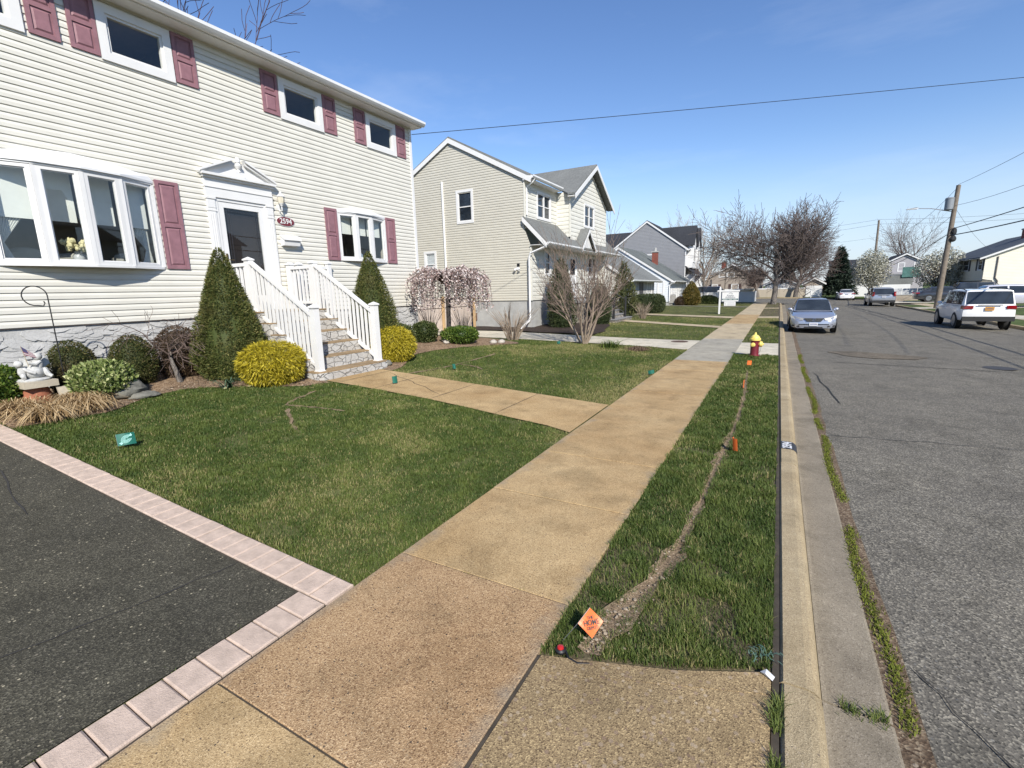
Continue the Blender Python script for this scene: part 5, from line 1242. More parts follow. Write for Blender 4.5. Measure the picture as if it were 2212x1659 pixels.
# ---- generic bare woody plant
def grow(mbT, mbB, p, d, L, r, lvl, par, g):
    nseg = 5 if lvl < 2 else 4; pts = [p.copy()]; dd = d.copy()
    for i in range(nseg):
        dd = (dd + Vector((g.gauss(0, 1), g.gauss(0, 1), g.gauss(0, 1))) * par['wig'] + Zv_ * par['trop'][min(lvl, len(par['trop']) - 1)]).normalized()
        pts.append(pts[-1] + dd * (L / nseg))
    rad = [max(par['rmin'], r * (1 - .62 * i / nseg)) for i in range(nseg + 1)]
    (mbT if lvl <= par['tl'] else mbB).tube(pts, rad, 7 if lvl == 0 else 5 if lvl == 1 else 4 if lvl == 2 else 3, cap=False)
    par.setdefault('tips', []).append((pts[-1], lvl))
    if lvl + 1 >= par['levels']: return
    nb = par['nb'][lvl]; s0 = par['start'][lvl]
    for k in range(nb):
        t = s0 + (1 - s0) * (k + g.random() * .8) / nb; t = min(t, .995); i = min(int(t * nseg), nseg - 1); f = t * nseg - i
        q = pts[i].lerp(pts[i + 1], f); ax = (pts[i + 1] - pts[i]).normalized()
        ang = R(par['ang'][lvl]) * (.7 + .6 * g.random()); ph = 2.4 * k + g.random() * 1.4
        o = ax.orthogonal().normalized(); o.rotate(__import__('mathutils').Quaternion(ax, ph))
        nd = (ax * math.cos(ang) + o * math.sin(ang)).normalized()
        grow(mbT, mbB, q, nd, L * par['lr'][lvl] * (1.12 - .5 * t * par.get('taper', .6)) * (.75 + .5 * g.random()), max(par['rmin'], r * (1 - .62 * t) * par['rr']), lvl + 1, par, g)
    # leader continues
    if par.get('leader', True) and lvl > 0:
        grow(mbT, mbB, pts[-1], dd, L * par['lr'][lvl], rad[-1], lvl + 1, par, g)

def bare_tree(name, label, cat, loc, H, par, seed, stems=1, mats=None, group=None, spread=0.0, r0=None, lean=(0, 0), lean0=0):
    g = random.Random(seed); t = thing(name, label, cat, loc, group=group); T, B = MB(), MB(); L0 = Vector(loc)
    for k in range(stems):
        a = 2 * math.pi * k / max(1, stems) + g.random() * .7; s_ = spread * (.6 + .7 * g.random()) if stems > 1 else 0
        d = Vector((math.cos(a) * s_ + lean[0], math.sin(a) * s_ + lean[1], 1)).normalized()
        o = Vector((math.cos(a), math.sin(a), 0)) * (.07 if stems > 1 else 0)
        grow(T, B, L0 + o - Zv_ * .05, d, H * (.85 + .3 * g.random() if stems > 1 else 1), r0 or H * .035, 0, par, g)
    mats = mats or (m_bark, m_twig)
    T.build('trunk', mats[0], t, smooth=True, ang=80); B.build('crown', mats[1], t)
    return t, par.get('tips', [])

# weeping Japanese maple, leafless
wp = dict(levels=4, nb=[9, 6, 5], start=[.75, .15, .2], ang=[78, 45, 40], lr=[.95, .6, .6], rr=.62, rmin=.003, wig=.20, trop=[.3, -.10, -.13, -.06], tl=0, taper=.3)
bare_tree('weeping_maple', 'small leafless weeping maple with tangled twigs and a pale trunk', 'tree', (-8.62, 4.08, gz(-8.62, 4.08)), .62, wp, 5, r0=.05, mats=(m_barkg, m_twig))

# weeping cherry: straight trunk, umbrella of hanging branches covered in blossom
cz = gz(-8.62, 11.55)
t = thing('weeping_cherry', 'umbrella-shaped weeping cherry with pink-white blossom between the two houses', 'tree', (-8.62, 11.55, cz))
mb = MB(); mb.tube([(-8.62, 11.55, cz - .05), (-8.60, 11.55, cz + .5), (-8.58, 11.54, cz + 1.2), (-8.62, 11.55, cz + 1.72)], [.085, .07, .065, .07], 9); mb.build('trunk', plain('dark_bark', (.05, .043, .038), .95, .3, 12, .8, 30), t, smooth=True)
mb = MB(); BP = []
g = random.Random(12)
for k in range(150):
    a = g.random() * 6.28; ex = .35 + 1.15 * math.sqrt(g.random()) * (.8 + .3 * g.random()); hz = cz + 1.55 + .12 * g.random()
    rx_, ry_ = ex * 1.0, ex * .8; top = .26 * math.sin(min(1, ex / 1.2) * 1.7) + .18 * g.random(); drop = .25 + .75 * g.random()
    pts = [Vector((-8.62, 11.55, hz)), Vector((-8.62 + rx_ * .35 * math.cos(a), 11.55 + ry_ * .35 * math.sin(a), hz + top * .8)), Vector((-8.62 + rx_ * .7 * math.cos(a), 11.55 + ry_ * .7 * math.sin(a), hz + top)), Vector((-8.62 + rx_ * .95 * math.cos(a), 11.55 + ry_ * .95 * math.sin(a), hz + top * .4)), Vector((-8.62 + rx_ * 1.0 * math.cos(a), 11.55 + ry_ * 1.0 * math.sin(a), hz + top * .4 - drop * .5)), Vector((-8.62 + rx_ * 1.01 * math.cos(a), 11.55 + ry_ * 1.01 * math.sin(a), max(cz + .85, hz + top * .3 - drop)))]
    mb.tube(pts, [.012, .01, .008, .006, .005, .004], 4, cap=False)
    for i in range(1, 5):
        for f in np.linspace(0, 1, 7): BP.append(pts[i].lerp(pts[i + 1], f))
mb.build('branches', m_twig, t)
BP = np.array([tuple(p) for p in BP]); BP = np.repeat(BP, 2, 0) + rng.normal(0, .03, (len(BP) * 2, 3)); n = len(BP)
V, F, T = leaf_arrays(BP, unit(rng.normal(size=(n, 3))), .045 + .03 * rng.random(n), .045, np.stack([rng.random(n)] * 3, 1))
npmesh('blossom', V - np.array([-8.62, 11.55, cz]), F, l_bloss, t, T)

# crape myrtle: vase of many grey stems
cp = dict(levels=4, nb=[4, 5, 4], start=[.3, .2, .2], ang=[26, 30, 32], lr=[.66, .62, .58], rr=.72, rmin=.0045, wig=.06, trop=[.03, .04, .05, .05], tl=0, taper=.5)
bare_tree('crape_myrtle', 'leafless multi-stemmed crape myrtle at the edge of the neighbour driveway', 'tree', (-5.24, 14.02, hgt(-5.24, 14)), 1.75, cp, 21, stems=9, spread=.52, r0=.036, mats=(m_twigw, plain('crape_twig', (.20, .15, .118), .9, .3, 8)))
# hydrangea stalks, bare bushes
def stalks(name, label, loc, n, H, spread, mat, seed=1, rad=.006, cat='shrub', group=None):
    g = random.Random(seed); mb = MB()
    for k in range(n):
        a = g.random() * 6.28; s_ = spread * g.random() ** .6; h = H * (.55 + .5 * g.random()); o = Vector(loc) + Vector((math.cos(a), math.sin(a), 0)) * .13 * g.random() * (spread + .5)
        d = Vector((math.cos(a) * s_, math.sin(a) * s_, 0)); mb.tube([o, o + d * h * .4 + Zv_ * h * .55, o + d * h * (.85 + .3 * g.random()) + Zv_ * h], [rad, rad * .8, rad * .5], 4, cap=False)
    return single(name, label, cat, mb, mat, loc, group)
stalks('bare_hydrangea', 'fan of bare brown hydrangea stalks beside the neighbour driveway', (-7.5, 13.5, hgt(-7.5, 13.5)), 110, 1.0, .85, m_twigw, 3, .008)
stalks('bare_shrub', 'small leafless tan shrub at the end of the fieldstone stoop', (-6.35, 25.9, hgt(-6.3, 25.9)), 70, .85, .75, m_twigw, 5, .009)
stalks('bare_shrub', 'wiry bare shrub in front of the weathered gate, left of the cherry trunk', (-10.2, 12.6, hgt(-10.2, 12.6)), 40, 1.1, .5, m_twig, 6, .007)
stalks('bare_shrub', 'wiry bare shrub in front of the raw gate post, right of the cherry trunk', (-9.6, 13.7, hgt(-9.6, 13.6)), 60, 1.1, .6, m_twigw, 7, .006)
stalks('dry_flower_stalks', 'tall dark dried flower stalks by the grey foundation', (-9.6, 16.9, hgt(-9.6, 16.9)), 16, 1.15, .15, m_bark, 9, .012, 'dead plant')

# evergreens by the second house
shrub('arborvitae', 'tall narrow dark arborvitae at the corner of the ivory house', 'evergreen', (-8.15, 19.0, hgt(-8.1, 19) - .02), [(.42, 0), (.52, .25), (.54, .8), (.48, 1.5), (.36, 2.1), (.2, 2.6), (.05, 2.9)], 8000, .11, .035, l_arb, amp=.34, k=170, seed=20, depth=.45, up_=.6, trunk=(.06, .3))
shrub('yew_bush', 'dark green upright bush beside the fieldstone stoop', 'evergreen', (-7.15, 21.15, hgt(-7.1, 21.1) - .02), [(.35, 0), (.5, .3), (.5, .9), (.36, 1.5), (.05, 1.85)], 5500, .09, .03, l_arb, amp=.2, seed=22, depth=.35, up_=.5)
shrub('spruce_tree', 'olive spruce sapling behind the stoop of the ivory house', 'evergreen', (-7.9, 27.6, hgt(-7.9, 27.6)), [(.4, .1), (.85, .35), (.75, .9), (.55, 1.5), (.45, 1.7), (.3, 2.3), (.12, 2.8), (.02, 3.1)], 4200, .17, .045, leafmat('olive_spruce', (.04, .05, .018), (.09, .10, .035), (.15, .14, .05), .6, .15), corek=.35, amp=.4, seed=23, depth=.5, trunk=(.05, .4))
shrub('clipped_hedge', 'dark green clipped hedge in front of the grey cottage', 'hedge', (-7.85, 33.6, hgt(-7.8, 33.6) - .02), [(.85, 0), (1.0, .2), (1.05, .7), (.95, 1.05), (.6, 1.2), (.05, 1.24)], 12000, .08, .04, l_arb, ry=2.1, amp=.04, seed=24, depth=.1, corek=.9)
shrub('cypress_shrub', 'egg-shaped rusty green cypress at the corner of the pale cottage', 'shrub', (-7.0, 46.5, hgt(-7, 46.5)), [(.45, 0), (.72, .3), (.75, .8), (.58, 1.3), (.3, 1.8), (.04, 2.1)], 6000, .12, .05, l_rust, amp=.15, seed=25, depth=.3)
shrub('low_shrub', 'low spreading green shrub in front of the white vinyl fence', 'shrub', (-6.2, 51.4, hgt(-6.2, 51.4)), [(.9, 0), (1.15, .2), (1.0, .5), (.4, .72), (.03, .76)], 5000, .11, .06, l_box, amp=.12, seed=26, depth=.25)
shrub('plum_shrub', 'small plum-brown shrub at the corner of the pale cottage', 'shrub', (-7.9, 46.0, hgt(-7.9, 46)), [(.3, 0), (.42, .2), (.4, .5), (.2, .72), (.02, .78)], 2500, .08, .035, l_red, amp=.15, seed=27, depth=.35)

# dried ornamental grass, bulbs, dead mound
def tussock(name, label, loc, n, H, spread, mat, cat='grass', group=None, droop=1.0, w=.008, tint=(0, 1)):
    g = np.random.default_rng(int(abs(loc[0] * 97 + loc[1] * 31)) + 1); a = g.random(n) * 2 * np.pi; l = H * (.5 + .8 * g.random(n)); o = np.array(loc)
    base = np.stack([g.normal(0, spread * .3, n), g.normal(0, spread * .3, n), 0 * a], 1); d = np.stack([np.cos(a), np.sin(a), 0 * a], 1); s_ = np.stack([-np.sin(a), np.cos(a), 0 * a], 1) * w * .5; Z = np.array([0, 0, 1.0])
    m1 = base + d * (l * .35)[:, None] + Z * (l * .42)[:, None]; m2 = base + d * (l * .75)[:, None] + Z * (l * (.40 - .18 * droop))[:, None]; tp = base + d * l[:, None] * (.8 + .3 * g.random(n))[:, None] + Z * (l * np.clip(.25 - .3 * droop + .12 * g.random(n), -.02, 1))[:, None]
    V = np.stack([base - s_, base + s_, m1 + s_, m1 - s_, m2 + s_ * .8, m2 - s_ * .8, tp], 1).reshape(-1, 3); k = np.arange(n) * 7
    tri = [(0, 1, 2), (0, 2, 3), (3, 2, 4), (3, 4, 5), (5, 4, 6)]; F = np.concatenate([np.stack([k + i for i in t_], 1) for t_ in tri])
    T = np.repeat(np.stack([tint[0] + (tint[1] - tint[0]) * g.random(n)] * 3, 1), 7, 0)
    ob = npmesh(name, V, F, mat, None, T); ob.location = loc; return tag(ob, label, cat, group)
GR = 'tufts of dried ornamental grass in the left bed'
for (x, y, l_) in ((-7.86, 2.18, 'dried straw grass tuft spilling over the paver border, nearest the driveway'), (-7.95, 2.55, 'dried straw grass tuft in front of the lichen rock'), (-8.3, 2.02, 'dried straw grass tuft in front of the terracotta pot'), (-8.25, 2.62, 'dried straw grass tuft below the leaning stone slab')):
    tussock('dried_grass', l_, (x, y, gz(x, y)), 520, .34, .30, l_straw, group=GR)
tussock('bulb_shoots', 'tuft of green bulb shoots in the lawn strip beside the neighbour driveway', (-4.17, 13.35, hgt(-4.17, 13.3)), 160, .34, .45, l_lush, 'plant', droop=-.6, w=.012)
tussock('dead_mound', 'brown dead perennial mound near the corner of the pale driveway', (-3.35, 13.2, hgt(-3.3, 13.2)), 500, .2, .4, leafmat('dead_brown', (.08, .05, .03), (.17, .11, .07), (.28, .2, .13), .9, 0), 'dead plant', droop=.9)
tussock('daffodil_leaves', 'blue-green daffodil leaves between the spruce cone and golden cypress', (-7.75, 4.35, gz(-7.75, 4.35)), 26, .30, .12, leafmat('bulb_leaf', (.05, .09, .05), (.10, .16, .10), None, .5, .1), 'plant', droop=-.3, w=.016)
mb = MB()
for (x, y) in ((-7.62, 4.22), (-7.45, 4.52)):
    c = Vector((x, y, gz(x, y) + .03))
    for k in range(6): a = k * 1.047; d = Vector((math.cos(a), math.sin(a), .25)) * .032; s_ = Vector((-math.sin(a), math.cos(a), 0)) * .012; mb.poly(c, c + d * .6 + s_, c + d, c + d * .6 - s_)
    o_ = single('daffodil', 'pale yellow daffodil bloom fallen on the mulch ' + ('near the spruce cone' if y < 4.4 else 'under the golden cypress'), 'flower', mb, plain('pale_petal', (.72, .68, .36), .6), tuple(c)); mb = MB()

# ================================================================ TREES further off
BT = dict(levels=5, nb=[14, 9, 7, 6], start=[.36, .15, .12, .12], ang=[60, 46, 44, 42], lr=[.95, .62, .60, .58], rr=.55, rmin=.0145, wig=.10, trop=[.1, .06, .05, .03, .02], tl=0, taper=.75)
bare_tree('street_tree', 'broad leafless street tree with grey trunk at the end of the sidewalk', 'tree', (-.39, 50.6, -.02), 4.75, dict(BT), 31, r0=.27, mats=(m_barkg, plain('street_tree_twig', (.115, .09, .08), .9, .25, 4)))
LT = dict(BT); LT.update(nb=[11, 7, 6, 5], ang=[38, 36, 36, 34], lr=[.85, .6, .58, .55], start=[.35, .2, .2, .2], rmin=.012)
bare_tree('corner_tree', 'leaning leafless tree with purplish twigs in front of the tan fence', 'tree', (2.1, 79.2, -.05), 4.4, dict(LT), 33, r0=.34, lean=(.16, 0), mats=(m_barkg, m_twig))
bare_tree('corner_tree', 'straight leafless tree left of the big street tree, by the tan fence', 'tree', (-2.7, 79.4, .0), 2.3, dict(LT), 34, r0=.30, mats=(m_barkg, m_twig))
LT2 = dict(LT); LT2.update(ang=[32, 30, 30, 30], nb=[9, 6, 5, 4])
bare_tree('tall_bare_tree', 'tall pale leafless tree rising behind the slate-grey house', 'tree', (-8.9, 70, 0), 5.2, dict(LT2), 35, r0=.26, mats=(m_barkg, m_twigw))
bare_tree('tall_bare_tree', 'leafless tree showing above the charcoal roof of the grey house', 'tree', (-17.5, 73, 0), 5.0, dict(LT2), 36, r0=.26, mats=(m_barkg, m_twigw))
bare_tree('thin_bare_tree', 'slender leafless sapling in front of the white vinyl fence', 'tree', (-7.2, 55.6, .1), 2.6, dict(LT2, levels=4, rmin=.008), 37, r0=.07, mats=(m_bark, m_twig))
bare_tree('tall_bare_tree', 'leafless tree with budding twigs above the roof of the cream house', 'tree', (-21.5, 10.3, .3), 6.0, dict(LT, rmin=.010), 38, r0=.25, mats=(m_bark, plain('red_bud_twig', (.12, .06, .055), .9)))
bare_tree('far_bare_tree', 'leafless tree crown behind the beige house across the street', 'tree', (19.5, 108, -.4), 6.6, dict(LT, nb=[9, 5, 4, 4]), 39, r0=.35, mats=(m_bark, m_twig))
def conifer(label, loc, H, Rr, n, seed, mat=None):
    prof = []; k = 9
    for i in range(k): z = .06 * H + H * .94 * i / k; r = Rr * (1 - i / k) ** .85; prof += [(r, z), (r * .72, z + H * .07)]
    prof.append((.03, H)); return shrub('conifer', label, 'evergreen', loc, prof, n, .42, .13, mat or l_conif, amp=.25, k=140, seed=seed, depth=.55, out=.9, up_=-.1, trunk=(.2, .8))
conifer('dark green spruce tree beside the white garage at the end of the street', (7.5, 84.5, -.3), 7.0, 2.1, 9000, 40)
conifer('dark conifer behind the bare street tree, left of the white garage', (1.2, 100, -.3), 5.5, 2.2, 6000, 41)
def blossom_tree(label, loc, H, Rr, seed, n=6500):
    par = dict(LT, levels=4, nb=[8, 6, 5], rmin=.012); t, tips = bare_tree('pear_tree', label, 'tree', loc, H * .42, par, seed, r0=.14, mats=(m_bark, m_twig))
    c = np.array(loc) + np.array([0, 0, H * .62]); d = unit(rng.normal(size=(n, 3))); q = rng.random(n) ** .5
    P = c + d * q[:, None] * np.array([Rr, Rr, H * .40]) * lumps(d, 60, .22, seed)[:, None]
    V, F, T = leaf_arrays(P, unit(rng.normal(size=(n, 3))), .15 + .1 * rng.random(n), .12, np.stack([rng.random(n)] * 3, 1))
    npmesh('blossom', V - np.array(loc), F, l_pear, t, T)
blossom_tree('pear tree in white blossom behind the grey hatchback and trash bin', (10.1, 76.5, -.4), 6.0, 1.95, 50)
blossom_tree('pear tree in white blossom behind the leaning utility pole', (16.0, 72.0, -.4), 5.6, 2.4, 51)
# ================================================================ STREET FURNITURE, MARKERS
# fire hydrant
hy = (-.43, 13.22, 0)
t = thing('fire_hydrant', 'maroon fire hydrant with yellow bonnet and caps in the grass verge', 'fire hydrant', hy)
m_mar = plain('maroon_paint', (.16, .012, .022), .4, .25, 8, .15, 50); m_yel = plain('hydrant_yellow', (.78, .62, .16), .45, .15, 9, .15, 50)
hs = .60 / .72; H_ = lambda pr: [(r * hs, z * hs) for r, z in pr]
mb = MB(); mb.lathe(H_([(.15, -.05), (.15, .03), (.125, .05), (.118, .08), (.115, .46), (.135, .465), (.135, .485), (.0, .485)]), 24, hy); mb.lathe(H_([(.05, 0), (.055, .15)]), 14, (hy[0], hy[1], .30), (1, 0, 0)); mb.build('barrel', m_mar, t, smooth=True)
mb = MB(); mb.lathe(H_([(.0, .486), (.15, .486), (.152, .535), (.128, .54), (.125, .575), (.105, .61), (.07, .64), (.035, .655), (.03, .665), (.028, .71), (.018, .72), (0, .72)]), 24, hy)
for k in range(8): a = k * math.pi / 4; mb.ball((hy[0] + .133 * hs * math.cos(a), hy[1] + .133 * hs * math.sin(a), .54 * hs), .014, 6, 4)
mb.build('bonnet', m_yel, t, smooth=True)
for ax, z, r in (((1, .05, 0), .31, .072), ((-.35, -1, 0), .30, .055), ((-.4, 1, 0), .30, .055)):
    d = Vector(ax).normalized(); c = Vector((hy[0], hy[1], z)) + d * .10
    mb = MB(); mb.lathe([(r * .7, -.02), (r * .8, .0), (r, .005), (r, .05), (r * .8, .068), (.022, .072), (.02, .10), (0, .10)], 16, tuple(c), tuple(d)); mb.build('nozzle_cap', m_yel, t, smooth=True)
mb = MB(); mb.tube([(hy[0] + .12, hy[1] - .05, .26), (hy[0] + .13, hy[1] - .06, .18), (hy[0] + .12, hy[1] - .05, .12), (hy[0] + .1, hy[1] - .05, .1)], .005, 5); mb.build('chain', plain('steel_chain', (.3, .3, .3), .5, metal=.8), t)

# shepherd hook
mb = MB(); hb = Vector((-8.80, 2.68, .45)); arc = [hb, hb + Zv_ * 1.40]
for k in range(15): a = math.pi * k / 14 * 1.55; arc.append(Vector((hb.x, hb.y - .13 + .13 * math.cos(a), 1.85 + .13 * math.sin(a))))
e = arc[-1]; arc += [e + Vector((0, .05, -.01)), e + Vector((0, .07, .03)), e + Vector((0, .06, .055))]
mb.tube(arc, .0075, 7); single('shepherd_hook', 'thin black shepherd hook standing in the left planting bed', 'garden hook', mb, m_black, tuple(hb))

# terracotta pot, slab and cherub statue with small flag
pz = gz(-8.72, 2.34)
mb = MB(); mb.lathe([(.17, 0), (.165, .02), (.125, .20), (.12, .22), (0, .22)], 20, (-8.72, 2.34, pz)); single('terracotta_pot', 'upturned terracotta pot under the stone slab and statue', 'pot', mb, plain('terracotta', (.33, .12, .065), .85, .25, 10, .2, 60), (-8.72, 2.34, pz), smooth=True)
m_slab = plain('concrete_slab', (.44, .39, .30), .9, .18, 7, .3, 60)
mb = MB(); zz = pz + .221; mb.prism([(-8.92, 2.16, zz), (-8.52, 2.18, zz), (-8.53, 2.53, zz), (-8.93, 2.50, zz)], (0, 0, .085)); single('stone_slab', 'square buff slab lying on the upturned pot below the statue', 'slab', mb, m_slab, (-8.72, 2.34, zz))
mb = MB(); gz2 = gz(-8.45, 2.62); mb.prism([(-8.42, 2.50, gz2 - .03), (-8.40, 2.88, gz2 - .03), (-8.50, 2.88, gz2 + .20), (-8.52, 2.50, gz2 + .20)], (-.05, .0, .012)); single('stone_slab', 'buff slab leaning on edge below the shepherd hook', 'slab', mb, m_slab, (-8.45, 2.66, gz2))
sb = Vector((-8.72, 2.34, zz + .0852)); t = thing('cherub_statue', 'white garden statue of two cherubs on the slab by the left edge', 'statue', tuple(sb))
mb = MB(); S = lambda x, y, z: sb + Vector((x, y, z))
mb.lathe([(.17, 0), (.175, .015), (.15, .03), (0, .035)], 18, tuple(sb))
mb.ball(S(0, .02, .11), (.10, .11, .09), 12, 8, .08, 1); mb.ball(S(.0, .07, .20), (.055, .06, .085), 12, 8, .04, 2); mb.ball(S(.02, .075, .315), .052, 12, 9, .05, 3)
mb.tube([S(.03, .09, .25), S(.06, .03, .21), S(.07, -.04, .24)], [.024, .02, .014], 8); mb.tube([S(.02, .12, .14), S(.09, .13, .07), S(.12, .16, .04)], [.035, .03, .02], 8)
mb.ball(S(.02, -.10, .13), (.05, .05, .075), 12, 8, .05, 4); mb.ball(S(.03, -.125, .235), .048, 12, 9, .05, 5); mb.tube([S(.05, -.09, .17), S(.10, -.05, .13), S(.11, .0, .10)], [.024, .02, .014], 8); mb.tube([S(.05, -.11, .08), S(.12, -.12, .05)], [.032, .022], 8)
for s in (-1, 1): mb.prism([S(-.05, .07 + s * .04, .24), S(-.09, .07 + s * .14, .31), S(-.09, .07 + s * .15, .20), S(-.06, .07 + s * .07, .15)], (-.015, 0, 0))
mb.build('figures', plain('white_plaster', (.50, .50, .48), .85, .3, 25, .3, 60), t, smooth=True)
fl = thing('small_flag', 'little faded stars-and-stripes flag held by the white statue', 'flag', tuple(S(.07, -.04, .24)))
mb = MB(); mb.tube([S(.07, -.04, .20), S(.06, -.075, .47)], .004, 5); mb.build('stick', plain('stick_wood', (.4, .33, .22), .8), fl)
A_, B_, C_, D_ = S(.06, -.075, .47), S(.065, .03, .36), S(.066, .055, .30), S(.065, -.055, .35)
for k in range(7):
    mb = MB(); u0, u1 = k / 7, (k + 1) / 7; mb.prism([A_.lerp(D_, u0), B_.lerp(C_, u0), B_.lerp(C_, u1), A_.lerp(D_, u1)], (.002, 0, 0)); mb.build('stripe', plain('faded_red', (.30, .12, .14), .9) if k % 2 == 0 else plain('faded_white', (.5, .47, .47), .9), fl)
mb = MB(); mb.prism([A_ + Vector((.003, 0, 0)), A_.lerp(B_, .45) + Vector((.003, 0, 0)), D_.lerp(C_, .45).lerp(A_.lerp(B_, .45), .42) + Vector((.003, 0, 0)), D_.lerp(A_, .42) + Vector((.003, 0, 0))], (.002, 0, 0)); mb.build('canton', plain('faded_navy', (.07, .065, .14), .9), fl)

# rocks in the bed
m_rock = plain('lichen_rock', (.17, .165, .14), .95, .5, 9, 1.0, 30)
def rock(c, r, seed, label, cat='rock', mat=None, group=None):
    g = random.Random(seed); mb = MB(); mb.ball(c, r, 14, 9, .13, seed); mb.v = [(x, y, max(z, c[2] - r[2] * .45)) for x, y, z in mb.v]
    return single('rock', label, cat, mb, mat or m_rock, (c[0], c[1], c[2] - r[2] * .45), group, smooth=True, ang=60)
rock((-8.28, 3.16, gz(-8.2, 3.1) + .09), (.2, .27, .17), 3, 'large grey rock with lichen at the bed edge by the dried grass')
rock((-8.52, 3.02, gz(-8.5, 3.0) + .17), (.06, .08, .06), 4, 'small pale stone sitting behind the large lichen rock')
rock((-8.12, 3.32, gz(-8.1, 3.3) + .03), (.13, .2, .06), 5, 'flat grey stone lying in front of the large lichen rock')
for i, (x, y) in enumerate(((-8.15, 10.75), (-8.0, 10.6), (-8.3, 10.95), (-7.15, 11.7), (-7.05, 12.0))):
    rock((x, y, gz(x, y) + .03), (.10, .12, .07), 20 + i, 'pale fieldstone edging the planting bed near the weeping cherry', mat=plain('pale_stone', (.42, .38, .33), .9, .3, 12, .5, 40), group='pale edging stones of the right bed')
rock((-7.05, 7.28, gz(-7, 7.3) + .04), (.09, .09, .07), 31, 'grey stone between the steps and the right golden cypress')

# lawn marker flags
m_wire = plain('wire_steel', (.25, .25, .25), .4, metal=.8); m_green = plain('marker_green', (.012, .125, .088), .45, .12, 20); m_mint = plain('marker_print', (.33, .66, .58), .5); m_or = plain('marker_orange', (.86, .17, .035), .45, .1, 15); m_ink = plain('black_ink', (.012, .01, .01), .5)
def marker(name, label, base, u, v, w, h, curl, mat, zb, print_=None, group=None):
    """sheet on a wire: base on the ground, u reading direction, v up the sheet; curl bends the free end"""
    B = Vector(base); u, v = Vector(u).normalized(), Vector(v).normalized(); n = u.cross(v).normalized(); t = thing(name, label, 'marker flag', tuple(B), group=group)
    O = B + Zv_ * zb; mb = MB(); mb.tube([B - Zv_ * .02, O, O + v * h], .0016, 5); mb.build('wire', m_wire, t)
    mb = MB(); N = 8; pt = lambda a, b: O + u * (w * a) + v * (h * b) + n * (curl * math.sin(a * 3.0) * w)
    for k in range(N): a0, a1 = k / N, (k + 1) / N; mb.prism([pt(a0, 0), pt(a1, 0), pt(a1, 1), pt(a0, 1)], n * .0008)
    f = mb.build('sheet', mat, t, smooth=True)
    if print_: print_(f, O, u, v, n, w, h)
    return t
def leaf_print(f, O, u, v, n, w, h):
    mb = MB(); c = O + u * w * .52 + v * h * .5 + n * .021; e = (u * .8 + v * .6).normalized(); q = (v * .8 - u * .6).normalized()
    for k in range(5):
        r0, r1 = .012 + k * .008, .016 + k * .008
        for j in range(14):
            a0, a1 = 2 * math.pi * j / 16, 2 * math.pi * (j + 1) / 16
            mb.poly(*[c + e * (r * 1.05 * math.cos(a)) + q * (r * .8 * math.sin(a)) for r, a in ((r0, a0), (r1, a0), (r1, a1), (r0, a1))])
    mb.poly(c - e * .045 + q * .005, c - e * .075 + q * .012, c - e * .07 - q * .016, c - e * .045 - q * .012); mb.poly(c + e * .04 + q * .01, c + e * .066 + q * .018, c + e * .06 - q * .006, c + e * .045 - q * .008)
    mb.build('print', m_mint, f)
rt_ = Vector((math.cos(ya_), -math.sin(ya_), 0))
GF = 'green lawn marker flags'
marker('marker_flag', 'green marker flag with pale printed emblem, nearest the paver border', (-5.95, 2.12, hgt(-5.95, 2.1)), (.35, .94, 0), (-.25, .05, 1), .155, .125, .12, m_green, .04, leaf_print, GF)
marker('marker_flag', 'small green marker flag at the edge of the front walk by the steps', (-5.75, 6.02, hgt(-5.75, 6)), (.2, .9, 0), (-.1, 0, 1), .10, .12, .2, m_green, .03, None, GF)
marker('marker_flag', 'small green marker flag leaning in the lawn right of the front walk', (-5.7, 7.72, hgt(-5.7, 7.7)), (.75, .5, 0), (-.2, 0, 1), .06, .10, .3, m_green, .03, None, GF)
marker('marker_flag', 'small green marker flag at the lawn edge beside the sidewalk', (-2.22, 9.70, .0), (.9, .4, .2), (-.2, 0, 1), .12, .075, .2, m_green, .01, None, GF)
marker('marker_flag', 'green marker flag beside the crape myrtle at the neighbour driveway', (-5.7, 13.0, hgt(-5.7, 13)), (.7, .5, .1), (-.2, 0, 1), .10, .08, .3, m_green, .03, None, GF)
# large orange flag with printed words, tilted on its corner
fb = Vector((-.765, 1.985, .105)); cv = (Vector((0, 0, 1.75)) - fb).normalized(); fu = Vector((-cv.y, cv.x, 0)).normalized(); fu = fu if fu.x > 0 else -fu; fv = cv.cross(fu) if cv.cross(fu).z > 0 else fu.cross(cv)
t = thing('marker_flag', 'large orange flag printed THE HOME DEPOT, tilted beside the driveway apron', 'marker flag', (-.80, 1.97, 0), group='orange verge marker flags')
pc = lambda a, b, o=0: fb + fu * (.061 + a) + fv * (.0 + b) + cv * o
co = [(-.063, -.006), (.008, -.068), (.064, .012), (-.003, .070)]
mb = MB(); N = 6
for i in range(N):
    for j in range(N):
        q = lambda s, r: (lambda A, B: (A[0] + (B[0] - A[0]) * r, A[1] + (B[1] - A[1]) * r))(tuple(co[0][k] + (co[1][k] - co[0][k]) * s for k in (0, 1)), tuple(co[3][k] + (co[2][k] - co[3][k]) * s for k in (0, 1)))
        P4 = [q(i / N, j / N), q((i + 1) / N, j / N), q((i + 1) / N, (j + 1) / N), q(i / N, (j + 1) / N)]
        mb.poly(*[pc(a, b, .006 * math.sin(a * 40) ) for a, b in P4])
f = mb.build('sheet', m_or, t, smooth=True)
mb = MB(); mb.tube([(-.85, 1.93, -.02), tuple(pc(-.063, -.006)), tuple(pc(-.003, .070))], .0016, 5); mb.build('wire', m_wire, t)
tu = (fu * .97 + fv * .24).normalized(); tv = (fv * .97 - fu * .24).normalized()
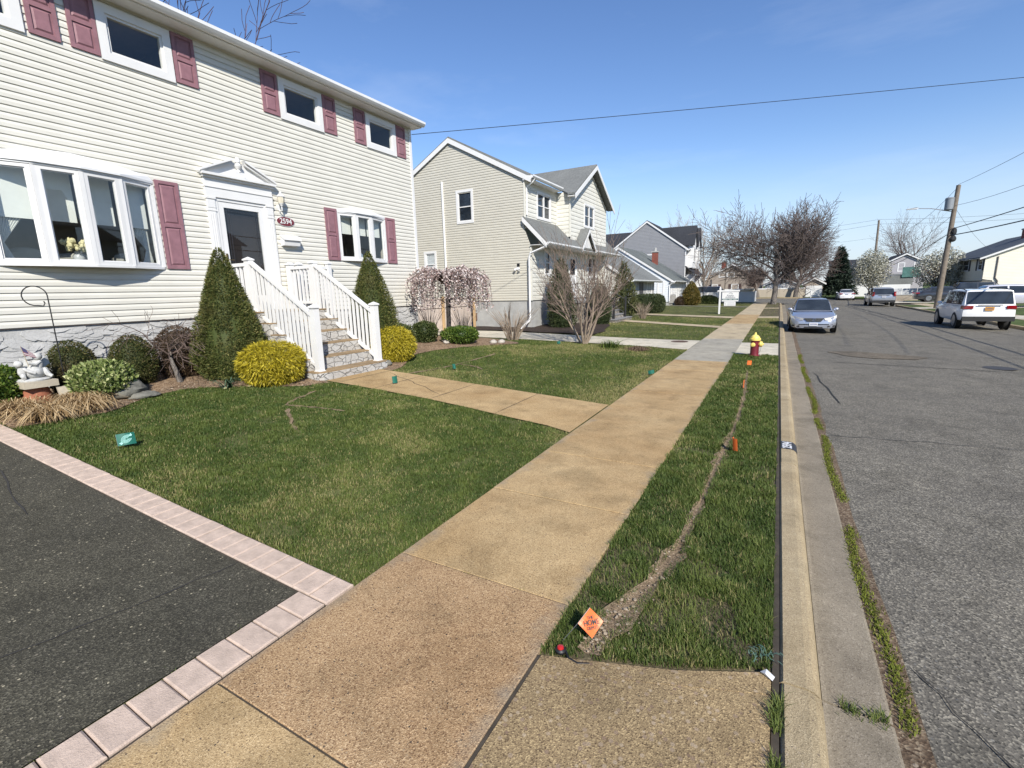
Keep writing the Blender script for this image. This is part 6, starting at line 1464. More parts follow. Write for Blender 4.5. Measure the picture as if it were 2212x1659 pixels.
for wd, off, sz, sx_ in (('THE', .0245, .020, .8), ('HOME', .0015, .036, .74), ('DEPOT', -.0225, .020, .84)):
    c = pc(.006, .0, .0075) + tv * off; text_mb(wd, sz, .0004, c, tu, tv, cv, sx=sx_, bold=.0002).build('lettering', m_ink, f)
GO = 'orange verge marker flags'
marker('marker_flag', 'orange marker flag bent edge-on beside the trench soil, second from the apron', (-.30, 5.42, 0), (.35, -.9, .1), (-.1, .1, 1), .12, .13, .25, m_or, .02, None, GO)
marker('marker_flag', 'narrow orange marker flag seen edge-on at the far part of the trench', (-.42, 8.85, 0), (.06, .95, 0), (0, 0, 1), .12, .14, .05, m_or, .02, None, GO)
marker('marker_flag', 'orange marker flag nearest the fire hydrant', (-.50, 11.5, 0), (.5, .6, 0), (.05, 0, 1), .12, .10, .35, m_or, .03, None, GO)

# solar puck light, litter, weed tuft, painted house number on the kerb
t = thing('ground_light', 'small black garden light with red lens at the corner of the verge', 'ground light', (-.815, 1.875, 0))
mb = MB(); mb.lathe([(.026, 0), (.028, .012), (.02, .02), (0, .02)], 16, (-.815, 1.875, .0)); mb.build('base', m_black, t, smooth=True)
mb = MB(); mb.lathe([(.017, 0), (.015, .008), (.009, .012), (0, .013)], 16, (-.815, 1.875, .0201)); mb.build('lens', plain('red_lens', (.45, .02, .02), .15, coat=.6), t, smooth=True)
mb = MB(); mb.prism([(-.80, 1.87, .004), (-.74, 1.83, .004), (-.66, 1.84, .004)], (0, 0, .003)) if False else mb.tube([(-.79, 1.88, .006), (-.76, 1.845, .006), (-.71, 1.835, .006), (-.66, 1.86, .004)], .006, 6); single('black_hose', 'short piece of black tubing in the soil at the verge corner', 'hose', mb, m_black, (-.73, 1.85, 0))
mb = MB(); mb.add([(.05, 2.165, .014), (.075, 2.185, .022), (.11, 2.16, .014), (.10, 2.13, .014), (.07, 2.145, .028)], [(0, 4, 1), (1, 4, 2), (2, 4, 3), (3, 4, 0)]); single('paper_scrap', 'white scrap of paper at the corner of the verge by the kerb', 'litter', mb, m_white2, (.07, 2.15, .015))
tussock('blue_weed', 'blue-green weed tuft at the corner of the verge by the kerb', (.05, 2.29, 0), 36, .04, .10, leafmat('blue_green_weed', (.06, .12, .09), (.13, .22, .17), None, .5, .2), 'plant', droop=.1, w=.004)
t = thing('painted_number', 'black painted house number plate 2594 on top of the kerb', 'kerb number', (.21, 5.83, .004))
mb = MB(); kq2 = [(.142, .006), (.235, .0062), (.263, -.001), (.287, -.020), (.300, -.045)]
for (xa, za), (xb, zb_) in zip(kq2, kq2[1:]): mb.poly((xa, 5.69, za), (xb, 5.69, zb_), (xb, 5.97, zb_), (xa, 5.97, za))
mb.build('black_panel', plain('black_paint', (.03, .03, .033), .6, .3, 30), t)
text_mb('2594', .125, .0008, (.205, 5.83, .0075), (0, 1, 0), (-1, 0, 0), (0, 0, 1), sx=.95, bold=.003).build('lettering', m_white2, t)

# realty sign on the next lawn
sp = (-3.24, 33.0, hgt(-3.24, 33)); t = thing('realty_sign', 'white hanging realty sign on a white post in the lawn', 'sign', sp)
mb = MB(); mb.box(sp[0] - .05, sp[0] + .05, 32.95, 33.05, 0, 1.62); mb.add([(sp[0] + a * .05, 33 + b * .05, 1.62) for a, b in ((-1, -1), (1, -1), (1, 1), (-1, 1))] + [(sp[0], 33, 1.74)], [(0, 1, 4), (1, 2, 4), (2, 3, 4), (3, 0, 4)]); mb.build('post', m_white2, t)
mb = MB(); mb.prism([(sp[0] - .2, 32.96, 1.43), (sp[0] - .051, 32.96, 1.40), (sp[0] - .051, 32.96, 1.50), (sp[0] - .12, 32.96, 1.50)], (0, .08, 0)); mb.box(sp[0] + .051, sp[0] + 1.12, 32.96, 33.04, 1.40, 1.50); mb.build('arm', m_white2, t)
x0, x1 = sp[0] + .12, sp[0] + 1.07
mb = MB(); mb.box(x0, x1, 32.99, 33.01, .80, 1.37); pnl = mb.build('panel', m_white2, t)
m_dg = plain('sign_teal', (.05, .12, .12), .5); m_gr = plain('sign_grey', (.22, .24, .26), .5)
for wd, z, sz in (('Realty', 1.155, .16), ('Advisors', 1.045, .16)): text_mb(wd, sz, .001, ((x0 + x1) / 2, 32.987, z), (1, 0, 0), (0, 0, 1), (0, -1, 0), bold=.002).build('lettering', m_gr, pnl)
mb = MB(); mb.prism([(x0 + .36, 32.985, 1.25), (x0 + .40, 32.985, 1.25), (x0 + .44, 32.985, 1.33), (x0 + .53, 32.985, 1.33), (x0 + .62, 32.985, 1.25), (x0 + .58, 32.985, 1.25), (x0 + .52, 32.985, 1.305), (x0 + .45, 32.985, 1.305)], (0, .004, 0)); mb.build('roof_logo', m_gr, pnl)
mb = MB(); mb.box(x0 + .02, x1 - .02, 32.984, 32.9895, .88, .97); mb.build('phone_band', m_dg, pnl)
mb = MB()
for k in range(12):
    if k not in (4, 8): mb.box(x0 + .07 + k * .066, x0 + .115 + k * .066, 32.981, 32.9838, .905, .945)
mb.build('phone_digits', m_white2, pnl)
mb = MB(); mb.box(x0 + .14, x0 + .80, 32.99, 33.01, .52, .785); rd = mb.build('rider', m_white2, t)
for z in (.70, .59):
    mb = MB(); mb.prism([(x0 + .18, 32.987, z + .01), (x0 + .21, 32.987, z - .03), (x0 + .28, 32.987, z + .04), (x0 + .21, 32.987, z + .0)], (0, .002, 0)); mb.build('tick', m_gr, rd)
    mb = MB()
    for k in range(7): mb.box(x0 + .34 + k * .06, x0 + .385 + k * .06, 32.985, 32.9895, z - .025, z + .025)
    mb.build('small_print', plain('faded_print', (.5, .5, .52), .6), rd)

# ================================================================ VEHICLES
m_tyre = plain('tyre_rubber', (.018, .018, .018), .85, .2, 20); m_rim = plain('alloy', (.45, .45, .46), .3, .1, metal=.9); m_trim = plain('black_plastic', (.02, .02, .021), .6, .2, 15)
m_cglass = darkglass('car_glass', (.018, .022, .026), .02); m_lens = plain('clear_lamp', (.60, .58, .52), .12, .2, 30, coat=1.0); m_tail = plain('tail_lamp', (.24, .008, .012), .15, .2, 20, coat=1.0); m_chrome = plain('chrome', (.6, .6, .6), .15, .05, metal=1.0)
def paint(name, col, metal=0.0): return plain(name, col, .28, .04, 1.5, metal=metal, coat=1.0)

def car(name, label, loc, rotz, col, st, gh, wheel, W, scale=1.0, front=None, rear=None, group=None, rails=False, cat='car', lower=None, zs=1.0):
    """st: body stations (y, half width, z bottom, z shoulder, z centre top); gh: greenhouse (y rear base, rear top, front top, windscreen base, z belt rear, z belt front, z roof, wb, wr)"""
    t = thing(name, label, cat, loc, rotz, group); t.scale = (scale, scale, scale * zs); kw = dict(parent=t, local=True)
    mb = MB(); rows = []
    for y, w, zb, zs, zt in st:
        half = [(.0, zb), (w * .82, zb), (w * .95, zb + .05), (w * .995, zb + .17), (w, (zb + zs) * .52), (w * .985, zs - .10), (w * .955, zs - .02), (w * .88, zs + (zt - zs) * .5), (w * .62, zs + (zt - zs) * .88), (0, zt)]
        rows.append([(x, y, z) for x, z in half] + [(-x, y, z) for x, z in half[-2:0:-1]])
    nc = len(rows[0]); vs = [p for r in rows for p in r]
    fs = [(i * nc + j, (i + 1) * nc + j, (i + 1) * nc + (j + 1) % nc, i * nc + (j + 1) % nc) for i in range(len(rows) - 1) for j in range(nc)]
    fs += [tuple(range(nc)), tuple(range((len(rows) - 1) * nc, len(rows) * nc))[::-1]]; mb.add(vs, fs)
    yr0, yr1, yf1, yf0, zbr, zbf, zr, wb, wr = gh
    zbelt = lambda y: zbr + (zbf - zbr) * (y - yr0) / (yf0 - yr0)
    def zroof(y):
        if y < yr1: q = (y - yr0) / (yr1 - yr0); return zbelt(y) + (zr - .03 - zbelt(y)) * q
        if y > yf1: q = (yf0 - y) / (yf0 - yf1); return zbelt(y) + (zr - .02 - zbelt(y)) * q
        q = (y - yr1) / (yf1 - yr1); return zr - .03 + .01 * q + .03 * math.sin(q * math.pi)
    def wide(y): return wb - (wb * .12) * max(0, (y - yf1) / (yf0 - yf1)) - wb * .08 * max(0, (yr1 - y) / (yr1 - yr0))
    def side(y, q, s, o=0.0):
        zt_ = zroof(y) - .05 * min(1, (zroof(y) - zbelt(y)) * 4); w0, w1 = wide(y), wide(y) - (wb - wr) * min(1, (zt_ - zbelt(y)) / max(.05, zr - .08 - zbelt(y)))
        return Vector((s * (w0 + (w1 - w0) * q + o), y, zbelt(y) - .02 + (zt_ - zbelt(y) + .02) * q + o * .25))
    ys = [yr0, (yr0 + yr1) / 2, yr1, yr1 + .15] + list(np.linspace(yr1 + .4, yf1 - .3, 4)) + [yf1 - .12, yf1, (yf1 + yf0) / 2, yf0]; rows = []
    for y in ys:
        a, b = side(y, 0, 1), side(y, 1, 1); q = [a, side(y, .5, 1), b, Vector((b.x * .86, y, zroof(y) - .008)), Vector((b.x * .5, y, zroof(y) + .008 * (yr1 < y < yf1))), Vector((0, y, zroof(y) + .014 * (yr1 < y < yf1)))]
        rows.append(q + [Vector((-p.x, p.y, p.z)) for p in q[-2::-1]])
    nc = len(rows[0]); mb.add([p for r in rows for p in r], [(i * nc + j, i * nc + j + 1, (i + 1) * nc + j + 1, (i + 1) * nc + j) for i in range(len(rows) - 1) for j in range(nc - 1)])
    mb.build('body', col, smooth=True, ang=32, **kw)
    # glass
    def pane(nm, grid): 
        m_ = MB(); r_, c_ = len(grid), len(grid[0]); m_.add([p for g in grid for p in g], [(i * c_ + j, i * c_ + j + 1, (i + 1) * c_ + j + 1, (i + 1) * c_ + j) for i in range(r_ - 1) for j in range(c_ - 1)]); return m_.build(nm, m_cglass, smooth=True, **kw)
    def slope(yA, yB, q0, q1, sgn):
        g = []
        for q in (q0, (q0 + q1) / 2, q1):
            y = yA + (yB - yA) * q; w = side(y, .9, 1).x * .93; g.append([Vector((x, y + sgn * .018, zroof(y) - .004 + .012 - .02 * abs(x / w) ** 3 * .4)) for x in np.linspace(-w, w, 7)])
        return g
    pane('windscreen', slope(yf0, yf1, .06, .93, 1)); pane('rear_window', slope(yr0, yr1, .10, .90, -1))
    L = yf1 - yr1; yB = yr1 + L * .52
    for s in (-1, 1):
        for a, b in ((yr1 - (yr1 - yr0) * .15, yB - .05), (yB + .04, yf1 + (yf0 - yf1) * .45)):
            g = []
            for q in (.10, .5, .93): g.append([side(min(max(y, yr0 + .15), yf0 - .12), q, s, .006) for y in np.linspace(a + (.12 if a < yr1 else 0) * q, b - (.28 * q if b > yf1 - .1 else 0), 5)])
            pane('side_window', g)
    # wheels and arches
    r, tw_, yR, yF = wheel
    for s in (-1, 1):
        for y in (yR, yF):
            m_ = MB(); xo = s * (W / 2 - .015)
            m_.lathe([(r * 1.13, 0), (r * 1.13, .012), (0, .012)], 22, (xo - s * .004, y, r), (s, 0, 0)); m_.build('wheel_arch', m_trim, **kw)
            m_ = MB(); m_.lathe([(r * .62, -tw_), (r * .93, -tw_), (r, -tw_ + .03), (r, -.03), (r * .95, .0), (r * .66, .006), (r * .62, -.02)], 26, (xo + s * .022, y, r), (s, 0, 0)); wv = m_.build('wheel', m_tyre, smooth=True, **kw)
            m_ = MB(); m_.lathe([(r * .66, .002), (r * .62, .006), (r * .58, -.03), (0, -.035)], 26, (xo + s * .022, y, r), (s, 0, 0))
            for k in range(5): a = k * 2 * math.pi / 5; d = Vector((0, math.cos(a), math.sin(a))); e = Vector((0, -d.z, d.y)); c = Vector((xo + s * .022, y, r)); m_.prism([c + d * r * .08 - e * r * .10, c + d * r * .62 - e * r * .07, c + d * r * .62 + e * r * .07, c + d * r * .08 + e * r * .10], (s * .008, 0, 0))
            m_.build('rim', m_rim, wv, local=True)
    for s in (-1, 1):
        m_ = MB(); p = side(yf0 - .32, .12, s, 0); m_.ball((p.x + s * .13, p.y, p.z + .06), (.105, .06, .07), 12, 8); m_.tube([(p.x, p.y, p.z), (p.x + s * .08, p.y, p.z + .04)], .022, 6); m_.build('mirror', col, smooth=True, **kw)
        for y, nm in ((yB - .25, 'door_handle'), (yB + .85, 'door_handle')):
            m_ = MB(); wy = W / 2; m_.box(s * (wy - .012) if s > 0 else -wy - .02, s * (wy - .012) + s * .03 if s > 0 else -wy + .012, y, y + .17, zbelt(y) - .16, zbelt(y) - .13); m_.build(nm, col, **kw)
        if rails:
            m_ = MB(); m_.tube([tuple(side(y, 1, s) + Vector((-s * .03, 0, .07 if 0 < k < 5 else .0))) for k, y in enumerate(np.linspace(yr1 + .1, yf1 - .1, 6))], .017, 6); m_.build('roof_rail', m_trim, **kw)
    yRr, yFr = st[0][0], st[-1][0]
    F = lambda nm, m_, mat, **k: m_.build(nm, mat, **{**kw, **k})
    if lower:
        m_ = MB(); z0, z1 = lower; w = W / 2
        for ye, sg in ((yRr, -1),): m_.prism([(-w * .93, ye + .25, z0), (w * .93, ye + .25, z0), (w * .93, ye + .25, z1), (-w * .93, ye + .25, z1)], (0, -.27 * 1.0, 0))
        F('lower_bumper', m_, m_trim)
    if front == 'sedan':
        y = yFr
        for s in (-1, 1):
            m_ = MB(); g = [(s * .36, y - .05, .66), (s * .60, y - .14, .70), (s * .80, y - .36, .76), (s * .84, y - .52, .80), (s * .835, y - .42, .66), (s * .72, y - .15, .60), (s * .50, y - .03, .57), (s * .40, y - .015, .58)]
            m_.prism(g, (s * .012, .03, .014)); F('headlight', m_, m_lens, smooth=True)
            m_ = MB(); m_.prism([(s * .52, y - .005, .30), (s * .80, y - .14, .32), (s * .80, y - .14, .38), (s * .52, y - .005, .36)], (0, .02, 0)); F('fog_lamp', m_, m_trim)
        m_ = MB(); m_.prism([(-.38, y - .01, .68), (.38, y - .01, .68), (.26, y + .012, .53), (-.26, y + .012, .53)], (0, .015, 0)); gr = F('grille', m_, m_trim)
        m_ = MB()
        for k in range(4): z = .545 + k * .036; w = .27 + k * .03; m_.box(-w, w, y + .022 - k * .004, y + .04 - k * .004, z, z + .014)
        F('grille_bars', m_, m_chrome, parent=gr)
        m_ = MB(); n = 20
        for a, b in ((.075, .05), (.045, .03)): m_.tube([(a * math.cos(2 * math.pi * k / n), y + .042, .625 + b * math.sin(2 * math.pi * k / n)) for k in range(n + 1)], .008, 5)
        F('emblem', m_, m_chrome, parent=gr)
        m_ = MB(); m_.prism([(-.36, y + .003, .24), (.36, y + .003, .24), (.33, y + .003, .31), (-.33, y + .003, .31)], (0, .02, 0)); F('lower_intake', m_, m_trim)
        m_ = MB(); m_.box(-.155, .155, y + .022, y + .035, .35, .49); pl = F('license_plate', m_, plain('plate_white', (.62, .63, .65), .4))
        m_ = MB()
        for k in range(6): m_.box(-.12 + k * .042, -.095 + k * .042, y + .0352, y + .037, .395, .45)
        F('plate_digits', m_, plain('plate_blue', (.05, .07, .2), .5), parent=pl)
    if rear:
        y = yRr; gold = rear.get('gold')
        zl, hl, wl_ = rear['lamp']; ly = rear.get('ly', .02)
        for s in (-1, 1):
            m_ = MB(); w = W / 2
            m_.prism([(s * (w * .97), y + .26, zl - hl), (s * (w * .93), y + ly, zl - hl), (s * (w * .93 - wl_), y + ly - .045, zl - hl * .9), (s * (w * .93 - wl_), y + ly - .045, zl + hl * .9), (s * (w * .90), y + ly, zl + hl), (s * (w * .965), y + .26, zl + hl)], (s * .016, -.02, 0)); F('tail_light', m_, m_tail)
        m_ = MB(); zp = rear['plate']; m_.box(-.155, .155, y - .055, y - .04, zp, zp + .15); pl = F('license_plate', m_, plain('plate_gold', (.62, .30, .04), .45) if gold else plain('plate_white', (.62, .63, .65), .4))
        m_ = MB()
        for k in range(6): m_.box(-.12 + k * .042, -.095 + k * .042, y - .057, y - .0552, zp + .045, zp + .105)
        F('plate_digits', m_, plain('plate_blue', (.05, .07, .2), .5), parent=pl)
        m_ = MB(); zg = rear.get('garnish', zp + .19); m_.box(-.42, .42, y - .05, y - .02, zg, zg + .035); F('tailgate_trim', m_, m_chrome if not rear.get('dark') else m_trim)
    return t

def sedan_st(L, W, zh=.93): 
    h = L / 2; w = W / 2
    return [(-h, w * .70, .34, .62, .66), (-h + .05, w * .86, .27, .78, .86), (-h + .22, w * .95, .24, .88, .97), (-h + .7, w * .985, .20, .92, 1.02), (-1.0, w, .19, .92, .97), (0, w, .18, .90, .95), (.95, w, .19, .87, .95), (h - 1.0, w * .985, .21, .82, .93), (h - .5, w * .95, .22, .76, .85), (h - .22, w * .90, .22, .68, .76), (h - .06, w * .78, .23, .58, .68), (h, w * .62, .26, .50, .56)]
def suv_st(L, W, zb, zs):
    h = L / 2; w = W / 2
    return [(-h, w * .80, zb + .1, zs - .22, zs - .1), (-h + .04, w * .93, zb, zs - .06, zs), (-h + .2, w * .985, zb - .02, zs, zs + .02), (-h + .8, w, zb - .06, zs, zs + .02), (0, w, zb - .08, zs - .01, zs + .02), (.7, w, zb - .07, zs - .02, zs + .01), (h - .95, w * .985, zb - .04, zs - .04, zs + .03), (h - .4, w * .96, zb - .02, zs - .09, zs - .02), (h - .12, w * .88, zb, zs - .18, zs - .10), (h, w * .74, zb + .06, zs - .30, zs - .22)]
silver = paint('silver_blue_paint', (.40, .43, .50), .55); white = paint('white_paint', (.82, .82, .82)); grey = paint('silver_grey_paint', (.36, .38, .42), .5); dark = paint('gunmetal_paint', (.045, .048, .055), .4); black = paint('black_car_paint', (.012, .014, .02))
car('parked_sedan', 'silver-blue sedan parked at the left kerb facing the camera', (1.27, 24.05, roadz(1.3)), math.pi, silver, sedan_st(4.8, 1.82), (-1.95, -1.15, .28, 1.25, 1.0, .94, 1.47, .84, .60), (.325, .21, -1.42, 1.36), 1.82, .90, front='sedan')
car('parked_suv', 'white boxy SUV with red tail lamps and gold plate, nearest on the right kerb', (7.86, 29.75, roadz(7.9)), 0, white, suv_st(4.82, 1.94, .42, 1.07), (-2.36, -2.12, .60, 1.35, 1.07, 1.05, 1.76, .95, .79), (.385, .25, -1.46, 1.45), 1.94, .92, rear=dict(lamp=(1.0, .075, .34), plate=.86, gold=True, garnish=1.07), rails=True, cat='suv', lower=(.40, .60), zs=1.07)
car('parked_suv', 'silver-grey hatchback SUV with tall tail lamps, further along the right kerb', (8.2, 55.7, roadz(8.2)), 0, grey, suv_st(4.55, 1.82, .38, 1.02), (-2.22, -1.88, .5, 1.35, 1.0, .98, 1.68, .89, .71), (.36, .23, -1.35, 1.33), 1.82, 1.0, rear=dict(lamp=(1.12, .20, .16), plate=.80, ly=.0), cat='suv', lower=(.36, .56))
car('parked_sedan', 'white sedan seen from behind at the far end of the street', (7.45, 74.6, roadz(7.4)), 0, white, sedan_st(4.6, 1.8), (-1.95, -1.1, .3, 1.25, 1.0, .94, 1.42, .83, .60), (.33, .21, -1.38, 1.32), 1.8, .95, rear=dict(lamp=(.86, .07, .36), plate=.74, dark=True))
zg_ = roadz(XK) + .14
car('parked_sedan', 'dark grey sedan in the driveway left of the leaning pole, seen side-on', (14.4, 62.3, zg_ + .03), -math.pi / 2, dark, sedan_st(4.85, 1.85), (-2.0, -1.2, .3, 1.3, 1.0, .94, 1.45, .85, .61), (.34, .22, -1.42, 1.4), 1.85, 1.0, rear=dict(lamp=(.86, .07, .3), plate=.72, dark=True))
car('parked_suv', 'white-roofed silver SUV in the driveway behind the nearest white SUV', (14.9, 48.1, zg_ + .03), -math.pi / 2, paint('pearl_paint', (.58, .58, .64), .2), suv_st(4.75, 1.88, .36, 1.0), (-2.2, -1.6, .4, 1.4, 1.0, .98, 1.62, .9, .68), (.37, .23, -1.42, 1.4), 1.88, 1.0, rear=dict(lamp=(1.02, .07, .3), plate=.8), cat='suv')
car('parked_suv', 'black SUV in front of the beige house, mostly hidden by other cars', (17.6, 64.0, zg_ + .12), -math.pi / 2, black, suv_st(4.9, 1.95, .42, 1.08), (-2.33, -1.95, .5, 1.3, 1.08, 1.06, 1.74, .93, .73), (.38, .24, -1.45, 1.45), 1.95, 1.0, rear=dict(lamp=(1.0, .08, .3), plate=.8), cat='suv')
car('parked_suv', 'black SUV parked behind the white vinyl fence, only its roof showing', (-6.6, 61.2, .0), -math.pi / 2, black, suv_st(4.9, 1.95, .42, 1.08), (-2.33, -1.95, .5, 1.3, 1.08, 1.06, 1.74, .93, .73), (.38, .24, -1.45, 1.45), 1.95, 1.0, rear=dict(lamp=(1.0, .08, .3), plate=.8), cat='suv')
# trash bin
t = thing('trash_bin', 'grey-green wheeled trash bin standing at the far right kerb', 'bin', (8.95, 66.2, roadz(9)))
bz = roadz(9); mb = MB(); mb.add([(8.95 + a * w, 66.2 + b * w, bz + z) for w, z in ((.24, .06), (.30, .95)) for a, b in ((-1, -1), (1, -1), (1, 1), (-1, 1))], [(0, 3, 2, 1), (4, 5, 6, 7)] + [(k, (k + 1) % 4, (k + 1) % 4 + 4, k + 4) for k in range(4)]); mb.build('body', plain('bin_green', (.10, .14, .13), .6), t)
mb = MB(); mb.box(8.62, 9.28, 65.87, 66.55, bz + .951, bz + 1.02); mb.build('lid', plain('bin_green', (.10, .14, .13)), t)
for s in (-1, 1): mb = MB(); mb.lathe([(.09, 0), (.09, .05), (0, .05)], 12, (8.95 + s * .2, 66.48, bz + .09), (s, 0, 0)); mb.build('wheel', m_trim, t)
# ================================================================ FENCES, FAR HOUSES, POLES AND WIRES
t = thing('vinyl_fence', 'white vinyl privacy fence running to the street beyond the cottages', 'fence', (-5.6, 57.3, .05))
for k in range(4):
    x0 = -9.0 + k * 1.68; mb = MB(); mb.box(x0 + .06, x0 + 1.62, 57.28, 57.32, -.05, 1.02); pn = mb.build('panel', m_white2, t)
    mb = MB(); mb.box(x0 + .06, x0 + 1.62, 57.26, 57.34, 1.0201, 1.10); mb.build('top_rail', m_white2, pn)
for k in range(5):
    x = -9.0 + k * 1.68; mb = MB(); mb.box(x - .06, x + .06, 57.24, 57.36, -.1, 1.13); mb.add([(x + a * .075, 57.3 + b * .075, 1.1301) for a, b in ((-1, -1), (1, -1), (1, 1), (-1, 1))] + [(x, 57.3, 1.19)], [(0, 1, 4), (1, 2, 4), (2, 3, 4), (3, 0, 4)]); mb.build('post', m_white2, t)
for k in range(3):
    y0 = 57.36 + k * 1.7; mb = MB(); mb.box(-2.30, -2.26, y0, y0 + 1.64, -.05, 1.02); mb.box(-2.32, -2.24, y0, y0 + 1.64, 1.0201, 1.1); mb.build('panel', m_white2, t)
m_tanf = plain('tan_vinyl', (.42, .36, .28), .6, .06, 3); m_chain = plain('fence_steel', (.3, .3, .3), .5, metal=.6)
t = thing('tan_fence', 'tan vinyl fence with white top rail across the end of the street', 'fence', (-.6, 80.2, 0))
for k in range(8):
    x0 = -9.2 + k * 1.55; mb = MB(); mb.box(x0 + .05, x0 + 1.5, 80.18, 80.22, -.1, 1.12); mb.build('panel', m_tanf, t)
    mb = MB(); mb.box(x0 + .05, x0 + 1.5, 80.16, 80.24, 1.1201, 1.28); mb.build('top_rail', m_white2, t)
for k in range(9): x = -9.2 + k * 1.55; mb = MB(); mb.box(x - .05, x + .05, 80.15, 80.25, -.1, 1.32); mb.build('post', m_tanf, t)

m_tan = plain('taupe_siding', (.33, .275, .225), .7, .1, 2); m_tanroof = shingle('roof_shingle_brown', (.12, .10, .09), (.2, .17, .15))
def end_house(root, x0, x1, y0, y1, z0, ze, za, wall, roof, course=.16, trim=None):
    """gable facing -Y with the ridge running away from the street"""
    xm = (x0 + x1) / 2; s = (za - ze) / (x1 - xm); mb = MB()
    siding(mb, (0, y0, 0), UX, NY, lambda z: [(x0, x1) if z < ze else (xm - (za - z) / s, xm + (za - z) / s)], z0, za, course, .018); mb.box(x0, x0 + .03, y0 + .03, y1, z0, ze); mb.box(x1 - .03, x1, y0 + .03, y1, z0, ze); mb.box(x0, x1, y1, y1 + .03, z0, ze); mb.build('wall', wall, root)
    mb = MB()
    for a in (-1, 1): xe = xm + a * ((x1 - xm) + .35); mb.prism([(xm, y0 - .3, za + .1), (xe, y0 - .3, ze - .35 * s + .1), (xe, y1 + .3, ze - .35 * s + .1), (xm, y1 + .3, za + .1)], (0, 0, -.09))
    mb.build('roof', roof, root)
    mb = MB()
    for a in (-1, 1): xe = xm + a * ((x1 - xm) + .35); rake(mb, (xm, y0 - .31, za + .01), (xe, y0 - .31, ze - .35 * s + .01), .2, (0, -.03, 0))
    mb.build('fascia', trim or m_white, root)
t = thing('house', 'taupe gabled house beyond the tan fence at the end of the street', 'house', (-6.6, 90, 0))
end_house(t, -11.2, -2.5, 86.5, 96, -.1, 2.75, 5.25, m_tan, m_tanroof); chimney(t, -8.4, 89, 4.2, 5.7, .35)
window(t, (0, 86.5, 0), UX, NY, -8.9, -7.7, 3.15, 3.95, .1, 'fixed', grid=(3, 2)); window(t, (0, 86.5, 0), UX, NY, -7.68, -6.5, 3.15, 3.95, .1, 'fixed', grid=(3, 2))
for a, b in ((-9.9, -8.9), (-6.9, -5.8)):
    window(t, (0, 86.5, 0), UX, NY, a, b, 1.1, 2.05, .1, 'hung')
    for u in (a - .42, b + .04): shutter(t, (0, 86.5, 0), UX, NY, u, u + .38, 1.1, 2.05, 2, plain('brown_shutter', (.07, .04, .035), .7))
t = thing('shed', 'low white shed with a dark red roof behind the tan fence', 'shed', (-.6, 88, 0)); end_house(t, -2.0, 2.6, 86.2, 90, -.1, 1.9, 2.7, m_white, plain('dark_red_roof', (.10, .035, .03), .9))
t = thing('garage', 'small tan-gabled garage with a white door at the end of the street', 'garage', (4.4, 83, -.1))
end_house(t, 3.25, 5.45, 81.6, 87, -.2, 1.98, 2.62, m_tan, m_tanroof)
mb = MB(); mb.box(3.38, 5.32, 81.53, 81.58, -.1, 1.5)
for k in range(4): mb.box(3.4, 5.3, 81.515, 81.5299, -.05 + k * .39, .31 + k * .39)
mb.build('garage_door', m_white, t)
t = thing('marker_post', 'white post beside a dark rail in front of the small garage', 'post', (3.95, 79.3, -.15)); mb = MB(); mb.tube([(3.95, 79.3, -.2), (3.95, 79.3, 1.0)], .06, 8); mb.build('post', m_white2, t); mb = MB(); mb.tube([(2.9, 79.3, -.1), (3.88, 79.3, .7)], .05, 6); mb.build('rail', m_black, t)
t = thing('garage', 'low white garage behind the white blossoming pear tree', 'garage', (12.2, 92, -.4)); end_house(t, 9.9, 13.0, 90, 96, -.5, 1.7, 2.3, m_white, m_roofg)
t = thing('house', 'grey gabled house with a glass-fronted balcony far behind the grey sedan', 'house', (17, 98, -.3))
end_house(t, 14.5, 19.6, 97, 108, -.4, 4.75, 6.1, plain('dove_grey_siding', (.34, .33, .345), .7, .08), m_roofd)
for a in (16.6, 18.6): window(t, (0, 97, 0), UX, NY, a - .45, a + .45, 3.3, 4.7, .1, 'hung')
mb = MB(); mb.prism([(13.0, 96.9, 1.5), (17.6, 96.9, 1.5), (17.6, 96.99, 3.0), (15.0, 96.99, 3.0)], (0, -3.5, -.3)); mb.build('lower_roof', m_roofg, t)
mb = MB(); mb.box(13.2, 17.4, 93.4, 96.8, -.4, 1.35); mb.build('wall', m_white, t)
mb = MB(); mb.box(16.2, 18.4, 93.3, 93.4, 2.4, 3.9); mb.build('balcony_glass', darkglass('green_glass', (.05, .10, .09)), t)
mb = MB(); mb.box(8, 14.4, 104, 112, -.4, 4.3); mb.prism([(7.6, 103.6, 4.3), (14.6, 103.6, 4.3), (14.6, 108, 5.9), (7.6, 108, 5.9)], (0, 0, -.1)); mb.build('rear_wing', m_roofd, t)

# beige high-ranch on the right
t = thing('house', 'beige high-ranch house with overhanging upper floor on the right side of the street', 'house', (22, 72, -.2))
m_beige = plain('beige_siding', (.66, .60, .47), .6, .05, 2); XH, YH = 17.6, 64.8
NXm = (-1, 0, 0)
OH = [(65.3, 66.5, 2.7, 3.9), (69.3, 71.2, 2.7, 3.9), (73.4, 76.6, 2.65, 3.85)]
mb = MB(); siding(mb, (XH, 0, 0), UY, NXm, lambda z: [(YH + .02, 78.2)], 1.66, 4.05, .14, .018, OH); mb.build('wall', m_beige, t)
mb = MB(); XR2 = XH + 10.5; zpk = 4.05 + 5.25 * .42
siding(mb, (0, YH, 0), UX, NY, lambda z: [(XH + .0 if z > 1.66 else XH + .75, XR2) if z < 4.05 else (XH + (z - 4.05) / .42, XR2 - (z - 4.05) / .42)], -.3, zpk, .14, .018); mb.build('wall', plain('pale_beige_siding', (.74, .70, .58), .6, .05, 2), t)
